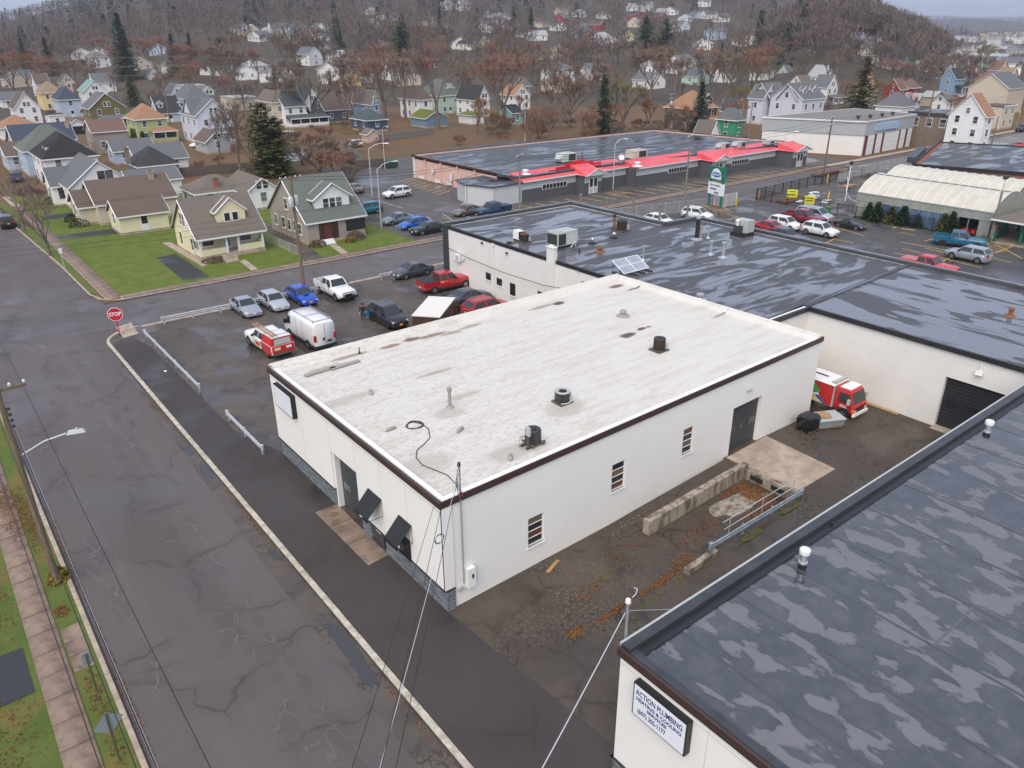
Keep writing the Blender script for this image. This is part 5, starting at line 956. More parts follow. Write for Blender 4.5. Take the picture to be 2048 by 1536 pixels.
def vehicle(kind, paint, px, py, head, label, plate='plate_yellow', rim='rim', z=0.0, loc=None, cover=None, roofrack=False, group=None, cat=None):
    L, W, H, cl, belt, hf, xa, xb, xc, xd, dk, tl, wr, wb = KIND[kind]; hw = W/2; p = loc if loc is not None else GP(px, py, z)
    t = thing({'pickup':'pickup_truck','minivan':'minivan','suv':'suv','wagon':'wagon','roadster':'roadster'}.get(kind, 'car'), label, cat or {'pickup':'pickup truck','minivan':'van','suv':'suv'}.get(kind, 'car'), p, math.radians(head), group)
    P = 'paint_'+paint; key = kind
    if key not in _cm:
        f, b = L/2, -L/2
        if kind == 'pickup':
            st = [(f,.42,hf-.15,hw*.84,.02),(f-.12,cl+.04,hf,hw*.93,.03),(f-.5,cl,hf+.05,hw*.98,.05),(xa-.05,cl,belt,hw,.04),(0,cl,belt,hw,.02),(xd,cl,belt,hw,.0),(xd-.02,cl,.78,hw,0),(b+.1,cl+.08,.78,hw*.98,0),(b,cl+.15,.76,hw*.94,0)]
        else:
            st = [(f,.40,hf-.16,hw*.74,.02),(f-.12,cl+.03,hf-.02,hw*.88,.03),(f-.4,cl,hf+.08,hw*.97,.05),(xa+.1,cl,belt-.02,hw,.05),(xa-.4,cl,belt,hw,.02),(xd+.5,cl,belt+.02,hw,.02),(xd-.05,cl,dk,hw*.98,.03),(b+.22,cl+.02,tl+.02,hw*.93,.03),(b+.05,cl+.08,tl-.06,hw*.86,.02),(b,.42,tl-.14,hw*.76,.0)]
        body = ringloft(st).mesh('body', 'paint_white', True)
        wb_, wt_ = hw*.93, hw*.745; ch_ = H-.05
        lo = [(xa,-wb_,belt),(xa,wb_,belt),(xd,wb_,dk if kind != 'pickup' else belt),(xd,-wb_,dk if kind != 'pickup' else belt)]; up = [(xb,-wt_,ch_),(xb,wt_,ch_),(xc,wt_,ch_-.02),(xc,-wt_,ch_-.02)]
        cm_ = MB()
        for k in range(4): j = (k+1) % 4; cm_.quad(lo[k],lo[j],up[j],up[k])
        cm_.quad((xb-.02,-wt_*.98,ch_),(xb-.02,wt_*.98,ch_),(xb-.3,wt_*.72,H),(xb-.3,-wt_*.72,H)); cm_.quad((xb-.3,-wt_*.72,H),(xb-.3,wt_*.72,H),(xc+.2,wt_*.72,H-.01),(xc+.2,-wt_*.72,H-.01)); cm_.quad((xc+.2,-wt_*.72,H-.01),(xc+.2,wt_*.72,H-.01),(xc,wt_*.98,ch_-.02),(xc,-wt_*.98,ch_-.02))
        cm_.quad((xb-.02,-wt_*.98,ch_),(xb-.3,-wt_*.72,H),(xc+.2,-wt_*.72,H-.01),(xc,-wt_*.98,ch_-.02)); cm_.quad((xb-.02,wt_*.98,ch_),(xc,wt_*.98,ch_-.02),(xc+.2,wt_*.72,H-.01),(xb-.3,wt_*.72,H))
        cab = cm_.mesh('cabin', 'paint_white')
        gl = [('windshield', MB().quad(*quad_on(lo[0],lo[1],up[1],up[0],.06,.06)).mesh('windshield', 'glass_car')), ('rear_window', MB().quad(*quad_on(lo[2],lo[3],up[3],up[2],.08,.12)).mesh('rear_window', 'glass_car'))]
        xm_l, xm_u = xa*.5+xd*.5-.05, xb*.5+xc*.5
        for s_ in (-1, 1):
            A, B, C, D = (xa,s_*wb_,belt),(xm_l,s_*wb_,belt),(xm_u,s_*wt_,ch_),(xb,s_*wt_,ch_); E, F_ = (xd,s_*wb_,lo[2][2]),(xc,s_*wt_,ch_-.02)
            for (q0, q1, q2, q3) in ((A,B,C,D), (B,E,F_,C)):
                qq = (q0,q1,q2,q3) if s_ > 0 else (q1,q0,q3,q2); i_ = .07
                gl.append(('side_window', MB().quad(*quad_on(*(qq if s_ > 0 else qq), i_, .12)).mesh('side_window', 'glass_car')))
        de = []
        de.append(('grille', MB().box(f-.06,f+.015,-hw*.42,hw*.42,.46,hf-.2).mesh('grille', 'black')))
        for s_ in (-1, 1):
            de.append(('headlight', MB().box(f-.22,f-.03,s_*hw*.66-.17,s_*hw*.66+.17,hf-.20,hf-.05,top=(.04,.03)).mesh('headlight', 'headlight')))
            de.append(('taillight', MB().box(b+.0,b+.16,s_*hw*.76-.14,s_*hw*.76+.14,tl-.30 if kind != 'suv' else tl-.2,tl-.06 if kind != 'suv' else tl+.1,top=(.02,.02)).mesh('taillight', 'taillight')))
            de.append(('mirror', MB().box(xa-.42,xa-.22,s_*(hw+.04)-.09,s_*(hw+.04)+.09,belt+.02,belt+.17,top=(.03,.02)).mesh('mirror', 'black')))
            de.append(('door_seam', MB().box(xm_l-.01,xm_l+.01,s_*hw-.004,s_*hw+.006,cl+.2,belt-.03).box(xa-.5,xa-.485,s_*hw-.004,s_*hw+.006,cl+.2,belt-.03).mesh('door_seam', 'black')))
            de.append(('sill', MB().box(-wb/2+.4,wb/2-.4,s_*hw*.93-.05,s_*hw*.93+.05,cl-.02,cl+.1).mesh('sill', 'cladding')))
        de.append(('bumper', MB().box(f-.1,f+.05,-hw*.8,hw*.8,cl+.08,.44,top=(.02,.05)).mesh('bumper', 'cladding')))
        if kind == 'pickup':
            bd = MB(); bx0, bx1, bz = b+.04, xd-.05, 1.22
            for s_ in (-1, 1): bd.box(bx0,bx1,s_*hw*.95-.06,s_*hw*.95+.06,.74,bz)
            bd.box(bx0-.04,bx0+.04,-hw*.95,hw*.95,.74,bz); bd.box(bx1-.05,bx1,-hw*.95,hw*.95,.74,bz)
            de.append(('bed_side', bd.mesh('bed_side', 'paint_white'))); de.append(('bed_floor', MB().box(bx0,bx1,-hw*.9,hw*.9,.78,.80).mesh('bed_floor', 'black'))); de.append(('rear_bumper', MB().box(b-.1,b+.08,-hw*.92,hw*.92,.45,.62).mesh('rear_bumper', 'chrome')))
        _cm[key] = (body, cab, gl, de)
    body, cab, gl, de = _cm[key]
    o = ob('body', body, t); setmat(o, P)
    if kind == 'roadster': o2 = ob('soft_top', cab, t); setmat(o2, 'cladding')
    else: o2 = ob('cabin', cab, t); setmat(o2, P)
    for nm, me in gl: ob(nm, me, t)
    for nm, me in de:
        q = ob(nm, me, t)
        if nm in ('bed_side', 'bumper') and not (nm == 'bumper' and kind in ('suv','pickup')): setmat(q, P)
    MB().box(L/2+.02,L/2+.06,-.16,.16,.42,.56).build('number_plate', plate, t)
    MB().box(-L/2-.03,-L/2+.02,-.16,.16,.62,.76).build('number_plate', plate, t)
    add_wheels(t, (wb/2+.03, -wb/2+.03), hw, wr, rim)
    if cover: MB().box(-L/2+.05,xd-.08,-hw*.92,hw*.92,1.2,1.26).build('bed_cover', cover, t)
    if roofrack:
        for s_ in (-1, 1): MB().tube([(xb-.2,s_*hw*.62,H+.03),(xc+.1,s_*hw*.62,H+.03)], .025, 5).build('roof_rail', 'rim', t)
    return t
V = vehicle
V('sedan', 'greysilver', 492, 624, 270, 'silver-grey sedan, leftmost in the row along the guardrail', 'plate_white')
V('hatch', 'silver', 548, 613, 270, 'silver-blue compact car, second in the row along the guardrail', 'plate_white')
q = V('hatch', 'blue', 604, 602, 270, 'bright blue hatchback with bonnet scoop by the guardrail', rim='rim'); MB().box(.95,1.35,-.28,.28,.98,1.06,top=(.08,.06)).build('bonnet_scoop', 'paint_blue', q); MB().box(1.33,1.36,-.22,.22,1.0,1.05).build('scoop_mouth', 'black', q)
q = V('pickup', 'white', 672, 590, 270, 'white crew cab pickup truck with black grille guard'); MB().tube([(2.98,-.6,.5),(3.02,-.6,1.05),(3.02,.6,1.05),(2.98,.6,.5)], .04, 6).tube([(3.0,-.6,.75),(3.0,.6,.75)], .035, 6).build('grille_guard', 'black', q); MB().box(2.8,3.02,-.95,.95,.42,.6).build('front_bumper', 'black', q)
q = V('suv', 'black', 776, 645, 270, 'black suv parked beside the walking person', rim='rim_dark', roofrack=True); MB().box(2.33,2.39,-.55,.55,.62,.68).box(2.33,2.39,-.55,.55,.72,.78).build('chrome_bar', 'chrome', q)
V('sedan', 'charcoal', 826, 551, 180, 'dark grey sedan in front of the short guardrail', 'plate_white')
V('pickup', 'red', 891, 577, -4, 'red pickup truck with black bed cover by the block wall', cover='cladding')
V('sedan', 'slate', 0, 0, 0, 'dark blue sedan between the red pickup and red suv', loc=GP(948,602,0)+Vector((-.6,0,0))); V('suv', 'red', 0, 0, 0, 'red suv half hidden behind the white roof parapet', loc=GP(978,627,0)+Vector((-.3,0,0)), roofrack=True)
V('suv', 'palewhite', 795, 394, 180, 'white suv alone in the plaza side lot', 'plate_white'); V('sedan', 'steel', 796, 446, 180, 'grey sedan, left of the three by the lawn edge'); V('hatch', 'cobalt', 829, 456, 180, 'blue compact car, middle of the three by the lawn edge', roofrack=True); V('muscle', 'black', 857, 465, 182, 'black sedan, right of the three by the lawn edge', 'plate_white')
V('suv', 'teal', 733, 427, 175, 'teal suv beside the grey-roofed house'); V('sedan', 'brown', 936, 429, 180, 'brown-grey sedan next to the dark blue pickup'); V('pickup', 'darkblue', 985, 430, 182, 'dark blue pickup truck partly behind the dark roof', cover='paint_darkblue'); V('wagon', 'white', 708, 294, 178, 'white wagon behind the board fence of the lot', 'plate_white')
V('sedan', 'brown', 706, 384, 100, 'dark car behind the grey-roofed house'); V('wagon', 'black', 15, 452, 90, 'black wagon parked at the left street kerb', rim='rim')
V('wagon', 'white', 1393, 437, 285, 'silver-white wagon beside the green sign bed', 'plate_white', roofrack=True); V('hatch', 'white', 1318, 449, 275, 'white car half hidden behind the dark roof notch', 'plate_white')
V('sedan', 'red', 1540, 463, 272, 'red sedan, front left of the nursery cars'); V('wagon', 'white', 1568, 456, 272, 'white wagon between the red sedan and maroon pickup', 'plate_white'); V('pickup', 'maroon', 1607, 446, 272, 'maroon pickup truck beside the silver minivan'); V('minivan', 'silver', 1627, 439, 272, 'silver minivan by the nursery fence', roofrack=True)
V('pickup', 'charcoal', 1568, 486, 272, 'dark grey pickup truck just beyond the dark roof edge'); V('suv', 'palewhite', 1638, 470, 272, 'silver-white suv nearest the nursery cars row', 'plate_white'); V('roadster', 'black', 1699, 456, 272, 'black soft top roadster alone in the nursery lot')
V('pickup', 'tealblue', 1917, 492, -69, 'blue crew cab pickup truck facing the canopy', rim='rim_dark'); V('suv', 'greysilver', 1935, 520, 89, 'silver suv in front of the blue pickup'); V('pickup', 'brightred', 1855, 545, 272, 'red pickup with cap mostly hidden by the dark roof', cover='paint_brightred')
V('sedan', 'tealblue', 1882, 287, 178, 'dark teal car parked on the grass by the stone building'); V('suv', 'maroon', 1908, 285, 178, 'maroon suv parked at the stone building'); V('sedan', 'silver', 1938, 279, 178, 'white car parked behind the maroon suv'); V('suv', 'darkblue', 1961, 274, 200, 'blue suv parked beside the white orange-roofed house')
V('sedan', 'brightred', 2040, 297, 5, 'red car at the right picture edge'); V('suv', 'black', 2046, 262, 170, 'dark suv on the far side street'); V('sedan', 'brightred', 1993, 314, 0, 'red car beyond the brick building roof'); V('sedan', 'white', 2020, 313, 0, 'white car beyond the brick building roof, left one', 'plate_white'); V('suv', 'white', 2044, 318, 0, 'white car beyond the brick building roof, right one')
V('suv', 'darkblue', 34, 362, 88, 'dark car on the driveway behind the left street trees'); V('sedan', 'red', 158, 262, 270, 'red car inside the open white garage'); V('sedan', 'white', 400, 293, 200, 'white car behind the tall lavender house', 'plate_white')
V('sedan', 'silver', 1923, 196, 10, 'silver car in the far yard near the blue house'); V('sedan', 'brown', 1941, 186, 10, 'grey car in front of the far blue house')
# ---- cargo van
def cargo_van(px, py, head, label):
    t = thing('cargo_van', label, 'van', GP(px,py), math.radians(head)); hw = 1.02
    st = [(3.0,.45,.95,.80,.03),(2.9,.28,1.15,.95,.04),(2.45,.26,1.42,1.0,.05),(1.75,.26,2.35,.98,.06),(1.35,.26,2.5,.97,.07),(-2.7,.3,2.5,.97,.07),(-2.95,.34,2.46,.95,.05),(-3.0,.4,2.4,.93,.0)]
    ringloft(st).build('body', 'paint_white', t, True)
    MB().quad((2.47,-.82,1.46),(2.47,.82,1.46),(1.80,.78,2.30),(1.80,-.78,2.30)).build('windshield', 'glass_car', t)
    for s_ in (-1, 1):
        pts = [(2.3,s_*1.012,1.35),(1.45,s_*1.012,1.30),(1.45,s_*.985,2.05),(1.85,s_*.985,2.05)]; MB().quad(*(pts if s_ > 0 else pts[::-1])).build('side_window', 'glass_car', t)
        MB().box(2.0,2.25,s_*1.15-.1,s_*1.15+.1,1.3,1.65).build('mirror', 'black', t); MB().box(-3.03,-2.9,s_*.88-.1,s_*.88+.1,.95,1.5).build('taillight', 'taillight', t); MB().box(2.75,2.98,s_*.75-.14,s_*.75+.14,.85,1.1).build('headlight', 'headlight', t)
        MB().box(-2.6,2.4,s_*1.0-.03,s_*1.0+.03,.3,.5).build('side_cladding', 'cladding', t); MB().box(.35,.37,s_*1.0-.01,s_*1.0+.012,.5,2.3).box(-.9,-.88,s_*1.0-.01,s_*1.0+.012,.5,2.3).build('door_seam', 'unit_grey', t)
    MB().box(-3.015,-2.99,-.01,.01,.55,2.35).build('door_seam', 'unit_dark', t); MB().box(-3.02,-2.99,.05,.22,.95,1.2).build('door_handle', 'black', t); MB().box(-3.02,-2.99,-.55,-.15,.75,.95).build('number_plate', 'unit_dark', t); MB().box(-3.12,-2.9,-.95,.95,.36,.56).build('rear_bumper', 'cladding', t)
    rk = MB(); 
    for x in (1.0,-.9,-2.7): rk.tube([(x,-.8,2.62),(x,.8,2.62)], .03, 5)
    for y in (-.8,.8): rk.tube([(1.1,y,2.66),(-2.8,y,2.66)], .035, 5)
    for x in (1.0,-2.7):
        for y in (-.8,.8): rk.tube([(x,y,2.48),(x,y,2.72)], .03, 5)
    rk.build('roof_rack', 'rim', t); add_wheels(t, (1.9,-1.65), hw, .37); return t
cargo_van(621, 681, 91, 'white high roof cargo van with roof rack')
# ---- service pickup with a red cap
t = V('pickup', 'white', 539, 697, 92, 'red and white service pickup with cap and ladders'); M('decal_red', (.50,.03,.03), .35); M('decal_cream', (.72,.62,.35), .4); M('decal_blue', (.02,.12,.42), .4); M('decal_green', (.06,.35,.08), .4)
MB().box(-2.84,-1.06,-.97,.97,1.2,1.86,top=(.06,.14)).build('cap', 'decal_red', t); MB().box(-2.80,-1.1,-.80,.80,1.86,1.89).build('cap_roof', 'paint_white', t); MB().quad((-2.88,.72,1.3),(-2.88,-.72,1.3),(-2.83,-.66,1.76),(-2.83,.66,1.76)).build('cap_window', 'unit_grey', t)
MB().box(-2.93,-2.86,-.93,.93,.64,1.2).build('tailgate', 'decal_red', t); MB().box(-2.96,-2.92,.25,.75,.86,1.08).build('tailgate_graphic', 'decal_cream', t); MB().box(-2.96,-2.92,-.7,-.25,.9,1.08).build('tailgate_graphic', 'face_white', t)
for s_ in (-1, 1):
    MB().box(-2.8,-1.05,s_*1.0-.02,s_*1.0+.02,.45,1.2).build('side_graphic', 'decal_red', t); MB().prism([(-1.0,.5),(.35,.5),(.35,1.1),(-.8,1.1)], 0, .02).build('side_graphic', 'decal_cream', t, loc=(0,s_*1.0+.01,0)).rotation_euler.x = math.pi/2
    MB().prism([(-1.35,.45),(-1.1,.45),(-.75,1.15),(-1.0,1.15)], 0, .03).build('side_graphic', 'decal_blue', t, loc=(0,s_*1.0+.02,0)).rotation_euler.x = math.pi/2
    for k in range(3): MB().box(-.65+.3*k,-.45+.3*k,s_*1.035-.008,s_*1.035+.008,.65,.98).build('side_lettering', 'decal_red', t)
m = MB()
for y in (-.18,.18): m.box(-2.9,1.2,.55+y-.03,.55+y+.03,2.05,2.13)
for k in range(13): m.box(-2.8+.31*k,-2.76+.31*k,.37,.73,2.07,2.11)
ld = thing('ladder', 'wooden coloured extension ladder on the service pickup', 'ladder', t.location, math.radians(92)); m.build('rails', 'wood_fresh', ld)
m = MB(); [m.tube([(x,-.7,1.9),(x,-.7,2.02),(x,.8,2.02),(x,.8,1.9)], .025, 5) for x in (-2.5,-1.4)]; m.build('rack', 'chrome', t)
# ---- brown parcel truck, seen over the parapet
r4 = [GP(824,630,3.1), GP(879.4,635.3,3.1), GP(913.4,590.4,3.1), GP(863.6,587,3.1)]; fw = ((r4[2]-r4[1])+(r4[3]-r4[0])).normalized(); c0 = (r4[0]+r4[1])/2; M('parcel_brown', (.055,.030,.018), .35, (.075,.045,.03), 1.5); M('roof_cream', (.72,.69,.62), .6); M('emblem_gold', (.62,.33,.02), .4)
t = thing('parcel_truck', 'brown parcel truck with cream roof and gold emblems', 'truck', (c0.x,c0.y,0), math.atan2(fw.y, fw.x)); wdt = (r4[1]-r4[0]).length/2*.97; ln = 5.0
MB().box(0,ln,-wdt,wdt,.75,3.05).build('box', 'parcel_brown', t); MB().box(-.03,ln+.03,-wdt-.03,wdt+.03,3.05,3.12).build('roof', 'roof_cream', t); rd = MB().box(-.03,0,-wdt*.66,wdt*.66,.85,2.75).build('rear_door', 'unit_dark', t)
for k in range(6): MB().box(-.045,-.03,-wdt*.64,wdt*.64,.87+.31*k,.87+.31*k+.29).build('door_slat', 'parcel_brown', rd)
for y, x in ((-wdt-.01, 3.9), (wdt+.01, 3.9)): MB().prism([(-.3,0),(.3,0),(.38,.7),(0,.95),(-.38,.7)], 0, .02).build('emblem', 'emblem_gold', t, loc=(x,y+.01,1.6)).rotation_euler = (math.pi/2,0,math.pi)
MB().prism([(-.28,0),(.28,0),(.34,.5),(-.34,.5)], 0, .02).build('emblem', 'emblem_gold', t, loc=(-.06,.2,1.15)).rotation_euler = (math.pi/2,0,math.pi/2)
MB().box(ln,ln+.7,-wdt,wdt,.7,2.6,top=(.15,.05)).build('cab', 'parcel_brown', t); MB().box(ln+.55,ln+.72,-wdt*.85,wdt*.85,1.6,2.4).build('windshield', 'glass_car', t); MB().box(ln+.6,ln+1.7,-wdt*.8,wdt*.8,.6,1.4,top=(.1,.1)).build('bonnet', 'parcel_brown', t)
for s_ in (-1, 1): MB().box(ln+.3,ln+.5,s_*(wdt+.2)-.12,s_*(wdt+.2)+.12,1.6,2.3).build('mirror', 'black', t); MB().lathe([(.06,0),(.06,.08)], 8).build('taillight', 'taillight', t, loc=(-.06,s_*(wdt-.1),.9))
MB().box(-.12,.1,-wdt,wdt,.5,.72).build('rear_bumper', 'black', t); add_wheels(t, (1.1,ln+.6), wdt, .42)
# ---- red and white box truck in the yard
zt_ = yz(47.5,23); fr = GP(1690,822,zt_); t = thing('box_truck', 'red cab box truck with painted sides in the yard', 'truck', (46.75,24.1,zt_), math.radians(270)); t.scale = (.9,.9,.92)
hw = .98; st = [(2.55,.55,1.15,hw*.9,.02),(2.45,.5,1.3,hw*.97,.02),(2.15,.5,2.1,hw*.93,.03),(1.95,.5,2.28,hw*.9,.05),(.95,.5,2.3,hw*.9,.05),(.9,.5,2.25,hw*.88,.0)]
ringloft(st).build('cab', 'decal_red', t); MB().quad((2.475,-.82,1.32),(2.475,.82,1.32),(2.17,.76,2.1),(2.17,-.76,2.1)).build('windshield', 'glass_car', t); MB().box(1.15,2.0,-.75,.75,2.30,2.36).build('cab_roof', 'white_paint', t)
for s_ in (-1, 1):
    pts = [(2.3,s_*.975,1.32),(1.25,s_*.985,1.32),(1.25,s_*.93,2.0),(2.1,s_*.93,2.0)]; MB().quad(*(pts if s_ > 0 else pts[::-1])).build('side_window', 'glass_car', t)
    MB().box(2.1,2.3,s_*1.2-.1,s_*1.2+.1,1.35,1.75).build('mirror', 'unit_grey', t); MB().box(2.48,2.58,s_*.72-.15,s_*.72+.15,.72,.88).build('headlight', 'headlight', t); MB().box(2.4,2.52,s_*.93-.04,s_*.93+.06,.75,.95).build('indicator', 'indicator', t)
    for k in range(2): MB().box(1.45,2.0,s_*.985-.01,s_*.985+.01,.92+.12*k,.97+.12*k).build('door_lettering', 'white_paint', t)
MB().box(2.5,2.68,-.98,.98,.42,.62).build('bumper', 'white_paint', t); MB().box(2.5,2.56,-.8,.8,.66,1.0).build('grille', 'black', t)
MB().box(-3.4,.75,-1.0,1.0,.62,2.3).build('box', 'decal_red', t); MB().box(-3.4,.85,-1.02,1.02,2.3,2.42,top=(.05,.12)).build('box_roof', 'white_paint', t); MB().box(.45,.85,-.98,.98,.62,2.55,top=(.05,.12)).build('front_fairing', 'unit_grey', t); MB().box(-2.8,-.3,-.1,.1,2.42,2.45).build('roof_hatch', 'unit_dark', t)
for s_ in (-1, 1):
    rx = lambda poly, mt_, dz, nm='box_graphic': setattr(MB().prism(poly, 0, .012).build(nm, mt_, t, loc=(0,s_*(1.0+dz)+(.012 if s_ > 0 else 0),0)), 'rotation_euler', (math.pi/2,0,0))
    rx([(-3.3,.66),(.1,.66),(-.35,1.35),(-2.1,2.25),(-3.3,2.25)], 'decal_cream', .012); rx([(-.75,1.05),(-.2,1.55),(-.75,2.1),(-1.3,1.6)], 'decal_green', .026); rx([(.15,.66),(.4,.66),(-.4,1.3),(-.55,1.1)], 'decal_blue', .03); rx([(-2.0,2.2),(-1.5,2.2),(-.9,1.3),(-1.2,1.2)], 'decal_blue', .03); rx([(-3.0,1.3),(-2.2,1.2),(-1.9,1.7),(-2.6,2.0)], 'decal_red', .03); rx([(-1.0,1.05),(-.3,1.25),(-.35,1.4),(-1.05,1.2)], 'face_white', .034)
MB().box(-3.4,2.2,-.4,.4,.4,.62).build('chassis', 'black', t); add_wheels(t, (1.75,-2.0), 1.0, .40)
# ================================================================== PLAZA WITH RED METAL ROOF
M('metal_red', (.70,.085,.10), .4, (.74,.13,.145), .6); M('metal_red_flat', (.55,.015,.03), .45); M('pink_wall', (.62,.40,.34), .85, (.66,.46,.40), .7); M('pink_pale', (.72,.70,.68), .85)
PL = thing('plaza_building', 'long grey plaza with red metal front roof and pink side wall', 'building', (100,105,0)); ZP = 3.7
seg = [(75,86.4,92.9), (86.4,90.2,91.0), (90.2,97.6,92.6), (97.6,113.6,90.3), (113.6,117.4,87.3), (117.4,134.5,88.6), (134.5,139.2,84.9)]
part(PL, MB().prism([(74,98),(75,93.3),(86.4,93.3),(97.6,93),(113.6,91),(134.5,89),(139.2,86),(139.2,92),(134.5,120),(74,122.6)], ZP-.4, ZP), 'roof', 'roof_epdm_far')
m = MB()
for a, b in (((74,122.6),(74,98)), ((134.5,120),(74,122.6)), ((139,89),(134.5,120))): wallseg(m, b, a, -.05, ZP+.18, -.3)
part(PL, m, 'side_wall', 'pink_wall')
m = MB()
for a, b in (((74,122.8),(134.6,120.2)), ((134.6,120.2),(139.2,90))): curb(m, a, b, ZP-.05, ZP+.3, .4)
part(PL, m, 'parapet', 'fascia_black'); m = MB(); curb(m, (73.9,122.8), (73.9,97.8), ZP-.12, ZP+.22, .3); part(PL, m, 'fascia', 'fascia_brown')
for y in (103.5,108.5,113.5,118.5,122.2): part(PL, MB().box(73.72,73.98,y-.14,y+.14,-.02,ZP-.1), 'pilaster', 'pink_wall' if y < 122 else 'pink_pale')
for k, (y, z, a, b) in enumerate(((116,1.9,.5,.55),(110.2,1.5,.35,.9),(111.0,.5,.9,.3),(105.4,1.1,.5,.9),(104,2.0,.15,.7),(107.8,1.7,.15,.8),(100.6,1.9,.15,.7),(119.5,.35,1.2,.3),(114.5,.4,1.0,.35),(106.4,.3,1.3,.3))):
    o = patch('paint_patch', 'pink_pale', 0, 0, 0, a, b, PL, 9, k); o.rotation_euler = (math.pi/2,0,-math.pi/2); o.location = Vector((73.70-.002*k if False else 73.69,y,z))-PL.location
part(PL, MB().prism([(67.5,96.6),(69.4,92.75),(74.9,92.75),(74.9,101),(68.6,101)], -.05, 2.85), 'annex_wall', 'siding_lightgrey'); part(PL, MB().prism([(67.2,96.8),(69.2,92.5),(75.1,92.5),(75.1,101.3),(68.4,101.3)], 2.85, 3.0), 'annex_roof', 'roof_epdm_far'); part(PL, MB().tube([(67.35,96.9,2.8),(67.35,96.9,.1),(66.7,97.2,.08)], .06, 6), 'downpipe', 'white_paint')
for i, (x0, x1, y) in enumerate(seg):
    ent = i in (1, 4, 6); w_ = part(PL, MB().box(x0,x1,y,y+.4,1.75,3.05), 'front_wall', 'siding_lightgrey'); part(PL, MB().box(x0,x1,y-.02,y+.4,-.05,1.75), 'front_wainscot', 'siding_charcoal')
    if i and seg[i-1][2] != y:
        ya, yb = sorted((y, seg[i-1][2])); part(PL, MB().box(x0-.15,x0+.15,ya+.02,yb+.4,-.05,3.05), 'return_wall', 'siding_charcoal')
    m = MB(); yb = y+(2.5 if not ent else 3.2)
    e0, e1 = (y-.55, 3.0), (yb+.3, 3.0+(yb+.85-y)*.27)
    m.quad((x0-.05,e0[0],e0[1]+.12),(x1+.05,e0[0],e0[1]+.12),(x1+.05,e1[0],e1[1]+.12),(x0-.05,e1[0],e1[1]+.12)); m.quad((x0-.05,e0[0],e0[1]),(x0-.05,e0[0],e0[1]+.12),(x0-.05,e1[0],e1[1]+.12),(x0-.05,e1[0],3.0)); m.quad((x1+.05,e0[0],e0[1]),(x1+.05,e1[0],3.0),(x1+.05,e1[0],e1[1]+.12),(x1+.05,e0[0],e0[1]+.12)); m.quad((x0-.05,e1[0],3.0),(x0-.05,e1[0],e1[1]+.12),(x1+.05,e1[0],e1[1]+.12),(x1+.05,e1[0],3.0))
    n_ = int((x1-x0)/.45)
    for k in range(1, n_): x = x0+(x1-x0)*k/n_; m.quad((x-.015,e0[0],e0[1]+.15),(x+.015,e0[0],e0[1]+.15),(x+.015,e1[0],e1[1]+.15),(x-.015,e1[0],e1[1]+.15))
    part(PL, m, 'metal_roof', 'metal_red'); part(PL, MB().box(x0-.05,x1+.05,e0[0]-.03,e0[0]+.02,2.93,3.11), 'eave_trim', 'trim_white')
    if ent:
        xm = (x0+x1)/2; g_ = MB(); yf = y-1.0; g_.quad((x0-.5,yf,2.95),(xm,yf,3.95),(xm,yb,3.95),(x0-.5,yb,2.95)); g_.quad((xm,yf,3.95),(x1+.5,yf,2.95),(x1+.5,yb,2.95),(xm,yb,3.95)); part(PL, g_, 'metal_roof', 'metal_red')
        part(PL, MB().quad((x0-.2,yf+.1,2.93),(x1+.2,yf+.1,2.93),(xm,yf+.1,3.82)), 'gable_panel', 'siding_lightgrey'); t_ = MB(); t_.tube([(x0-.5,yf,2.95),(xm,yf,3.95),(x1+.5,yf,2.95)], .06, 4); part(PL, t_, 'gable_trim', 'trim_white')
        d_ = part(PL, MB().box(xm-.95,xm+.95,y-.08,y-.02,0,2.5), 'entry_door', 'trim_white')
        for q in (-.47,.47):
            for zz in ((.15,.95),(1.05,2.35)): MB().box(xm+q-.33,xm+q+.33,y-.10,y-.07,zz[0],zz[1]).build('pane', 'glass_dark' if zz[0] > 1 else 'lamp_grey', d_)
    elif i != 2:
        xm = (x0+x1)/2+(1.0 if i == 0 else 2.5 if i == 3 else -2.5); fr_ = part(PL, MB().box(xm-2.6,xm+2.6,y-.06,y-.01,1.35,2.15), 'strip_window', 'trim_white')
        for k in range(7): MB().box(xm-2.5+.72*k,xm-2.5+.72*k+.62,y-.08,y-.055,1.42,2.08).build('pane', 'glass_dark', fr_)
x0, x1 = YP(1115,345,92.4).x, YP(1219,335,92.4).x; zc = lambda f: 3.9+f; m = MB(); w_ = (x1-x0)
for a, b, h in ((0,.13,.35),(.13,.30,.7),(.30,.45,1.05),(.45,.67,1.35),(.67,.84,1.0),(.84,1.0,.6)): m.box(x0+a*w_,x0+b*w_,94.4,94.6,3.3,3.45+h)
part(PL, m, 'stepped_sign_board', 'metal_red_flat')
def rtu(px, py, z, label, mat, sx, sy, h, hood=True):
    t = thing('rooftop_unit', label, 'rooftop unit', GP(px,py,z)); MB().box(-sx,sx,-sy,sy,.2,h).build('housing', mat, t); MB().box(-sx*.95,sx*.95,-sy*.95,sy*.95,0,.2).build('curb', 'fascia_black', t); MB().box(-sx*.2,sx*.85,-sy-.02,-sy,.35,h-.15).build('coil_grille', 'unit_dark', t); MB().lathe([(.4,h),(.42,h+.07),(.3,h+.08)], 14, sx*.4, 0).build('fan_ring', 'unit_grey', t)
    if hood: MB().quad((-sx,-sy*.7,h*.9),(-sx,sy*.7,h*.9),(-sx-.5,sy*.7,h*.45),(-sx-.5,-sy*.7,h*.45)).quad((-sx,-sy*.7,h*.9),(-sx-.5,-sy*.7,h*.45),(-sx,-sy*.7,h*.45)).build('rain_hood', mat, t)
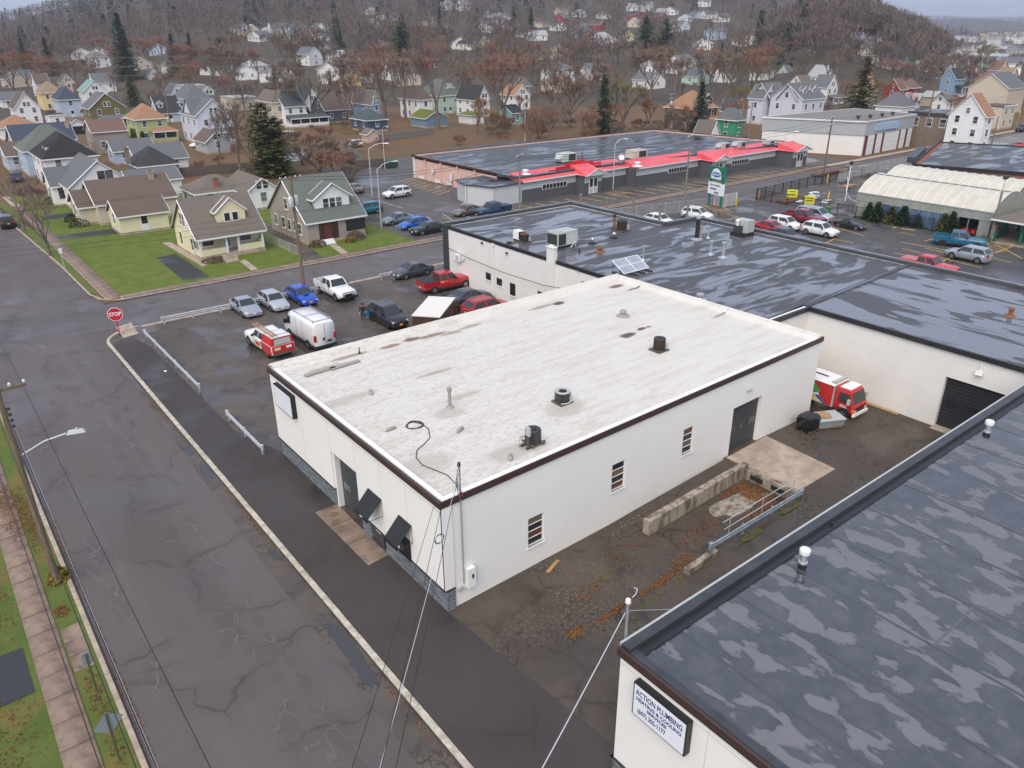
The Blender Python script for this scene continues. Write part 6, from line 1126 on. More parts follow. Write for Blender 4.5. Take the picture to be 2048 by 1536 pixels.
rtu(1132,324,ZP,'pale green rooftop unit on the plaza roof behind the red stepped sign','unit_green',1.5,1.0,1.5); rtu(1272,317,ZP,'beige rooftop unit on the middle of the plaza roof','unit_beige',1.7,1.0,1.5,False); rtu(1445,299,ZP,'small grey rooftop unit, left of the pair on the plaza roof','unit_grey',1.1,.8,1.2); rtu(1477,296,ZP,'small grey rooftop unit, right of the pair on the plaza roof','unit_grey',1.1,.8,1.2); rtu(1536,290,ZP,'low grey unit at the right end of the plaza roof','unit_grey',1.0,.7,.9,False)
t = thing('satellite_dish', 'white satellite dish on the plaza roof', 'dish', GP(1241,327,ZP)); MB().tube([(0,0,0),(0,0,.8)], .05, 6).build('mast', 'steel_galv', t); d_ = MB().lathe([(.02,0),(.3,.04),(.52,.14),(.54,.14),(.3,.07),(.02,.03)], 16).build('dish', 'trim_white', t, True, loc=(0,-.1,1.0)); d_.rotation_euler = (1.1,0,-.6)
for px, py, l in ((1275,332,'white mushroom vent near the beige unit on the plaza'), (1051,348,'white mushroom vent at the left of the plaza roof')): pipe('roof_vent', l, px, py, ZP, .5, .35, 'trim_white', 'mush', capr=1.5)
pipe('vent_stack', 'thin black stack beside the green unit on the plaza', 1164, 322, ZP, 1.6, .07, 'black', flange=False)
# ================================================================== WHITE GARAGE BUILDING ACROSS THE STREET
GB = thing('garage_building', 'white garage with grey metal upper wall and faded blue sign', 'building', (166,93,0)); A, B = Vector((158.5,84.3)), Vector((180.6,85.1)); Ls, Bk = Vector((150.5,103.5)), Vector((183,101))
ins = lambda k: [tuple(p+((Vector((167,93))-p).normalized()*k)) for p in (A, B, Bk, Ls)]
part(GB, MB().prism(ins(.25), -.1, 4.0), 'lower_wall', 'block_white'); M('metal_ribbed', (.40,.42,.44), .5, (.34,.36,.38), 3, stretch=(6,6,.2)); M('roof_gravel', (.22,.20,.19), .85, (.17,.16,.15), 4)
part(GB, MB().prism(ins(.05), 4.0, 6.6), 'metal_cladding', 'metal_ribbed'); part(GB, MB().prism(ins(-.08), 6.6, 6.8), 'roof', 'roof_gravel'); m = MB(); c_ = ins(-.12)
for k in range(4): curb(m, c_[k], c_[(k+1) % 4], 6.55, 6.83, .16)
part(GB, m, 'roof_trim', 'trim_white'); dr_ = (B-A).normalized(); nn = Vector((dr_.y,-dr_.x)); at = lambda x, o=0: A+dr_*(x-A.x)-nn*-o
px_ = [YP(p, q, 84.6).x for p, q in ((1726,300),(1745,296),(1762,292),(1797,285),(1812,283))]
for k, x in enumerate(px_): p = at(x); part(GB, MB().box(p.x-.3,p.x+.3,p.y-.18,p.y+.1,-.02,3.95), 'door_pier', 'metal_red_dark' if 'metal_red_dark' in MATS else M('metal_red_dark', (.14,.012,.02), .5))
M('door_white', (.68,.68,.66), .6)
for a, b in list(zip(px_, px_[1:]))+[(px_[-1], B.x-.6)]:
    if b-a > .8:
        d_ = None; p = at((a+b)/2); hwid = (b-a)/2-.42; d_ = part(GB, MB().box(p.x-hwid,p.x+hwid,p.y-.06,p.y+.1,0,3.85), 'overhead_door', 'door_white')
        for z in (.95,1.9,2.85): MB().box(p.x-hwid,p.x+hwid,p.y-.075,p.y-.058,z-.02,z+.02).build('door_joint', 'unit_grey', d_)
a, b = YP(1750,262,84.4).x, YP(1797,250,84.4).x; M('faded_blue', (.26,.45,.68), .7, (.36,.47,.58), 1.5); part(GB, MB().box(a,b,A.y-.04+.3*0,A.y+.4,4.65,6.0), 'painted_panel', 'faded_blue')
for k in range(7): part(GB, MB().box(a+.8+k*(b-a-1.6)/7,a+.8+k*(b-a-1.6)/7+.75,A.y-.055,A.y-.03,4.95,5.7), 'faded_lettering', 'metal_ribbed')
for px, py in ((1716,238),(1740,236),(1764,233),(1785,230)): p = GP(px,py,6.8); part(GB, MB().lathe([(.3,6.8),(.3,7.2),(.5,7.35),(.45,7.5)], 10, p.x, p.y), 'roof_vent', 'unit_dark')
# ================================================================== NURSERY
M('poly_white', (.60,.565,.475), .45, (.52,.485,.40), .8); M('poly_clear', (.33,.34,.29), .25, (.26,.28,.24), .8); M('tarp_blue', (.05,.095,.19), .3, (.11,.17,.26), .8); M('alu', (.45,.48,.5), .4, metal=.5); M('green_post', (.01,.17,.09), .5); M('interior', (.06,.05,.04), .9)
GH = thing('greenhouse', 'gutter connected greenhouse with cream arched roofs', 'greenhouse', (114,47,0)); X0, Y0, Y1 = 104.7, 37.6, 55.2; ZE = 3.3
def arch(x0, w, y0, y1, nb, u0=0, u1=1.0):
    for k in range(nb):
        a, b = y0+(y1-y0)*k/nb, y0+(y1-y0)*(k+1)/nb; m = MB(); ns = 9
        for i in range(ns):
            f = lambda u: (x0+w*u, ZE+2.05*math.sin(math.pi*min(1,max(0,u)))**.75)
            (xa_, za), (xb_, zb) = f(u0+(u1-u0)*i/ns), f(u0+(u1-u0)*(i+1)/ns); m.quad((xa_,a+.03,za),(xa_,b-.03,za),(xb_,b-.03,zb),(xb_,a+.03,zb)) if False else m.quad((xa_,b-.03,za),(xa_,a+.03,za),(xb_,a+.03,zb),(xb_,b-.03,zb))
        part(GH, m, 'roof_panel', 'poly_white', True)
    for k in range(nb+1):
        y = y0+(y1-y0)*k/nb; pts = [(x0+w*u, y, ZE+.03+2.05*math.sin(math.pi*u)**.75) for u in [u0+(u1-u0)*i/10 for i in range(11)]]; part(GH, MB().tube(pts, .05, 4), 'hoop', 'trim_white')
arch(X0, 9.6, Y0, Y1, 14); arch(X0+9.6, 9.6, Y0+1.5, Y1+1.8, 14); m = MB(); m.box(X0+4.2,X0+4.3,Y0,Y1,ZE+2.0,ZE+2.09); part(GH, m, 'ridge_bar', 'unit_dark'); part(GH, MB().box(X0+9.4,X0+9.8,Y0,Y1+1.5,ZE-.1,ZE+.1), 'gutter', 'alu')
nb = 14
for k in range(nb):
    a, b = Y0+(Y1-Y0)*k/nb+.04, Y0+(Y1-Y0)*(k+1)/nb-.04
    part(GH, MB().box(X0-.02,X0+.03,a,b,2.35,ZE-.05), 'upper_pane', 'poly_clear')
    if k not in (1, 2): part(GH, MB().box(X0-.02,X0+.03,a,b,.05,2.28), 'lower_pane', 'tarp_blue' if 4 <= k <= 10 else 'poly_clear')
for k in range(nb+1): y = Y0+(Y1-Y0)*k/nb; part(GH, MB().box(X0-.06,X0+.04,y-.03,y+.03,0,ZE), 'mullion', 'alu')
part(GH, MB().box(X0-.07,X0+.05,Y0,Y1,2.28,2.36).box(X0-.08,X0+.06,Y0,Y1,ZE-.06,ZE+.08), 'transom', 'alu')
for y in (Y0, Y1): 
    pts = [(X0+9.6*i/12, y, ZE+2.05*math.sin(math.pi*i/12)**.75) for i in range(13)]; m = MB(); m.quad(*([(X0,y,0)]+pts+[(X0+9.6,y,0)])); part(GH, m, 'end_wall', 'poly_clear')
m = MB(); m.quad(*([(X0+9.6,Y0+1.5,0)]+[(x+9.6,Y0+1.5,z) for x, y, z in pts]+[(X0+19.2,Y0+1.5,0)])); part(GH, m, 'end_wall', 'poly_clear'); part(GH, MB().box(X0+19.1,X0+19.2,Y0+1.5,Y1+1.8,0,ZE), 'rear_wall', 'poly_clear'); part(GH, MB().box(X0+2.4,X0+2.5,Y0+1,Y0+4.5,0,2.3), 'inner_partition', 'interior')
for k, (y, mt_) in enumerate(((39.4,'metal_red_flat'), (40.6,'metal_red_flat'))):
    t = thing('garden_tractor', 'red garden machine in the greenhouse opening, %s' % ('right one','left one')[k], 'machine', (X0+.9,y,0), 2.8); MB().box(-.5,.5,-.3,.3,.35,.8,top=(.1,.05)).build('body', mt_, t); MB().box(-.3,.1,-.22,.22,.8,1.05).build('seat', 'black', t)
    for x in (-.38,.42):
        for s_ in (-1,1): w_ = MB().lathe([(.22,-.08),(.22,.08)], 12).build('wheel', 'rubber', t, loc=(x,s_*.38,.22)); w_.rotation_euler.x = math.pi/2
for k in range(3): tag(MB().tube([(0,0,1.3),(0,0,1.9),(.05,.06,1.95)], [.05,.09,.05], 6).build('hanging_goods', ['black','tarp_blue','black'][k], None, False, (X0+.5,39.9+.55*k,0)), 'dark goods hanging in the greenhouse opening, %s' % ['right','middle','left'][k], 'goods', 'hanging goods')
CN = thing('canopy', 'entrance canopy with grey shingle roof on green posts', 'canopy', (109,32,0)); e_ = GP(1990,438,2.95); m = MB(); x0, y1 = 103.4, 37.2; m.quad((x0,10,2.95),(x0,y1,2.95),(109.5,y1-4,5.2),(109.5,10,5.2)) if False else None
m.quad((x0,y1,2.95),(x0,10,2.95),(109.5,10,5.0),(109.5,y1-5,5.0)); m.quad((x0,y1,2.95),(109.5,y1-5,5.0),(115,y1,2.95)); m.quad((115,y1,2.95),(109.5,y1-5,5.0),(109.5,10,5.0),(115,10,2.95)); m.quad((x0,y1,2.75),(x0,y1,2.95),(115,y1,2.95),(115,y1,2.75)); m.quad((x0,10,2.75),(x0,10,2.95),(x0,y1,2.95),(x0,y1,2.75)); m.quad((x0,10,2.76),(x0,y1,2.76),(115,y1,2.76),(115,10,2.76)); part(CN, m, 'roof', 'shingle_taupe'); part(CN, MB().box(x0-.05,x0+.03,10,y1+.05,2.72,2.92).box(x0-.05,115,y1,y1+.06,2.72,2.92), 'eave_trim', 'trim_white')
for x, y in ((104.3,36.6),(104.9,33.9),(108.2,36.9),(104.9,30.5),(112,36.8)): part(CN, MB().box(x-.14,x+.14,y-.14,y+.14,0,2.75), 'post', 'green_post')
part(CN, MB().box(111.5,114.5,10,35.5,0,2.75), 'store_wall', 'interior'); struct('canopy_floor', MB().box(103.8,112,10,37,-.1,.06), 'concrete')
t = thing('pot_plants', 'dark planter of red flowering plants beside the canopy post', 'plants', (103.9,37.5,0)); r_ = random.Random(9); m = MB()
for k in range(260): x, y, z = r_.gauss(0,.28), r_.gauss(0,.55), abs(r_.gauss(.35,.2)); s_ = .06; m.quad((x-s_,y,z),(x,y-s_,z+.03),(x+s_,y,z+.02),(x,y+s_,z+.06))
m.build('foliage', 'conifer' if 'conifer' in MATS else M('conifer', (.025,.055,.022), .8, (.045,.085,.03), 8), t); MB().box(-.4,.4,-.8,.8,0,.3).build('planter', 'wood_dark', t)
signpost(1982,485,'small red stop sign by the canopy','rect',2.1,'sign_red',.9,.35,'steel_galv')
t = thing('lot_lamp', 'wooden lamp post with square head beside the greenhouse', 'lamp', (103.9,36.9,0)); MB().tube([(0,0,0),(0,0,6.2)], .13, 8).build('pole', 'wood_grey', t); MB().tube([(0,0,6.2),(0,0,7.6)], .05, 6).build('neck', 'steel_galv', t); MB().box(-.35,.35,-.2,.2,7.6,7.95).build('lamp_head', 'unit_dark', t)
BB = thing('brick_building', 'low red brick building with dark flat roof beyond the greenhouse', 'building', (145,48,0)); pb = [(130,60.2),(133.2,50),(139.5,30),(172,40),(160,70)]; part(BB, MB().prism(pb, -.1, 3.9), 'wall', 'brick_red'); part(BB, MB().prism([(131,59.4),(134,50.3),(140.2,31.3),(170.5,41),(159.3,68.8)], 3.9, 4.0), 'roof', 'roof_epdm_far')
m = MB()
for a, b in zip(pb, pb[1:]+pb[:1]): curb(m, a, b, 3.6, 4.25 if a == (160,70) else 4.1, .35)
part(BB, m, 'parapet', 'fascia_black'); part(BB, MB().prism([(130.6,61.6),(131.2,60.6),(145,65.4),(144.5,66.6)], 4.0, 4.9), 'raised_parapet', 'coping')
# green pylon sign
t = thing('pylon_sign', 'green two post pylon sign with white letter board', 'sign', (92.4,69.9,0)); tz = math.atan2(71.2-68.6, 92.7-92.1); t.rotation_euler.z = tz-math.pi; wpx = 1.35
for s_ in (-1, 1): MB().box(s_*wpx-.12,s_*wpx+.12,-.12,.12,0,6.1).build('post', 'green_post', t)
MB().box(-wpx-.25,wpx+.25,-.2,.2,4.3,6.3).build('sign_box', 'green_post', t); MB().box(-wpx-.2,wpx+.2,-.22,.22,2.35,4.0).build('letter_board', 'face_white', t)
for s_ in (-1,):
    m = MB(); m.quad(*([(-1.1,-.215,4.55)]+[(1.1*math.cos(a),-.215,4.85+1.2*math.sin(a)) for a in [math.pi-k*math.pi/16 for k in range(17)]]+[(1.1,-.215,4.55)])[::-1]); m.build('sign_arch', 'face_white', t); m = MB(); m.quad(*[(.95*math.cos(a),-.23,5.15+.36*math.sin(a)) for a in [2*math.pi*k/24 for k in range(24)]]); m.build('sign_oval', 'decal_blue', t)
    text('lettering', 'AGWAY', .42, 'face_white', t, (0,-.236,5.15), RX_NEGY, .002, bold=.01); text('board_lettering', 'NOW HIRING', .36, 'black', t, (0,-.225,3.65), RX_NEGY, .002, bold=.01)
    for z, w0, w1 in ((3.15,-1.0,.55), (2.65,-.1,.95)):
        for k in range(int((w1-w0)/.2)): MB().box(w0+.2*k,w0+.2*k+.13,-.23,-.22,z-.14,z+.14).build('board_lettering', 'black', t)
t = thing('stone_planter', 'low brown stone bed under the green sign', 'planter', (92.3,69.6,0)); t.rotation_euler.z = tz
m = MB(); m.box(-2.3,2.3,-1.0,1.0,0,.6,top=(.12,.12)); m.build('stone_edge', 'stone_brown', t)
for k in range(22): MB().box(-.2,.2,-.14,.14,0,.28,top=(.03,.03)).build('stone', 'stone_brown', t, loc=(-2.25+.44*(k % 11),-1.02 if k < 11 else 1.02,.02+.28*(k % 2)))
patch('soil', 'leaf_litter', 0, 0, .61, 1.9, .75, t, 16, 2)
# yard stock
for k, (px, py, l) in enumerate(((1583,399,'yellow banner sign on the yard bed'), (1617,412,'yellow sandwich board in front of the bags'))):
    t = thing('sale_sign', l, 'sign', GP(px,py), -.9); MB().box(-.75,.75,-.04,.04,.25,1.5).build('panel', 'sign_yellow' , t)
    for z in (1.2,.8): MB().box(-.5,.5,-.06,-.04,z-.07,z+.07).build('lettering', 'post_green', t)
    MB().box(-.7,-.64,-.04,.04,0,.25).box(.64,.7,-.04,.04,0,.25).build('leg', 'black', t)
r_ = random.Random(5); M('bag_white', (.62,.66,.72), .5, (.5,.56,.68), 3)
for px, py, n, l in ((1600,406,6,'low stack of white bags left of the sandwich board'), (1628,396,16,'tall stack of white bags behind the sandwich board'), (1650,405,7,'low stack of white bags right of the sandwich board')):
    t = thing('bag_stack', l, 'bags', GP(px,py))
    for k in range(n): MB().lathe([(.3,0),(.42,.05),(.42,.14),(.28,.2)], 8).build('bag', 'bag_white', t, loc=(r_.uniform(-.5,.5),r_.uniform(-.4,.4),.17*(k//3)))
    MB().box(-.7,.7,-.6,.6,-.0,.06).build('pallet', 'wood_grey', t)
t = thing('yard_implement', 'orange yellow farm implement boom in the nursery yard', 'machine', GP(1655,405), .5); MB().tube([(-1.6,0,.9),(1.6,0,1.3)], .1, 6).build('boom', 'bollard_yellow', t); MB().box(-.3,.1,-.3,.3,0,.9).build('stand', 'rust', t)
tag(MB().lathe([(.3,0),(.36,.75),(.39,.8)], 14).build('bin', 'decal_green', None, False, GP(1656,425)), 'bright green tub by the nursery fence', 'bin')
for px, py, l in ((1665,345,'raised bed with dark soil along the street fence'), (1585,402,'black edged bed at the fence corner')):
    t = thing('raised_bed', l, 'planter', GP(px,py), .02); w2 = 6 if px == 1665 else 3; MB().box(-w2,w2,-.9,.9,0,.3).build('frame', 'wood_dark', t); MB().box(-w2+.1,w2-.1,-.8,.8,.3,.33).build('soil', 'leaf_litter', t)
for k, (px, py) in enumerate(((1700,338),(1722,340),(1705,352),(1690,366),(1735,352),(1735,372),(1695,380))):
    t = thing('display_table', 'weathered plant display bench in the nursery yard, %s from the street' % ['first','second','third','fourth','fifth','sixth','seventh'][k], 'bench', GP(px,py), .05, 'plant benches in the yard')
    for j in range(6): MB().box(-1.5,1.5,-.6+.2*j,-.43+.2*j,.75,.8).build('slat', 'wood_grey' if k < 5 else 'wood_fresh', t)
    for x in (-1.4,1.4):
        for y in (-.5,.5): MB().box(x-.05,x+.05,y-.05,y+.05,0,.75).build('leg', 'wood_grey', t)
t = thing('lot_lamp', 'white pole with loose cable at the greenhouse corner', 'lamp', tuple(GP(1690,402))); MB().tube([(0,0,0),(0,0,5.4)], .08, 8).build('pole', 'trim_white', t); MB().box(-.2,.2,-.2,.2,5.4,5.9).build('lamp_head', 'unit_dark', t); MB().tube([(1.8,1.2,3.2),(.4,.3,2.7),(-.4,-.1,1.6),(-.2,-.9,.4),(.6,-1.8,.1)], .035, 5).build('cable', 'trim_white', t)
# ================================================================== HOUSES
def _win(w, h, trim):
    k = ('win', w, h, trim)
    if k not in _cm:
        fm = MB().box(-w/2-.09,w/2+.09,-.05,.02,-.09,h+.1).box(-w/2-.13,w/2+.13,-.09,.0,-.13,-.07).mesh('window', trim)
        pn = MB().box(-w/2,w/2,-.065,-.045,.03,h/2-.03).mesh('pane', 'glass_pane'), MB().box(-w/2,w/2,-.065,-.045,h/2+.03,h-.03).mesh('pane', 'glass_pane')
        _cm[k] = (fm, pn)
    return _cm[k]
HF = []   # footprints, to keep trees out of houses
def window(t, x, y, z, face, w=.85, h=1.35, trim='trim_white', lod=0):
    fm, pn = _win(w, h, trim); o = ob('window', fm, t, (x,y,z), 0 if face == '-y' else -math.pi/2); ob('pane', pn[0], o); ob('pane', pn[1], o); return o
def gable(m, x0, x1, y0, y1, z, rh, axis, o=.35, th=.15):
    if axis == 'x':
        ym = (y0+y1)/2; s_ = rh/(ym-y0); a = (x0-o*.8, x1+o*.8)
        for sg, ye in ((1, y0-o), (-1, y1+o)):
            ze_ = z-o*s_; P = [(a[0],ye,ze_),(a[1],ye,ze_),(a[1],ym,z+rh),(a[0],ym,z+rh)]; Q = [(p[0],p[1],p[2]+th) for p in P]
            if sg > 0: m.quad(*Q)
            else: m.quad(*Q[::-1])
            m.quad(*(P[::-1] if sg > 0 else P)); 
            for k in range(4): j = (k+1) % 4; m.quad(P[k],P[j],Q[j],Q[k]) if sg > 0 else m.quad(P[j],P[k],Q[k],Q[j])
    else:
        xm = (x0+x1)/2; s_ = rh/(xm-x0); a = (y0-o*.8, y1+o*.8)
        for sg, xe in ((1, x0-o), (-1, x1+o)):
            ze_ = z-o*s_; P = [(xe,a[1],ze_),(xe,a[0],ze_),(xm,a[0],z+rh),(xm,a[1],z+rh)]; Q = [(p[0],p[1],p[2]+th) for p in P]
            m.quad(*(Q if sg > 0 else Q[::-1])); m.quad(*(P[::-1] if sg > 0 else P))
            for k in range(4): j = (k+1) % 4; m.quad(P[k],P[j],Q[j],Q[k]) if sg > 0 else m.quad(P[j],P[k],Q[k],Q[j])
def hip(m, x0, x1, y0, y1, z, rh, o=.4):
    x0, x1, y0, y1 = x0-o, x1+o, y0-o, y1+o; w_, d_ = x1-x0, y1-y0; k = min(w_, d_)/2
    if w_ >= d_: r0, r1 = (x0+k*.95,(y0+y1)/2,z+rh), (x1-k*.95,(y0+y1)/2,z+rh)
    else: r0, r1 = ((x0+x1)/2,y0+k*.95,z+rh), ((x0+x1)/2,y1-k*.95,z+rh)
    c = [(x0,y0,z),(x1,y0,z),(x1,y1,z),(x0,y1,z)]
    if w_ >= d_: m.quad(c[0],c[1],r1,r0); m.quad(c[1],c[2],r1); m.quad(c[2],c[3],r0,r1); m.quad(c[3],c[0],r0)
    else: m.quad(c[0],c[1],r0); m.quad(c[1],c[2],r1,r0); m.quad(c[2],c[3],r1); m.quad(c[3],c[0],r0,r1)
    m.quad(*c[::-1])
def rake(m, x0, x1, y0, y1, z, rh, axis, o=.35):   # white barge and eave boards
    if axis == 'x':
        ym = (y0+y1)/2; s_ = rh/(ym-y0)
        for x in (x0-o*.8-.02, x1+o*.8+.02): m.tube([(x,y0-o,z-o*s_+.06),(x,ym,z+rh+.06),(x,y1+o,z-o*s_+.06)], .085, 4)
        m.box(x0-o*.8,x1+o*.8,y0-o-.05,y0-o-.005,z-o*s_-.06,z-o*s_+.13)
    else:
        xm = (x0+x1)/2; s_ = rh/(xm-x0)
        for y in (y0-o*.8-.02, y1+o*.8+.02): m.tube([(x0-o,y,z-o*s_+.06),(xm,y,z+rh+.06),(x1+o,y,z-o*s_+.06)], .085, 4)
        m.box(x0-o-.05,x0-o-.005,y0-o*.8,y1+o*.8,z-o*s_-.06,z-o*s_+.13)
def wallbox(m, x0, x1, y0, y1, z0, z, rh=0, axis=None):
    m.box(x0,x1,y0,y1,z0,z)
    if rh and axis == 'x':
        for x in (x0, x1): q = [(x,y0,z),(x,(y0+y1)/2,z+rh),(x,y1,z)]; m.quad(*(q[::-1] if x == x1 else q))
    if rh and axis == 'y':
        for y in (y0, y1): q = [(x0,y,z),(x1,y,z),((x0+x1)/2,y,z+rh)]; m.quad(*(q if y == y0 else q[::-1]))
def house(label, near, right, wy, ze, rt, rh, axis, wall, roof, porch=None, dormers=(), chimney=None, lod=0, base=False, trim='trim_white', name='house', cat='house', win=True, gwin=True, door=True, extra=None, group=None, rz=0, floors=None, recess=0):
    if not lod and near[0] > 1000: wy *= .75 if near[0] < 1400 else .52
    if base: p = TP(*near) if lod else GP(*near, 0)
    else:
        p = GP(*near, ze); p.z = 0
    if isinstance(right, tuple): q = GP(*right, 0 if base else ze); wx = max(2.2, q.x-p.x)
    else: wx = right
    g0 = hz(p.x, p.y) if lod else 0.0; t = thing(name, label, cat, (p.x,p.y,g0-.02), rz, group); HF.append((p.x-1.5,p.x+wx+1.5,p.y-1.5,p.y+wy+1.5))
    m = MB()
    if recess:
        m.box(0, wx, recess, wy, -.05, ze)
        for x in (0, wx): qq = [(x,0,ze),(x,wy/2,ze+rh),(x,wy,ze)]; m.quad(*(qq[::-1] if x else qq))
        MB().box(.05,wx-.05,.05,recess,0,.5).build('porch_floor', 'concrete', t); pw = MB()
        for a_, b_ in ((.1,wx*.42),(wx*.60,wx-.1)): pw.box(a_,b_,.08,.2,.3,1.2)
        pw.box(.06,.18,.1,recess,.3,1.2).box(wx-.18,wx-.06,.1,recess,.3,1.2); pw.build('porch_wall', 'siding_'+wall, t)
        for x in (.2,wx*.42,wx*.60,wx-.2): MB().box(x-.12,x+.12,.06,.3,.4,ze-.02).build('porch_post', 'trim_white', t)
        d_ = MB().box(wx*.51-.5,wx*.51+.5,recess-.06,recess,.5,2.5).build('door', 'trim_white', t); MB().box(wx*.51-.35,wx*.51+.35,recess-.08,recess-.05,.8,2.2).build('door_window', 'siding_teal', d_)
        for x in (wx*.22,wx*.80): window(t, x, recess, 1.15, '-y', 1.3, 1.2)
    else: wallbox(m, 0, wx, 0, wy, -.6 if lod else -.05, ze, rh if rt == 'gable' else 0, axis)
    m.build('wall', 'siding_'+wall if wall in SD else wall, t)
    if not lod: MB().box(-.03,wx+.03,-.03,wy+.03,-.05,.35).build('foundation', 'concrete', t)
    m = MB(); tr = MB()
    if rt == 'gable': gable(m, 0, wx, 0, wy, ze, rh, axis); rake(tr, 0, wx, 0, wy, ze, rh, axis)
    elif rt == 'hip': hip(m, 0, wx, 0, wy, ze, rh); tr.box(-.44,wx+.44,-.46,-.40,ze-.16,ze+.04).box(-.46,-.40,-.44,wy+.44,ze-.16,ze+.04)
    elif rt == 'flat': m.box(-.2,wx+.2,-.2,wy+.2,ze,ze+.25); tr.box(-.25,wx+.25,-.25,-.2,ze-.05,ze+.26)
    rf = m.build('roof', 'shingle_'+roof, t); tr.build('eave_trim', trim, t)
    if chimney: cx, cy, hh, cm_ = chimney; MB().box(cx-.35,cx+.35,cy-.35,cy+.35,ze*.6,ze+rh+hh).box(cx-.42,cx+.42,cy-.42,cy+.42,ze+rh+hh-.2,ze+rh+hh).build('chimney', cm_, rf)
    if win:
        nf = floors or max(1, int((ze+.4)/2.6)); fh = ze/nf
        for f in range(nf):
            z = f*fh+.95+(.25 if nf == 1 else 0)
            if z+1.2 > ze+.3: z = ze-1.35
            nx = max(1, int(wx/(3.1 if not lod else 4.5)));
            for k in range(nx):
                if f == 0 and door and k == nx//2 and not lod: continue
                if f == 0 and porch and lod == 0 and k not in (0, nx-1): continue
                window(t, wx*(k+.5)/nx, 0, z, '-y', trim=trim, lod=lod)
            ny = max(1, int(wy/(3.4 if not lod else 4.5)))
            for k in range(ny): window(t, 0, wy*(k+.5)/ny, z, '-x', trim=trim, lod=lod)
        if rt == 'gable' and gwin and rh > 1.6 and not lod:
            if axis == 'y': window(t, wx/2-.5, 0, ze+.35, '-y', .7, 1.1, trim); window(t, wx/2+.5, 0, ze+.35, '-y', .7, 1.1, trim)
            else: window(t, 0, wy/2, ze+.3, '-x', .7, 1.1, trim)
    if door and not lod: d_ = MB().box(wx/2-.5,wx/2+.5,-.06,.0,.3,2.4).build('door', 'trim_white', t); MB().box(wx/2-.38,wx/2+.38,-.075,-.055,1.2,2.2).build('door_window', 'glass_dark', d_)
    if porch:
        x0, x1, dp, zr, kind = porch[:5]; pr_ = MB()
        if kind == 'hip': hip(pr_, x0, x1, -dp, .1, zr, .9, .3)
        else: pr_.quad((x0-.2,-dp-.3,zr),(x1+.2,-dp-.3,zr),(x1+.2,0,zr+.75),(x0-.2,0,zr+.75)); pr_.quad((x0-.2,-dp-.3,zr-.12),(x0-.2,0,zr-.12),(x1+.2,0,zr-.12),(x1+.2,-dp-.3,zr-.12)); pr_.quad((x0-.2,-dp-.3,zr-.12),(x1+.2,-dp-.3,zr-.12),(x1+.2,-dp-.3,zr),(x0-.2,-dp-.3,zr)); pr_.quad((x0-.2,0,zr-.12),(x0-.2,-dp-.3,zr-.12),(x0-.2,-dp-.3,zr),(x0-.2,0,zr+.75))
        pr_.build('porch_roof', 'shingle_'+roof, t); MB().box(x0-.2,x1+.2,-dp-.36,-dp-.3,zr-.2,zr+.02).build('porch_trim', trim, t); MB().box(x0,x1,-dp,0,0,.45).build('porch_floor', 'concrete', t)
        n_ = max(2, int((x1-x0)/2.4)+1)
        for k in range(n_): x = x0+.12+(x1-x0-.24)*k/(n_-1); MB().box(x-.1,x+.1,-dp+.02,-dp+.22,.45,zr-.1).build('porch_post', trim, t)
        if len(porch) > 5 and porch[5] == 'closed':
            MB().box(x0,x1,-dp,-.02,.45,1.2).build('porch_wall', 'siding_'+wall, t)
            for k in range(n_-1): a = x0+.3+(x1-x0-.24)*k/(n_-1); b = a+(x1-x0)/(n_-1)-.45; MB().box(a,b,-dp+.05,-dp+.09,1.2,zr-.25).build('porch_screen', 'glass_dark', t)
        else: MB().box(x0,(x0+x1)/2-.8,-dp,-dp+.1,.45,1.15).box((x0+x1)/2+.8,x1,-dp,-dp+.1,.45,1.15).build('porch_wall', 'siding_'+wall, t)
    for (pos, dw, dh, dz, face) in dormers:   # gabled dormers in the -y (or -x) slope
        d_ = MB(); s_ = rh/((wy if face == '-y' else wx)/2)
        if face == '-y':
            y0 = (dz)/s_; d_.box(pos-dw/2,pos+dw/2,y0,y0+dw*.9+1,ze+dz-.3,ze+dz+dh); q = [(pos-dw/2,y0,ze+dz+dh),(pos+dw/2,y0,ze+dz+dh),(pos,y0,ze+dz+dh+dw*.42)]; d_.quad(*q); o = d_.build('dormer', 'siding_'+wall, t)
            g_ = MB(); gable(g_, pos-dw/2, pos+dw/2, y0, min(wy*.55, y0+dw+1.6), ze+dz+dh, dw*.42, 'y', .22, .1); g_.build('dormer_roof', 'shingle_'+roof, o); w_ = MB(); rake(w_, pos-dw/2, pos+dw/2, y0, y0+1, ze+dz+dh, dw*.42, 'y', .22); w_.build('dormer_trim', trim, o); nw = 2 if dw > 2 else 1
            for k in range(nw): fm, pn = _win(.6, 1.0, trim); wo = ob('window', fm, o, (pos+(k-(nw-1)/2)*.95,y0,ze+dz+.15)); 
            for k in range(nw): ob('dormer_pane', MB().box(-.3,.3,-.07,-.05,.05,.95).mesh('dormer_pane', 'glass_dark'), o, (pos+(k-(nw-1)/2)*.95,y0,ze+dz+.15))
        else:
            x0 = dz/s_; d_.box(x0,x0+dw*.9+1,pos-dw/2,pos+dw/2,ze+dz-.3,ze+dz+dh); o = d_.build('dormer', 'siding_'+wall, t); g_ = MB(); hip(g_, x0, x0+dw+1, pos-dw/2, pos+dw/2, ze+dz+dh, .7, .25); g_.build('dormer_roof', 'shingle_'+roof, o); MB().box(x0-.03,x0,pos-dw*.25,pos+dw*.25,ze+dz+.15,ze+dz+dh-.12).build('dormer_window', 'glass_dark', o)
    return t
H = house
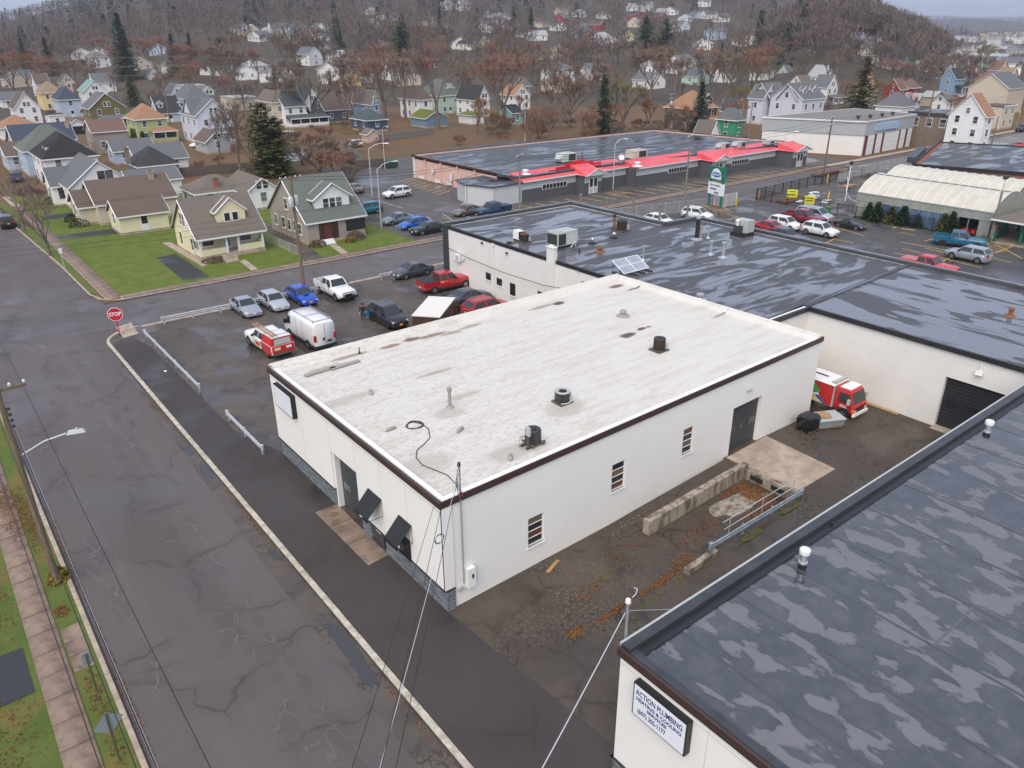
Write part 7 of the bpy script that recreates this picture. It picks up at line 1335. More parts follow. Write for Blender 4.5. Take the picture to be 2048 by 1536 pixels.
# --- along the corner lawn
t = H('cream bungalow with brown roof, dormer and open front porch', (394,476), (531,458), 8.6, 2.75, 'gable', 3.6, 'x', 'cream', 'taupe', dormers=[(4.6,3.4,1.35,1.0,'-y')], win=False, door=False, gwin=False, recess=2.1)
for y, z in ((4.2,3.4),(5.2,3.4),(2.2,.9),(6.3,.9)): window(t, 0, y, z, '-x', .7, 1.4)
yb = thing('front_steps', 'concrete steps up to the cream bungalow porch', 'steps', tuple(GP(466,524)))
for k in range(4): MB().box(-.75,.75,-.1+.3*k,.25+.3*k,0,.18*(k+1)).build('step', 'concrete', yb)
H('pale yellow garage with brown roof and white door', (236,432.5), (334,420), 5.2, 2.55, 'gable', 1.6, 'x', 'cream', 'brown', name='garage', cat='garage')
t = H('tan bungalow with brown gable roof and chimney', (193,409), (352,391), 8.2, 2.9, 'gable', 2.5, 'x', 'beige', 'brown', chimney=(8.4,3.4,.7,'concrete'), door=False)
t2 = H('front enclosed porch wing of the tan bungalow with white windows', (157,414), 5.0, 5.6, 2.6, 'gable', 1.7, 'x', 'beige', 'brown', name='porch_wing', cat='porch', door=False)
t = H('white bungalow with grey cross gable roof and black framed windows', (139,375), (262,361), 11, 3.6, 'gable', 3.3, 'y', 'white', 'grey', gwin=False, door=False, trim='trim_white')
for x in (4.5,5.6): window(t, x, 0, 3.9, '-y', .8, 1.5, 'black')
t2 = H('white front wing with black framed windows and grey hip roof', (102,371), 4.6, 5.0, 3.2, 'gable', 2.2, 'x', 'white', 'grey', name='house_wing', cat='house wing', win=False, door=False, gwin=False)
window(t2, 1.3, 0, 1.3, '-y', .9, 1.5, 'black'); window(t2, 2.6, 0, 1.3, '-y', .9, 1.5, 'black'); window(t2, 0, 2, 1.3, '-x', .9, 1.4, 'trim_white')
H('white rear wing with low grey roof behind the white bungalow', (260,366), (347,349), 6, 2.8, 'gable', 1.4, 'x', 'white', 'grey', name='house_wing', cat='house wing', door=False)
t = H('grey and white bungalow with weathered roof and wide dormer', (613,444), (729,427), 11.5, 2.9, 'gable', 4.4, 'x', 'taupe', 'green', gwin=True, door=False, win=False)
d_ = MB().box(1.9,6.6,1.3,5.6,3.6,5.3).build('dormer', 'siding_white', t); MB().quad((1.9,1.29,5.3),(6.6,1.29,5.3),(4.25,1.29,6.9)).build('dormer_gable', 'siding_white', d_); g_ = MB(); gable(g_, 1.9, 6.6, 1.3, 6.5, 5.3, 1.6, 'y', .4, .12); g_.build('dormer_roof', 'shingle_green', d_); w_ = MB(); rake(w_, 1.9, 6.6, 1.3, 3, 5.3, 1.6, 'y', .4); w_.build('dormer_trim', 'trim_white', d_)
for x in (3.35,4.25,5.15): window(d_, x, 1.3, 4.0, '-y', .7, 1.15)
MB().box(-.02,.0,.3,11.3,2.4,6.9).build('gable_siding', 'siding_white', t) if False else None
for y, z in ((2.2,1.0),(3.6,1.2),(5.4,1.0),(7.2,1.0),(9.6,1.0),(5.7,3.6)): window(t, 0, y, z, '-x', .8, 1.3)
M('porch_dark', (.05,.022,.016), .5); MB().box(1.5,4.1,-.05,.02,.4,2.5).build('porch_screen_door', 'porch_dark', t); MB().box(5.2,7.9,-.05,.02,1.0,2.35).build('porch_opening', 'glass_dark', t); MB().box(2.2,3.2,-.08,-.04,.4,2.3).build('door', 'red_oxide', t)
fs = thing('front_steps', 'white steps up to the grey bungalow porch', 'steps', tuple(GP(659,489)))
for k in range(3): MB().box(-.9,.9,-.1+.3*k,.25+.3*k,0,.17*(k+1)).build('step', 'trim_white', fs)
H('white garage with brown hip roof behind the cream bungalow', (492,386), (548,374), 9, 2.7, 'gable', 1.8, 'y', 'white', 'taupe', name='garage', cat='garage', door=False)
H('garage with wide grey-brown hip roof left of the white garage', (392,388), (488,372), 7, 2.6, 'hip', 2.0, 'x', 'white', 'taupe', name='garage', cat='garage', chimney=(3.4,1.0,-.2,'brick_red'), door=False)
# --- left neighbourhood
H('white house with dark brown hip roof and two hipped dormers', (87,319), (204,314.6), 12, 5.0, 'hip', 3.6, 'x', 'white', 'black', dormers=[(4,3.2,.9,.9,'-x')], chimney=(13.0,.2,-2.9,'stone_brown'), door=False)
H('long low house with dark blue shingle roof', (29,286), (138,271), 9, 4.2, 'gable', 2.9, 'x', 'tan', 'navy', chimney=(10.5,3,.4,'concrete'), door=False)
H('pale house with grey-green hip roof behind the dark hip roof', (48,303), (150,285), 9, 4.6, 'hip', 4.0, 'x', 'paleblue', 'green', door=False)
H('small house with brown roof at the left edge', (12,312), (45,309), 8, 2.9, 'gable', 2.0, 'x', 'paleblue', 'brown', door=False); H('low house with orange-brown roof at the left edge', (1,256), (76,250), 9, 3.2, 'hip', 2.6, 'x', 'white', 'orange', door=False)
H('taupe two storey barn garage with brown roof', (184,264), (260,262), 7, 4.6, 'gable', 2.1, 'x', 'taupe', 'redbrown', name='barn', cat='barn', door=False)
H('open white garage with a red car inside', (137,250), (171,248), 6, 2.5, 'gable', 1.2, 'y', 'white', 'redbrown', name='garage', cat='garage', win=False, door=False)
gg = THINGS[-1]; MB().box(.8,4.4,-.04,.01,.05,2.1).build('door_opening', 'black', gg)
H('light green house with orange-brown hip roof and porch', (271.6,239.6), (336.6,236.7), 9.5, 5.4, 'hip', 3.2, 'x', 'lime', 'orange', porch=(2.6,8.2,2.6,2.7,'hip','closed'))
H('blue cape house with dark roof and two gabled dormers', (317,226), (368,224), 8, 2.9, 'gable', 4.2, 'x', 'paleblue', 'dark', dormers=[(1.2,1.5,1.3,1.2,'-y'),(7.2,1.5,1.3,1.2,'-y')])
t = H('tall lavender white house with grey cross gables', (392,231), (450,224), 12, 6.6, 'gable', 3.3, 'y', 'lavender', 'grey', porch=(3.5,7.5,2.2,2.8,'shed'))
g_ = MB(); gable(g_, 0, 6.5, 3.2, 9, 6.6, 3.2, 'x', .3); g_.build('cross_roof', 'shingle_grey', t); m = MB(); q = [(0,3.2,6.6),(0,9,6.6),(0,6.1,9.7)]; m.quad(*q[::-1]); m.build('gable_panel', 'siding_lavender', t)
H('pale green house with broad grey hip roof and two red chimneys', (373,198.6), (449,201), 13, 6.0, 'hip', 4.0, 'x', 'mint', 'grey', dormers=[(7.5,3,.9,1.0,'-y')], chimney=(6.0,3.0,-2.6,'brick_red'), door=False)
H('small blue-grey gabled garage with red framed windows', (412,284), (454,279), 8, 2.6, 'gable', 2.0, 'y', 'grey', 'brown', name='garage', cat='garage', trim='trim_white', door=False)
H('pale blue garage with grey roof and blue door', (227,302.5), (288,288), 5.5, 2.7, 'gable', 1.7, 'x', 'paleblue', 'grey', name='garage', cat='garage')
H('white garage with wide grey roof behind the black hip roof', (274,322), (345,302), 7, 2.7, 'gable', 2.2, 'x', 'white', 'grey', name='garage', cat='garage', door=False)
H('slate blue garage with black hip roof', (277,334), (369,331), 8, 2.6, 'hip', 2.9, 'x', 'steelblue', 'dark', name='garage', cat='garage', door=False)
H('dark olive house with grey gable roof and white windows', (179,217), (250,213), 10, 5.4, 'gable', 3.6, 'y', 'olive', 'grey', porch=(1.5,10.5,2.4,2.7,'hip','closed'))
H('white house with steep brown gable roof on the left', (29,216), (97,220), 11, 4.8, 'gable', 3.9, 'y', 'white', 'brown', door=False); H('white flat roofed rear wing of the brown gabled house', (97,232), (131,231), 6, 3.2, 'flat', 0, 'x', 'white', 'dark', name='house_wing', cat='house wing', door=False)
H('yellow two storey house with tan hip roof', (81,186), (129,184), 10, 5.8, 'hip', 3.4, 'x', 'yellow', 'tan', porch=(3.5,8.5,2.4,2.7,'hip')); H('pale blue house with navy hip roof and brick chimney', (117,200), (169,200), 11, 5.4, 'hip', 3.6, 'x', 'paleblue', 'navy', chimney=(6,5,.6,'brick_red'))
H('white house with teal trimmed grey gable', (168,182), (214,180), 10, 5.6, 'gable', 3.2, 'y', 'white', 'teal', door=False, trim='trim_white'); H('tan gabled house behind the yellow house', (124,165), (153.5,165), 9, 5.8, 'gable', 3, 'y', 'beige', 'taupe', door=False)
H('white house partly behind trees left of the tan gable', (72,168), (96,166), 10, 6, 'gable', 3.6, 'x', 'white', 'brown', door=False); H('white house with grey roof left of the tall spruce', (188,166), (228,164), 10, 5.6, 'gable', 3.4, 'x', 'white', 'grey', door=False); H('low grey roofed ranch at the left edge', (2,201), (52,198), 9, 2.9, 'gable', 2.4, 'x', 'white', 'grey', door=False)
H('white house with two gables right of the tall spruce', (298,153), (320,152), 10, 5.5, 'gable', 3.2, 'y', 'white', 'grey', lod=0, door=False); H('small white gabled house behind the blue cape', (344,188), (368,186), 9, 4.5, 'gable', 3.2, 'y', 'white', 'grey', door=False); H('white roofed low building behind the grey hip roof', (366,172), (408,170), 9, 4, 'flat', 0, 'x', 'beige', 'pale', door=False); H('beige flat roofed building right of the hip roofed house', (461,196.5), (512,194), 10, 4.2, 'flat', 0, 'x', 'beige', 'pale', door=False)
# --- centre
H('white two storey house with dark green roof and long porch', (568.7,213), (616,211), 10, 5.6, 'gable', 3.4, 'x', 'white', 'bluegreen', porch=(.3,11.5,2.6,2.6,'shed','closed'), chimney=(.8,4.5,.8,'concrete')); H('house with brown band and grey hip roof behind the white porch house', (545,205), (566,203), 11, 6.6, 'hip', 3, 'x', 'beige', 'taupe', door=False)
H('white gabled house between the porch house and slate house', (612,203), (642,201), 9, 5, 'gable', 4, 'y', 'white', 'dark', door=False); H('slate house with dark roof and small gabled dormer', (649.5,220), (729,221), 9, 3.6, 'gable', 3.6, 'x', 'slate', 'brown', dormers=[(14.5,2.2,1.5,.5,'-y')], door=False)
H('navy garage with dark green hip roof and white windows', (734.5,241), (780,239), 9, 2.9, 'hip', 2.4, 'x', 'navy', 'bluegreen', name='garage', cat='garage', door=False); H('blue two storey house with grey roof behind the navy garage', (745,204), (812,210), 12, 6.2, 'gable', 3.0, 'y', 'blue', 'taupe', door=False)
H('pink garden shed with grey roof by the lot fence', (735,268.5), (756,266.5), 3, 2.0, 'gable', 1.0, 'y', 'pink', 'taupe', name='garden_shed', cat='shed', win=False, door=False); H('mint green house with green hip roof and porch', (877,192), (961,193), 12, 5.6, 'hip', 4.6, 'x', 'mint', 'green', porch=(8,15,2.6,2.7,'hip'), dormers=[(5.5,3,1.1,1.0,'-y')])
H('white house with dark gable right of the mint house', (958,198), (1015,200), 12, 5.4, 'gable', 3.6, 'y', 'white', 'dark', door=False); H('small white garage with mossy green roof', (943.5,231), (975,230), 6.5, 2.6, 'hip', .9, 'x', 'white', 'moss', name='garage', cat='garage', door=False, win=False); H('blue-grey shed with mossy gable roof', (852,237), (897,234), 8, 2.5, 'gable', 1.7, 'y', 'steelblue', 'moss', name='shed', cat='shed', door=False, win=False)
H('white house with brown roof left of the mint house', (838,200), (870,199), 11, 5.6, 'hip', 3.4, 'x', 'white', 'brown', door=False); H('teal garage with dark roof behind the plaza', (1024,226), (1052,225), 9, 3.2, 'gable', 1.8, 'x', 'teal', 'dark', name='garage', cat='garage', door=False); H('blue house with taupe hip roof above the teal garage', (1050,172), (1082,173), 10, 5.5, 'hip', 3, 'x', 'blue', 'taupe', door=False); H('white and orange house among trees above the plaza', (1030,190), (1072,189), 10, 5, 'gable', 3, 'y', 'white', 'orange', door=False)
H('house with maroon gable far behind the twin trees', (868,134), (900,136), 12, 7, 'gable', 4, 'y', 'white', 'red', door=False); H('white house with green roof right of the maroon gable', (912,135), (936,135), 10, 6, 'hip', 3, 'x', 'white', 'green', door=False)
H('red brick block behind the maroon gabled house', (845,138), (868,139), 9, 6.5, 'flat', 0, 'x', 'brick', 'dark', door=False)
# --- right
H('brown victorian house with orange roof and white trimmed gable', (1385,218), (1466,216), 12, 5.8, 'hip', 4.0, 'x', 'brown', 'orange', porch=(4,11,2.4,2.8,'hip'), dormers=[(6.5,3.2,1.4,.5,'-y')]); H('bright green house with grey hip roof', (1472,241), (1517,242), 10, 5.0, 'hip', 2.6, 'x', 'green', 'grey', door=False); H('small grey gabled house left of the lavender apartments', (1475,219), (1503,221), 10, 4.6, 'gable', 2.6, 'y', 'lavender', 'bluegreen', door=False)
t = H('lavender apartment house with twin front gables and grey roof', (1606,198.5), (1647,194), 19, 7.2, 'gable', 3.6, 'x', 'lavender', 'grey', door=False, dormers=[(3,1.8,1.0,1.2,'-y'),(7.5,1.8,1.0,1.2,'-y')])
for y in (4.5,13): g_ = MB(); gable(g_, -.3, 8, y-3.1, y+3.1, 7.2, 3.4, 'x', .35); g_.build('cross_roof', 'shingle_grey', t); m = MB(); m.quad((-.05,y+3.1,7.2),(-.05,y,10.5),(-.05,y-3.1,7.2)); m.build('gable_panel', 'siding_lavender', t); w_ = MB(); rake(w_, -.3, 6, y-3.1, y+3.1, 7.2, 3.4, 'x', .35); w_.build('gable_trim', 'trim_white', t)
H('grey white end block of the lavender apartments', (1527,196), 6, 9, 7.0, 'gable', 3.2, 'y', 'lavender', 'grey', name='house_wing', cat='house wing', door=False)
H('white cottage with white gable behind the plaza roof', (1420,272), (1452,271), 9, 2.2, 'gable', 3.0, 'y', 'white', 'taupe', name='cottage', door=False, win=False)
H('mint gabled house far behind the lavender apartments', (1576,148), (1605,148), 11, 5.5, 'gable', 3.6, 'x', 'mint', 'grey', door=False); H('white house with pale roof and tall gable right of the mint one', (1640,152), (1668,150), 11, 6, 'gable', 4, 'y', 'white', 'pale', door=False); H('white house with grey roof beside the big pine', (1655,174), (1692,173), 11, 6, 'gable', 3.6, 'y', 'white', 'grey', porch=(1,8,2.4,2.7,'shed')); H('white house with small twin gables above the apartments', (1603,166), (1640,165), 10, 4.6, 'gable', 2.6, 'x', 'white', 'taupe', door=False); H('small red roofed house above the green house', (1548,146), (1566,146), 8, 3.5, 'hip', 2, 'x', 'brick', 'red', door=False)
H('cream house with big tan gambrel roof right of the big pine', (1745,186), (1797,188), 11, 5.2, 'gable', 6.0, 'x', 'beige', 'orange', door=False); H('white house with grey hip roof behind the garage building', (1806,214), (1830,211), 15, 4.2, 'hip', 3.6, 'x', 'white', 'grey', door=False); H('dark red house among the trees on the right', (1800,178), (1822,177), 10, 5.6, 'gable', 3, 'x', 'red', 'redbrown', door=False); H('second dark red house partly hidden right of the first', (1826,176), (1848,175), 10, 5.4, 'hip', 3, 'x', 'red', 'redbrown', door=False)
t = thing('stone_building', 'two storey brown stone commercial building with shopfronts', 'building', (*GP(1905,229,7.0)[:2], 0)); q = GP(1944,223,7.0)-GP(1905,229,7.0); wxx = q.x; MB().box(0,wxx,0,9.4,-.1,6.8).build('wall', 'stone_brown', t); MB().box(-.2,wxx+.2,-.2,9.6,6.8,7.05).build('roof', 'roof_epdm_far', t); MB().box(-.25,wxx+.25,-.28,-.2,6.5,7.1).box(-.28,-.2,-.25,9.6,6.5,7.1).build('cornice', 'unit_dark', t)
for k in range(4): window(t, wxx*(k+.5)/4, 0, 4.2, '-y', 1.1, 1.6, 'siding_mint')
for k in range(3): window(t, 0, 1.6+3*k, 4.2, '-x', 1.2, 1.7)
MB().box(0,wxx,-.4,-.02,3.2,3.6).build('shop_fascia', 'concrete', t)
for k in range(5): MB().box(wxx*k/4-.25 if k else .05,wxx*k/4+.25,-.12,-.01,0,3.2).build('shop_pier', 'red_oxide', t)
for k in range(4): MB().box(wxx*k/4+.4,wxx*(k+1)/4-.4,-.06,-.005,.5,3.0).build('shop_window', 'glass_pane', t)
HF.append((t.location.x,t.location.x+wxx,t.location.y,t.location.y+9.6))
t = H('white three storey house with orange roof by the far street', (1972,232), (1999,230), 14, 7.6, 'gable', 4.0, 'x', 'white', 'orange', door=False); H('large beige hall with grey roof and outside stair', (2018,177), (2075,174), 22, 7.5, 'gable', 4.0, 'x', 'beige', 'grey', door=False, win=False); H('blue house with dark roof and white gable', (1912,157), (1946,156), 11, 6, 'gable', 3.6, 'x', 'blue', 'dark', porch=(1,9,3,2.8,'shed'), door=False)
H('pale blue bungalow behind the stone building', (1837,198), (1876,202), 9, 3.2, 'gable', 1.6, 'y', 'paleblue', 'pale', door=False); H('white and grey garage with dark roof right of the pale blue bungalow', (1895,205), (1930,204), 9, 3.2, 'gable', 1.8, 'x', 'white', 'grey', name='garage', cat='garage', door=False); H('beige house with brown porch roof at the right edge', (2008,214), (2060,212), 10, 5.6, 'flat', 0, 'x', 'beige', 'brown', door=False); H('long tan shed with cream roof', (1868,193), (1912,192), 8, 3.2, 'gable', 1.4, 'y', 'tan', 'pale', name='shed', cat='shed', win=False, door=False)
H('cream house with wide brown hip roof', (1975,164), (2008,162), 11, 4.5, 'hip', 3.6, 'x', 'yellow', 'rust', door=False); H('low blue workshop with grey roof', (1962,156), (1995,154), 9, 4.5, 'gable', 1.6, 'x', 'steelblue', 'grey', name='workshop', door=False, win=False); H('orange and cream house with tan roof at the right edge', (2020,155), (2048,154), 10, 5.5, 'gable', 3.6, 'y', 'pink', 'tan', door=False); H('tan house with orange gable above the beige hall', (2000,140), (2030,139), 10, 5.5, 'gable', 3.8, 'y', 'beige', 'rust', door=False)
# --- houses scattered over the hillside: base pixel, width, wall, roof, storeys
HS = '''1075 120 white grey 1|1100 113 beige taupe 1|1040 75 white dark 1|1085 55 beige brown 1|1165 78 blue grey 2|1172 84 brick redbrown 1|1200 60 red brown 1|1128 45 red grey 1|1205 38 white grey 1|1232 85 cream brown 1|1190 98 white pale 2|1245 83 cream dark 1|1268 38 red dark 1|1300 24 white grey 2|1322 32 white pale 1|1350 30 white grey 1|1320 42 brick brown 1|1375 46 white pale 1|1392 38 paleblue grey 1|1347 65 white grey 2|1360 60 paleblue grey 1|1430 80 paleblue grey 2|1440 45 white grey 1|1412 38 white grey 1|1404 14 white grey 2|1275 55 beige pale 1|1262 22 white pale 1|1480 92 white taupe 1|1500 88 grey grey 1|1420 100 white pale 1|1562 62 white grey 1|1585 66 lavender grey 1|1570 35 white grey 2|1550 28 red brown 1|1580 40 white grey 2|1710 95 paleblue grey 1|1745 100 white grey 1|1725 110 beige grey 1|1870 108 white grey 1
1025 60 white dark 1|1005 50 white grey 1|1002 42 white grey 1|985 66 white dark 1|970 62 beige grey 1|895 20 white pale 2|925 22 white pale 2|860 52 cream taupe 1|870 55 beige brown 1|730 30 white dark 1|740 48 white pale 1|752 52 beige grey 1|795 42 paleblue grey 1|765 45 white pale 1|980 35 paleblue dark 1|1110 62 white grey 1|1060 82 white pale 1|1120 30 beige taupe 1|1155 35 white pale 1
520 78 cream pale 1|545 74 white grey 2|560 80 white pale 1|585 70 paleblue grey 2|595 82 cream grey 1|630 78 white grey 2|642 82 white pale 1|470 66 white grey 1|495 72 cream pale 1|520 84 white grey 1|635 108 white grey 1|770 92 paleblue grey 1|905 98 white grey 1|945 100 white dark 1|960 96 white grey 1
620 132 white grey 2|665 128 white pale 1|690 134 grey dark 1|540 150 white grey 1|520 165 white dark 1|640 168 white taupe 2|680 172 yellow brown 1|705 165 grey dark 1|780 160 white grey 2|800 172 beige taupe 1|1110 168 white grey 2|1130 185 beige brown 1|1180 160 white grey 1|1290 150 white pale 1|1365 148 white grey 2|1395 170 mint grey 1|1440 150 beige brown 1|1460 165 white grey 1|1535 160 white dark 1|1300 178 white grey 1|150 120 white grey 1|180 118 white pale 1|300 112 paleblue grey 1|190 138 white taupe 2|265 142 beige grey 1|325 148 white grey 1|400 150 white dark 1|440 152 beige grey 1|475 160 white grey 1|505 148 white pale 1|45 170 white grey 1|15 176 beige brown 1
1880 140 white grey 1|1900 135 beige taupe 1|1925 128 white pale 1|1950 132 mint grey 1|1985 135 mint grey 1|2010 128 white pale 1|2035 135 beige brown 1|1905 122 white grey 2|1935 118 beige grey 1|1965 122 white pale 1|2000 118 white grey 1|2030 112 grey grey 2|1860 150 white pale 1|1890 152 beige grey 1|1920 148 white grey 1|1960 145 beige pale 1|2040 150 white grey 2|1880 100 white grey 1|1905 98 white pale 1|1930 102 beige grey 1|1960 104 white pale 1|1990 100 beige pale 1|2020 98 white grey 1|1780 140 white grey 1|1760 128 beige taupe 1|1800 132 mint grey 1'''
rr_ = random.Random(21); ORD = []
for rowi, rowt in enumerate(HS.split('\n')):
    where = ['on the right hillside', 'on the centre hillside', 'on the left hillside', 'in the middle distance', 'in the far town'][rowi]
    for e in rowt.split('|'):
        x, y, wl, rf_, st_ = e.split(); x, y, st_ = int(x), int(y), int(st_)
        ax = rr_.choice('xy'); w_ = rr_.uniform(8,12.5); ty = rr_.choice(['gable','gable','gable','hip'])
        H('%s %s house with %s %s roof %s' % ({'white':'white','paleblue':'pale blue'}.get(wl, wl), {1:'low',2:'tall'}[st_], {'pale':'pale grey'}.get(rf_, rf_), ty, where), (x,y), w_, rr_.uniform(8,11), 3.4 if st_ == 1 else 5.8, ty, rr_.uniform(2.4,3.6), ax, wl, rf_, lod=1, base=True, rz=rr_.uniform(-.5,.5), group='houses '+where)
# far town blocks and a water tower row on the valley floor
for k, (px, py, w_, h, mt_) in enumerate(((1968,84,26,11,'beige'),(1982,83,18,12,'white'),(1995,84,30,9,'grey'),(2008,83,20,13,'beige'),(2022,84,26,10,'white'),(2038,83,22,13,'beige'),(1945,88,40,8,'white'),(1990,92,60,7,'lightgrey'),(2040,90,50,8,'white'),(1920,90,26,8,'lightgrey'))):
    p = GP(px,py+2,0); p.z = hz(p.x,p.y); t = thing('town_block', 'pale far town building on the valley floor', 'building', p, .3, 'far town buildings'); MB().box(-w_/2,w_/2,-8,8,-1,h).build('wall', 'siding_'+mt_, t); MB().box(-w_/2-.4,w_/2+.4,-8.4,8.4,h,h+.6).build('roof', 'shingle_pale', t)
    for q in range(4): MB().box(-w_/2+w_*(q+.25)/4,-w_/2+w_*(q+.7)/4,-8.1,-8.0,h*.35,h*.7).build('window', 'glass_dark', t)
# ================================================================== TREES
g = NT('bark'); v = g.co((3,3,.6)); c = g.mix(g.ramp(g.noise(v, 2.5, 5, .7), .3, .7), (.12,.095,.075), (.21,.17,.14)); g.bump(g.noise(v, 8, 3), .6, .03); MATS['bark'] = g.fin(c, .9, spec=.2)
def twigmat(name, stops):
    g = NT(name); oi = g.n('ShaderNodeObjectInfo').outputs['Random']; cr = g.n('ShaderNodeValToRGB', {0: oi}); e = cr.color_ramp.elements
    e[0].color = (*stops[0],1); e[1].color = (*stops[-1],1)
    for k in range(1, len(stops)-1): q = e.new(k/(len(stops)-1)); q.color = (*stops[k],1)
    ri = g.n('ShaderNodeNewGeometry').outputs['Random Per Island']; hs = g.n('ShaderNodeHueSaturation', {'Value': g.ramp(ri, 0, 1, .65, 1.35)}); g.set(hs.inputs['Color'], cr.outputs[0]); MATS[name] = g.fin(hs.outputs[0], .85, spec=.2)
twigmat('twig', [(.235,.158,.122), (.21,.162,.13), (.25,.168,.122), (.20,.162,.138), (.235,.175,.13)]); twigmat('twig_red', [(.27,.148,.108), (.30,.155,.105)]); twigmat('twig_olive', [(.20,.165,.075), (.22,.17,.08)]); twigmat('twig_orange', [(.26,.14,.05), (.24,.12,.055)]); twigmat('twig_pink', [(.24,.16,.15), (.22,.14,.13)])
def needle(name, a, b):
    g = NT(name); ri = g.n('ShaderNodeNewGeometry').outputs['Random Per Island']; c = g.mix(ri, a, b); MATS[name] = g.fin(c, .8, spec=.2)
needle('needle_dark', (.035,.052,.030), (.085,.105,.058)); needle('needle_olive', (.08,.085,.03), (.16,.155,.055)); needle('needle_blue', (.06,.085,.07), (.12,.15,.125)); needle('needle_pine', (.04,.07,.030), (.085,.12,.05)); needle('needle_fresh', (.018,.042,.016), (.05,.09,.032)); needle('shrub_brown', (.09,.065,.045), (.16,.11,.07)); needle('shrub_green', (.03,.04,.018), (.06,.065,.03)); needle('gold_foliage', (.16,.11,.02), (.26,.19,.04))
def bare(seed, h=12, spread=4.6, mains=4, vase=.62, fork=.22, ntw=14, tw=.032):
    r = random.Random(seed); segs = []; tips = []
    def rec(p, d, ln, rad, lev):
        n = 2; q = p
        for k in range(n):
            d2 = (d+Vector((r.gauss(0,.09), r.gauss(0,.09), r.gauss(.05,.05)))).normalized(); q2 = q+d2*ln/n; segs.append((q, q2, rad*(1-.3*k/n), rad*(1-.3*(k+1)/n), lev)); q, d = q2, d2
        if lev >= 4: tips.append((q, d, ln)); return
        nb = r.choice((2,3,3)) if lev > 1 else 3
        for k in range(nb):
            ax = Vector((r.gauss(0,1), r.gauss(0,1), r.gauss(0,.6))).normalized(); e = (d+ax*r.uniform(.38,.75)+Vector((0,0,.10))).normalized(); rec(q, e, ln*r.uniform(.62,.82), rad*.58, lev+1)
        if lev > 1: tips.append((q, d, ln*.7))
    tr = h*.022; top = Vector((r.gauss(0,.1), r.gauss(0,.1), h*fork)); segs.append((Vector((0,0,-.2)), top, tr*1.25, tr, 0))
    for k in range(mains):
        a = 2*math.pi*(k+r.uniform(-.3,.3))/mains; e = Vector((math.cos(a)*vase, math.sin(a)*vase, 1)).normalized() if k else Vector((.1,.05,1)).normalized(); rec(top-Vector((0,0,r.uniform(0,.06)*h)), e, h*.27*r.uniform(.85,1.1), tr*.62, 1)
    tm, cm_ = MB(), MB()
    for (a, b, r0, r1, lev) in segs:
        if lev <= 2: tm.tube([a, b], [max(r0,.03), max(r1,.025)], 5 if lev < 2 else 4, False)
        else: tm.tube([a, b], [max(r0,.022), max(r1,.016)], 3, False)
    for (p, d, ln) in tips:
        for k in range(ntw):
            e = (d*.7+Vector((r.gauss(0,.6), r.gauss(0,.6), r.gauss(.25,.4)))).normalized(); l = r.uniform(.5,1.2)*h*.085; s_ = e.cross(Vector((r.gauss(0,1), r.gauss(0,1), r.gauss(0,1)))).normalized()*tw*r.uniform(.6,1.2)
            q = p-d*ln*r.uniform(0,.6); m_ = q+e*l*.5+Vector((r.gauss(0,.06), r.gauss(0,.06), .05))*l; cm_.quad(q-s_, q+s_, m_+s_*.6, m_-s_*.6); cm_.quad(m_-s_*.6, m_+s_*.6, q+e*l)
            f = (e+Vector((r.gauss(0,.5), r.gauss(0,.5), .2))).normalized(); cm_.quad(m_-s_*.5, m_+s_*.5, m_+f*l*.5)
    return tm.mesh('trunk', 'bark', True), cm_.mesh('crown', 'twig')
BARE = [bare(11), bare(12, spread=5, mains=5, vase=.8), bare(13, mains=3, vase=.45, fork=.3), bare(14, mains=4, vase=.7, ntw=16), bare(15, mains=6, vase=.95, fork=.14), bare(16, mains=5, vase=.55, fork=.26, ntw=15)]
SHRUB = [bare(31, 4, mains=7, vase=.9, fork=.04, ntw=12, tw=.022), bare(32, 4, mains=8, vase=1.1, fork=.03, ntw=11, tw=.022)]
SMALL = [bare(41, 7, mains=4, vase=.6, fork=.28, ntw=6, tw=.014), bare(42, 7, mains=5, vase=.7, fork=.25, ntw=6, tw=.014)]
def cone(seed, h, R, levels, per, droop, tuft, irr=.12, low=.06, mat='needle_dark', pw=1.0, gap=0.0, wd=.16):
    r = random.Random(seed); tm, cm_ = MB(), MB(); tm.tube([(0,0,-.2),(0,0,h*.6),(0,0,h)], [h*.018,h*.010,.03], 6, False)
    for i in range(levels):
        t = i/(levels-1); z = h*(low+(.985-low)*t); L = R*((1-t)**pw)*r.uniform(1-irr,1+irr)+.12
        if gap and r.random() < gap: L *= .55
        for k in range(max(4, int(per*(1-t*.55)))):
            a = r.uniform(0, 2*math.pi); l = L*r.uniform(.72,1.12); d = Vector((math.cos(a), math.sin(a), 0)); sd = Vector((-d.y, d.x, 0)); n = max(3, int(l/h*tuft*10)+2)
            for j in range(n):
                u = (j+.6)/n; p = d*(l*u)+Vector((0,0,z-droop*l*u*u+r.gauss(0,.05)*l)); s_ = wd*h*.1*(1.15-u*.55)*r.uniform(.7,1.3); e = (d*r.uniform(.6,1.2)+sd*r.gauss(0,.7)+Vector((0,0,r.gauss(.05,.25)))).normalized(); w_ = e.cross(Vector((r.gauss(0,.5), r.gauss(0,.5), 1))).normalized()
                cm_.quad(p-w_*s_*.5, p+w_*s_*.5, p+e*s_*1.9)
                cm_.quad(p-Vector((0,0,s_*.2)), p+w_*s_*.9-e*s_*.2, p+(e+w_).normalized()*s_*1.5)
    return tm.mesh('trunk', 'bark', True), cm_.mesh('crown', mat)
SPRUCE = [cone(51, 12, 3.3, 38, 24, .32, 1.9, .15, wd=.25), cone(52, 12, 3.6, 34, 22, .2, 1.9, .25, pw=.8, wd=.26)]
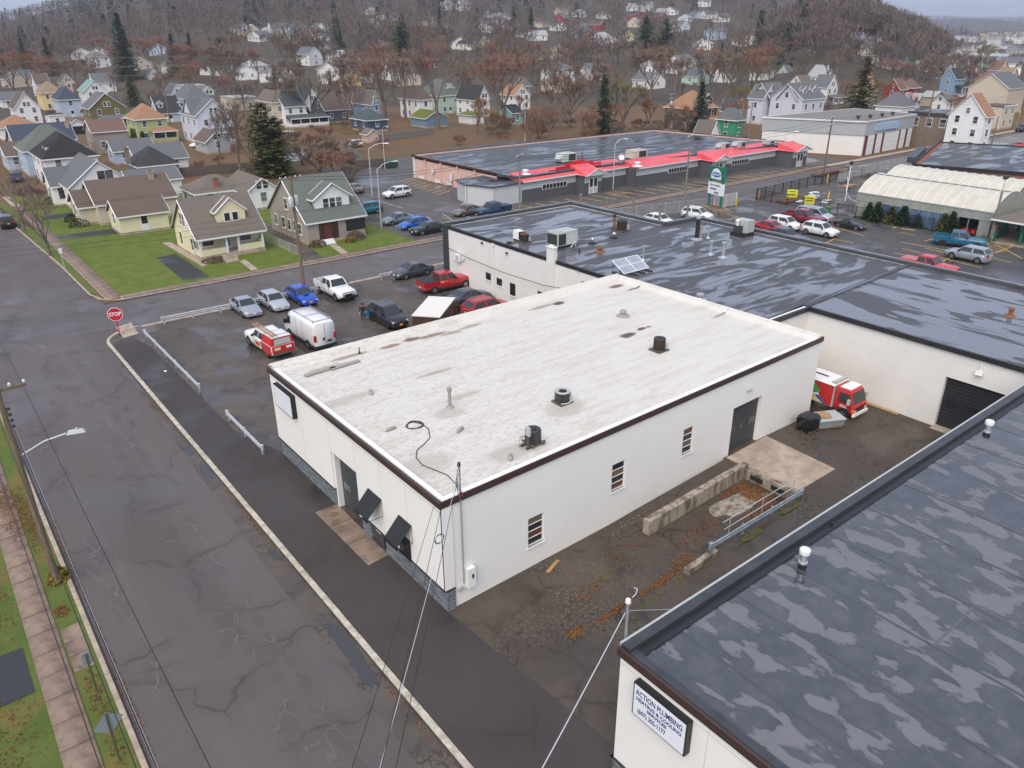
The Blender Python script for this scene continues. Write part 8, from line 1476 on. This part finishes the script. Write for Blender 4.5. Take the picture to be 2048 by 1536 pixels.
PINE = [cone(53, 12, 4.2, 24, 22, -.02, 1.9, .35, .08, 'needle_olive', .66, .2, .36), cone(54, 12, 3.6, 22, 20, -.12, 1.7, .3, .16, 'needle_pine', .42, .15, .36)]
XMAS = cone(55, 2, .85, 22, 20, .2, 2.0, .12, .05, 'needle_fresh', .9, 0, .7)
CEDAR = cone(56, 10, 1.7, 34, 20, -.25, 1.5, .2, .03, 'needle_dark', .45, 0, .26)
def plant(pair, label, p, h, h0, mat=None, rz=None, sx=1.0, name='tree', cat='tree', group=None):
    t = thing(name, label, cat, (p[0], p[1], hz(p[0], p[1])-.03), random.uniform(0,6.28) if rz is None else rz, group); k = h/h0; t.scale = (k*sx, k*sx, k)
    ob('trunk', pair[0], t); c = ob('crown', pair[1], t)
    if mat: setmat(c, mat)
    return t
def tree(kind, base, top, label, mat=None, idx=0, sx=1.0, **k):
    p = GP(*base) if base[1] > 150 else TP(*base); h = max(1.2, zat(0, top, p)-p.z); lst, h0 = {'bare': (BARE, 12), 'spruce': (SPRUCE, 12), 'pine': (PINE, 12), 'cedar': ([CEDAR], 10), 'small': (SMALL, 7)}[kind]
    return plant(lst[idx % len(lst)], label, p, h, h0, mat, sx=sx, name={'bare':'bare_tree','small':'street_tree','spruce':'spruce_tree','pine':'pine_tree','cedar':'cedar_tree'}[kind], **k)
T = tree
T('small', (49,461), 345, 'young bare street tree on the left verge, farther one'); T('small', (100,511), 385, 'young bare street tree on the left verge, nearer one', idx=1)
T('spruce', (262,178), 45, 'tall dark spruce towering over the left houses', sx=1.05); T('spruce', (270,216), 149, 'dark evergreen behind the light green house', 'needle_olive', 1, 1.3); T('spruce', (57,150), 74, 'olive conifer at far left, smaller of two', 'needle_olive', 1, 1.0); T('spruce', (104,150), 74, 'olive conifer at far left, larger of two', 'needle_olive', 0, 1.2); T('spruce', (354,150), 66, 'dark conifer left of two on the hill foot', None, 1, 1.1); T('spruce', (388,145), 65, 'dark conifer right of two on the hill foot', None, 0, .9); T('pine', (446,135), 74, 'rounded dark green tree right of the conifer pair', 'needle_dark', 1, 1.2)
T('pine', (808,150), 43, 'round topped green pine above the centre trees', 'needle_pine', 1, 1.1); T('pine', (1285,160), 64, 'broad green pine clump behind the plaza trees, left half', 'needle_pine', 1, 1.0); T('pine', (1325,160), 68, 'broad green pine clump behind the plaza trees, right half', 'needle_pine', 1, 1.0); T('cedar', (1205,268), 148, 'narrow dark ivy clad evergreen behind the plaza', None, 0, 1.1); T('spruce', (1396,274), 162, 'grey blue spruce behind the plaza roof', 'needle_blue', 0, 1.25)
T('spruce', (1441,135), 85, 'small dark conifer on the hill foot, left of pair', None, 0, 1.1); T('spruce', (1468,140), 93, 'small dark conifer on the hill foot, right of pair', 'needle_olive', 0, .9); T('spruce', (1518,95), 34, 'dark conifer on the hillside at right', None, 1, 1.2); T('spruce', (1294,50), 19, 'tiny conifer beside the white hillside house'); T('pine', (1717,232), 114, 'big olive green pine behind the garage building', 'needle_olive', 0, 1.0); T('spruce', (1592,70), -6, 'dark conifer on the right ridge end', None, 1, 1.2); T('spruce', (553,190), 150, 'dark conifer left of the white porch house', None, 1, 1.3); T('spruce', (680,95), 38, 'dark conifer on the centre hillside'); T('spruce', (880,58), 15, 'conifer beside the cream hillside house', None, 1); T('spruce', (1062,78), 14, 'tall dark conifer on the hillside left of the red house', None, 0); T('spruce', (1028,62), 12, 'second dark conifer on the hillside', None, 1)
for k, (x, y, tp) in enumerate(((1990,160,136),(2002,161,130),(2014,162,137),(2024,163,135))): T('cedar', (x,y), tp, 'dark cypress in the row behind the brown hip roof, %s from the left' % ['first','second','third','fourth'][k], None, 0, 1.5, group='cypress row')
T('cedar', (538,352), 205, 'tall olive evergreen in the yard behind the grey bungalow', 'needle_olive', 0, 2.0); T('cedar', (562,348), 235, 'second tall evergreen in the yard', 'needle_olive', 0, 1.9)
for k, (x, y, tp) in enumerate(((268,284,256),(277,285,256),(288,287,262))): T('cedar', (x,y), tp, 'brownish clipped evergreen beside the light green house, %s' % ['left','middle','right'][k], 'needle_olive', 0, 2.0, group='clipped evergreens')
for (x, y, tp, ix, mt_, sx, lb) in ((877,258,88,2,None,.9,'large twin trunked bare tree behind the plaza lot'), (771,234,92,1,'twig_red',1.0,'large reddish bare tree beside the blue house'), (812,240,96,2,None,.9,'slim tall bare tree right of the blue house'), (625,250,98,4,None,.95,'wide forked bare tree over the white porch house'), (1006,249,86,1,'twig_red',1.0,'reddish bare tree behind the mossy garage'), (1138,244,112,4,None,1.0,'spreading many stemmed bare tree behind the plaza'), (1244,264,146,3,'twig_olive',1.1,'olive brown rounded tree behind the plaza'), (1299,260,192,0,'twig_orange',1.2,'small orange brown tree behind the plaza roof'), (462,204,80,1,None,1.05,'broad bare tree behind the grey hip roof'), (430,196,92,0,None,1.0,'bare tree above the hip roofed house'), (482,350,198,2,None,.8,'bare tree beside the green back yard'), (508,345,210,4,None,.8,'leaning bare tree right of the green back yard'), (440,310,215,0,None,.9,'bare tree in front of the lavender house'), (35,205,100,3,'twig_red',1.0,'round reddish bare tree at far left'), (105,195,110,3,'twig_red',.9,'round reddish bare tree behind the yellow house'), (60,185,108,0,'twig_orange',1.0,'orange tinged bare tree at far left'), (235,210,150,2,None,.8,'thin bare tree left of the dark evergreen'), (1075,200,95,1,None,1.1,'broad bare tree above the teal garage'), (1180,195,108,4,None,1.1,'wide bare tree left of the olive tree'), (1300,205,92,5,None,1.2,'large brown bare tree behind the olive tree'), (1350,210,100,3,None,1.1,'large brown bare tree left of the blue spruce'), (1450,205,105,5,None,1.1,'tall bare tree behind the orange roofed house'), (1500,200,108,0,'twig_red',1.1,'tall reddish bare tree left of the lavender apartments'), (1645,235,190,4,None,1.0,'small dark bare tree beside the lavender apartments'), (1760,225,160,2,'twig_orange',1.0,'bare tree in front of the cream gambrel house'), (1830,190,112,4,None,1.0,'spreading bare tree by the red houses'), (1870,175,118,1,None,1.1,'bare tree left of the blue house'), (700,215,105,5,None,1.0,'bare tree above the slate house'), (940,225,120,0,None,1.0,'bare tree behind the mint house'), (1100,290,215,2,'twig_red',.8,'reddish sapling clump behind the plaza roof'), (1060,285,225,4,'twig_red',.8,'bare brush tree at the plaza back corner'), (700,250,150,0,None,.9,'bare tree left of the navy garage'), (330,215,150,0,None,.8,'bare tree behind the blue cape')):
    T('bare', (x,y), tp, lb, mt_, ix, sx)
HSH = [(x0,x1,y0,y1) for x0, x1, y0, y1 in HF]
def free(p, pad=0):
    if any(a-pad < p[0] < b+pad and c-pad < p[1] < d+pad for a, b, c, d in HSH): return False
    x, y = p[0], p[1]
    if y < 84 and x < 300: return False
    if 49 < x < 152 and y < 123: return False
    if 60 < x < 140 and y < 150: return False
    if 145 < x < 190 and y < 106: return False
    if x < 50 and y < 145: return False
    return True
HLAB = [(o.location.x+3, o.location.y+3, o['label']) for o in THINGS if o['category'] in ('house','garage','barn','shed','building','workshop')]
def near_label(p, pre):
    l = min(HLAB, key=lambda q: (q[0]-p[0])**2+(q[1]-p[1])**2)[2]
    for cut in (' on the ', ' among ', ' in the far', ' and ', ' behind ', ' by the ', ','): l = l.split(cut)[0]
    return pre+' by the '+' '.join(l.split()[:7])
r_ = random.Random(77); n_ = 0
while n_ < 262:
    px, py = r_.uniform(-60, 2110), r_.choice((r_.uniform(104,150), r_.uniform(112,185), r_.uniform(118,190), r_.uniform(150,232)))
    p = TP(px, py)
    if not free(p) or (222 < px < 304 and py > 150) or (1690 < px < 1750 and py > 185): continue
    n_ += 1; h = r_.uniform(8.5, 15.5) if py < 190 else r_.uniform(6,11); k = r_.randrange(6)
    tm_ = r_.choice([None,None,None,'twig_red','twig_red',None,'twig_olive'] if px > 500 else [None,None,'twig_red','twig_red','twig_orange'])
    plant(BARE[k], near_label(p, '%s %s tree' % ('tall' if h > 12.5 else 'medium' if h > 9.5 else 'small', {None:'brown','twig_red':'reddish','twig_olive':'olive','twig_orange':'orange'}[tm_])), p, h, 12, tm_, sx=r_.uniform(.85,1.2), name='bare_tree', group='bare trees among the houses')
for k in range(44):
    px, py = r_.uniform(860,1490), r_.uniform(252,284); p = GP(px, py)
    if p.y < 124 and p.x < 150: continue
    plant((SHRUB if k % 3 else BARE)[k % 2], 'bare brown brush on the bank behind the plaza', p, r_.uniform(2.5,5) if k % 3 else r_.uniform(6,9.5), 4 if k % 3 else 12, r_.choice(['twig','twig_red','twig_orange']), sx=1.1, name='bare_shrub', cat='shrub', group='brush on the bank behind the plaza')
n_ = 0
while n_ < 46:
    px, py = r_.uniform(0, 1500), r_.uniform(165, 345); p = GP(px, py)
    if not free(p, 0): continue
    n_ += 1; plant(SHRUB[n_ % 2], near_label(p, 'bare brown shrub'), p, r_.uniform(2,4.2), 4, r_.choice(['twig','twig_red','twig_orange']), name='bare_shrub', cat='shrub', group='bare back yard shrubs')
for k, (x, y, h) in enumerate(((580,318,5.5),(605,330,6),(640,345,6.5),(668,350,6),(690,340,5),(655,315,5.5),(625,300,5),(700,362,4.5),(590,290,5),(650,278,4.5))): plant(SHRUB[k % 2], 'tangled bare brush beside the round pool, %s from the left' % ['first','third','fourth','eighth','ninth','seventh','fifth','tenth','second','sixth'][k], GP(x,y), h, 4, ['twig_red','twig','twig'][k % 3], sx=1.15, name='bare_shrub', cat='shrub', group='brush around the pool')
plant(SHRUB[0], 'pinkish bare bush in front of the white bungalow', GP(72,412), 4.6, 4, 'twig_pink', name='bare_shrub', cat='shrub')
def bush(label, p, rx, ry, h, mat, seed=0, n=500, rough=.12, name='clipped_bush'):
    r = random.Random(seed); m = MB()
    for k in range(n):
        u, a = r.uniform(-.15,1), r.uniform(0,2*math.pi); q = math.sqrt(max(0,1-u*u))*r.uniform(.85,1.08); c = Vector((rx*q*math.cos(a), ry*q*math.sin(a), max(.02, h*u*r.uniform(.9,1.05)))); s_ = rough*r.uniform(.7,1.4)
        e, f = Vector((r.gauss(0,1),r.gauss(0,1),r.gauss(0,1))).normalized()*s_, Vector((r.gauss(0,1),r.gauss(0,1),r.gauss(0,1))).normalized()*s_; m.quad(c-e, c+f, c+e)
    t = thing(name, label, 'bush', (p[0],p[1],0)); m.build('foliage', mat, t); MB().tube([(0,0,0),(0,0,h*.6)], .06, 5).build('stem', 'bark', t); return t
for k, (x, y, rx, h, mt_, l) in enumerate(((145,442,1.0,.95,'shrub_green','rounded dark bush below the flag'), (160,452,1.3,1.0,'shrub_green','long low dark bush below the flag'), (102,408,1.1,1.1,'shrub_brown','brown bush in front of the white bungalow'), (130,406,.9,.9,'shrub_brown','small brown bush right of the white wing'), (636,492,1.1,.7,'shrub_brown','low brown bush left of the white steps'), (712,478,1.2,1.0,'shrub_brown','brown bush right of the grey bungalow porch'), (700,484,.7,.6,'gold_foliage','yellowish shrub by the grey bungalow'), (430,522,1.5,.35,'shrub_brown','brown flower bed plants before the cream bungalow'), (118,1160,.45,.7,'gold_foliage','dry golden grass clump at the street pole'), (675,262,2.5,1.5,'gold_foliage','yellow green shrub beside the slate house'), (700,268,2.2,1.2,'gold_foliage','yellow shrub left of the pink shed'), (1480,283,2.6,1.6,'gold_foliage','orange shrub below the green house'))): bush(l, GP(x,y), rx, rx*.8, h, mt_, k)
for k, (px, py) in enumerate(((1735,438.5),(1751,443),(1779,446.5),(1803,450),(1820.5,451),(1836,454),(1853,455),(1883,464.5),(1900,467))):
    p = GP(px,py); h = [2.3,2.6,2.2,2.5,2.0,2.3,2.1,2.4,2.8][k]; t = plant(XMAS, 'cut conifer leaning row before the greenhouse, %s from the left' % ['first','second','third','fourth','fifth','sixth','seventh','eighth','ninth'][k], p, h, 2, ['needle_fresh','needle_fresh','needle_olive','needle_fresh','needle_fresh','needle_fresh','needle_fresh','needle_olive','needle_fresh'][k], name='christmas_tree', sx=[1.0,1.05,1.2,1.15,.9,1.0,1.15,1.0,1.0][k], group='cut conifers for sale')
# small things round the houses
t = thing('flag', 'striped flag hanging on the tan bungalow porch', 'flag', tuple(GP(148,406,2.7))); M('flag_red', (.55,.03,.05), .7); M('flag_white', (.75,.74,.74), .7); M('flag_blue', (.03,.05,.25), .7)
for k in range(7): MB().box(-.02,.02,-.35+.1*k,-.25+.1*k,-1.4,0).build('stripe', 'flag_red' if k % 2 == 0 else 'flag_white', t)
MB().box(-.03,.03,-.05,.36,-.6,.02).build('canton', 'flag_blue', t); MB().tube([(.9,0,-.3),(-.1,0,.1)], .02, 5).build('pole', 'trim_white', t)
t = thing('round_pool', 'round above ground pool with blue wall behind the brush', 'pool', tuple(GP(600,318))); MB().lathe([(3.2,0),(3.2,1.15),(3.3,1.2),(3.05,1.2),(3.05,1.05)], 28).build('wall', 'siding_paleblue', t); MB().lathe([(3.05,1.02),(.01,1.04)], 28).build('cover', 'siding_lightgrey', t)
for a in (.4,.9): MB().tube([(2.6*math.cos(a),2.6*math.sin(a),1.0),(2.9*math.cos(a),2.9*math.sin(a),1.9),(3.3*math.cos(a),3.3*math.sin(a),1.0)], .04, 5).build('ladder_rail', 'trim_white', t)
t = thing('garden_parasol', 'white garden parasol beside the round pool', 'parasol', tuple(GP(580,282))); MB().lathe([(2.0,2.0),(1.0,2.35),(.05,2.6)], 10).build('canopy', 'trim_white', t); MB().tube([(0,0,0),(0,0,2.6)], .04, 5).build('pole', 'steel_galv', t)
# ---- far woods: one mass of bare crowns with conifers, real triangles
rn = np.random.default_rng(5); V_, F_, C_ = [], [], []; nv = 0
hc = np.array([((a+b)/2, (c+d)/2) for a, b, c, d in HF]); cnt = 0
def add_tree(x, y, z, h, nt, conif, tint):
    global nv
    R = h*(.17 if conif else .30)
    if conif:
        u = rn.uniform(.05,1,nt); rad = R*(1-u)*rn.uniform(.5,1.05,nt)+.1; a = rn.uniform(0,6.283,nt); p = np.stack([x+rad*np.cos(a), y+rad*np.sin(a), z+h*u], 1); d = np.stack([np.cos(a), np.sin(a), -.5+0*a], 1)*h*.09; wd = h*.05
    else:
        a = rn.uniform(0,6.283,nt); cz = rn.uniform(-.75,1,nt); rr = np.sqrt(np.clip(1-cz**2,0,1))*np.sqrt(rn.uniform(.15,1,nt)); p = np.stack([x+R*rr*np.cos(a), y+R*rr*np.sin(a), z+h*.60+h*.40*cz*rn.uniform(.5,1,nt)], 1); d = np.stack([np.cos(a)*rr*.7+rn.normal(0,.3,nt), np.sin(a)*rr*.7+rn.normal(0,.3,nt), .9+rn.normal(0,.25,nt)], 1)*h*.13; wd = h*.0115
    s_ = rn.normal(0,1,(nt,3)); s_ = np.cross(d, s_); s_ /= (np.linalg.norm(s_,axis=1,keepdims=True)+1e-6); s_ *= wd*rn.uniform(.6,1.4,(nt,1))
    V_.append(np.stack([p-s_, p+s_, p+d], 1).reshape(-1,3)); F_.append(np.arange(nv, nv+3*nt)); C_.append(np.repeat(tint[None]*rn.uniform(.7,1.3,(nt,1)), 3, 0)); nv += 3*nt
    if not conif:
        q = np.array([[x-h*.012,y+h*.012,z-1],[x+h*.012,y-h*.012,z-1],[x,y,z+h*.8]]); V_.append(q); F_.append(np.arange(nv,nv+3)); C_.append(np.repeat(tint[None]*.8,3,0)); nv += 3
pal = np.array([(.135,.108,.098),(.145,.105,.09),(.125,.105,.10),(.155,.105,.085),(.14,.115,.095)])
tries = 0
while cnt < 8200 and tries < 60000:
    tries += 1; a = rn.uniform(-.68,.68); d = 330+1500*rn.uniform(0,1)**1.15; an = YAW-a; x, y = d*math.cos(an), d*math.sin(an); px = 1024+FPX/math.cos(PITCH)*math.tan(a)
    if px > 1860 and d < 1500: 
        if rn.random() > .12: continue
    if d < (520 if px < 560 else 440 if px < 1000 else 400): continue
    hd = np.hypot(hc[:,0]-x, hc[:,1]-y).min()
    if hd < 11: continue
    if hd < 26 and rn.random() < .45: continue
    if px > 1050 and px < 1560 and 380 < d < 760 and rn.random() < .55: continue
    if 285 < px < 345 and 560 < d < 740 and rn.random() < .85: continue   # power line clearing
    con = rn.random() < (.42 if (170 < px < 420 and d > 800) else .10 if d > 700 else .035); h = rn.uniform(11,18)*(1.15 if con else 1)
    add_tree(x, y, hz(x, y), h, (130 if d < 520 else 75 if d < 800 else 42 if d < 1200 else 30) if not con else (90 if d < 800 else 50), con, np.array((.045,.062,.042)) if con else pal[rn.integers(5)]); cnt += 1
for _ in range(900):   # wooded ridge at right
    px, d = rn.uniform(1560,1900), rn.normal(520,45); a = math.atan((px-1024)*math.cos(PITCH)/FPX); an = YAW-a; x, y = d*math.cos(an), d*math.sin(an)
    if np.hypot(hc[:,0]-x, hc[:,1]-y).min() < 9: continue
    add_tree(x, y, hz(x, y), rn.uniform(12,17), 150, rn.random() < .03, pal[rn.integers(3)]*1.22)
for _ in range(2600):  # far hills beyond the valley
    px, d = rn.uniform(1500,2150), rn.uniform(3300,5200); a = math.atan((px-1024)*math.cos(PITCH)/FPX); an = YAW-a; x, y = d*math.cos(an), d*math.sin(an); add_tree(x, y, hz(x, y)-4, 30, 10, False, pal[2])
V_ = np.concatenate(V_); C_ = np.concatenate(C_); nt = len(V_)//3; me = bpy.data.meshes.new('far_woods'); me.vertices.add(len(V_)); me.vertices.foreach_set('co', V_.ravel().astype(np.float32)); me.loops.add(len(V_)); me.loops.foreach_set('vertex_index', np.arange(len(V_), dtype=np.int32)); me.polygons.add(nt); me.polygons.foreach_set('loop_start', np.arange(0, 3*nt, 3, dtype=np.int32)); me.polygons.foreach_set('loop_total', np.full(nt, 3, dtype=np.int32))
at_ = me.color_attributes.new('tint', 'FLOAT_COLOR', 'POINT'); at_.data.foreach_set('color', np.concatenate([C_, np.ones((len(C_),1))], 1).ravel().astype(np.float32)); me.update(); me.validate()
g = NT('woods'); ca = g.n('ShaderNodeVertexColor', layer_name='tint'); me.materials.append(g.fin(ca.outputs[0], .9, spec=.15)); fo = ob('far_woods', me); fo['kind'] = 'stuff'; fo['label'] = 'leafless brown woods with conifers covering the far hillside'; fo['category'] = 'woods'
# power line pylons in the clearing
for k, (px, py, tp) in enumerate(((184,50,30),(217,56,28),(278,62,30),(298,70,36),(334,68,24),(348,62,26),(248,42,26),(495,52,30))):
    p = TP(px,py); h = max(8, zat(0,tp,p)-p.z); t = thing('power_pole', 'slim power line pole in the hillside clearing', 'pole', p, 0, 'power line poles on the hill'); MB().tube([(0,0,-.5),(0,0,h)], [.35,.25], 5).build('pole', 'wood_grey', t); MB().box(-2.5,2.5,-.15,.15,h-1.2,h-.9).build('crossarm', 'wood_grey', t)
# ================================================================== one label for one thing
ORDN = ['first','second','third','fourth','fifth','sixth','seventh','eighth','ninth','tenth','eleventh','twelfth','thirteenth','fourteenth','fifteenth','sixteenth']
by = {}
bpy.context.view_layer.update()
for o in THINGS: by.setdefault(o['label'], []).append(o)
for lb, os_ in by.items():
    if 1 < len(os_) <= 16 and len(lb.split()) <= 12:
        for k, o in enumerate(sorted(os_, key=lambda q: pix(q.location)[0])): o['label'] = '%s, %s from the left' % (lb, ORDN[k])
# ================================================================== thin winter haze over the whole place
hm = bpy.data.materials.new('haze'); hm.use_nodes = True; ht = hm.node_tree; ht.nodes.clear(); ho = ht.nodes.new('ShaderNodeOutputMaterial'); hv = ht.nodes.new('ShaderNodeVolumePrincipled'); hv.inputs['Color'].default_value = (.80,.86,1,1); hv.inputs['Density'].default_value = .00018; hv.inputs['Anisotropy'].default_value = .2; ht.links.new(hv.outputs[0], ho.inputs['Volume'])
hb = MB().box(-9000,9000,-9000,9000,-25,240).build('haze', hm); hb['kind'] = 'stuff'; hb['label'] = 'thin pale winter haze over the valley'; hb['category'] = 'haze'
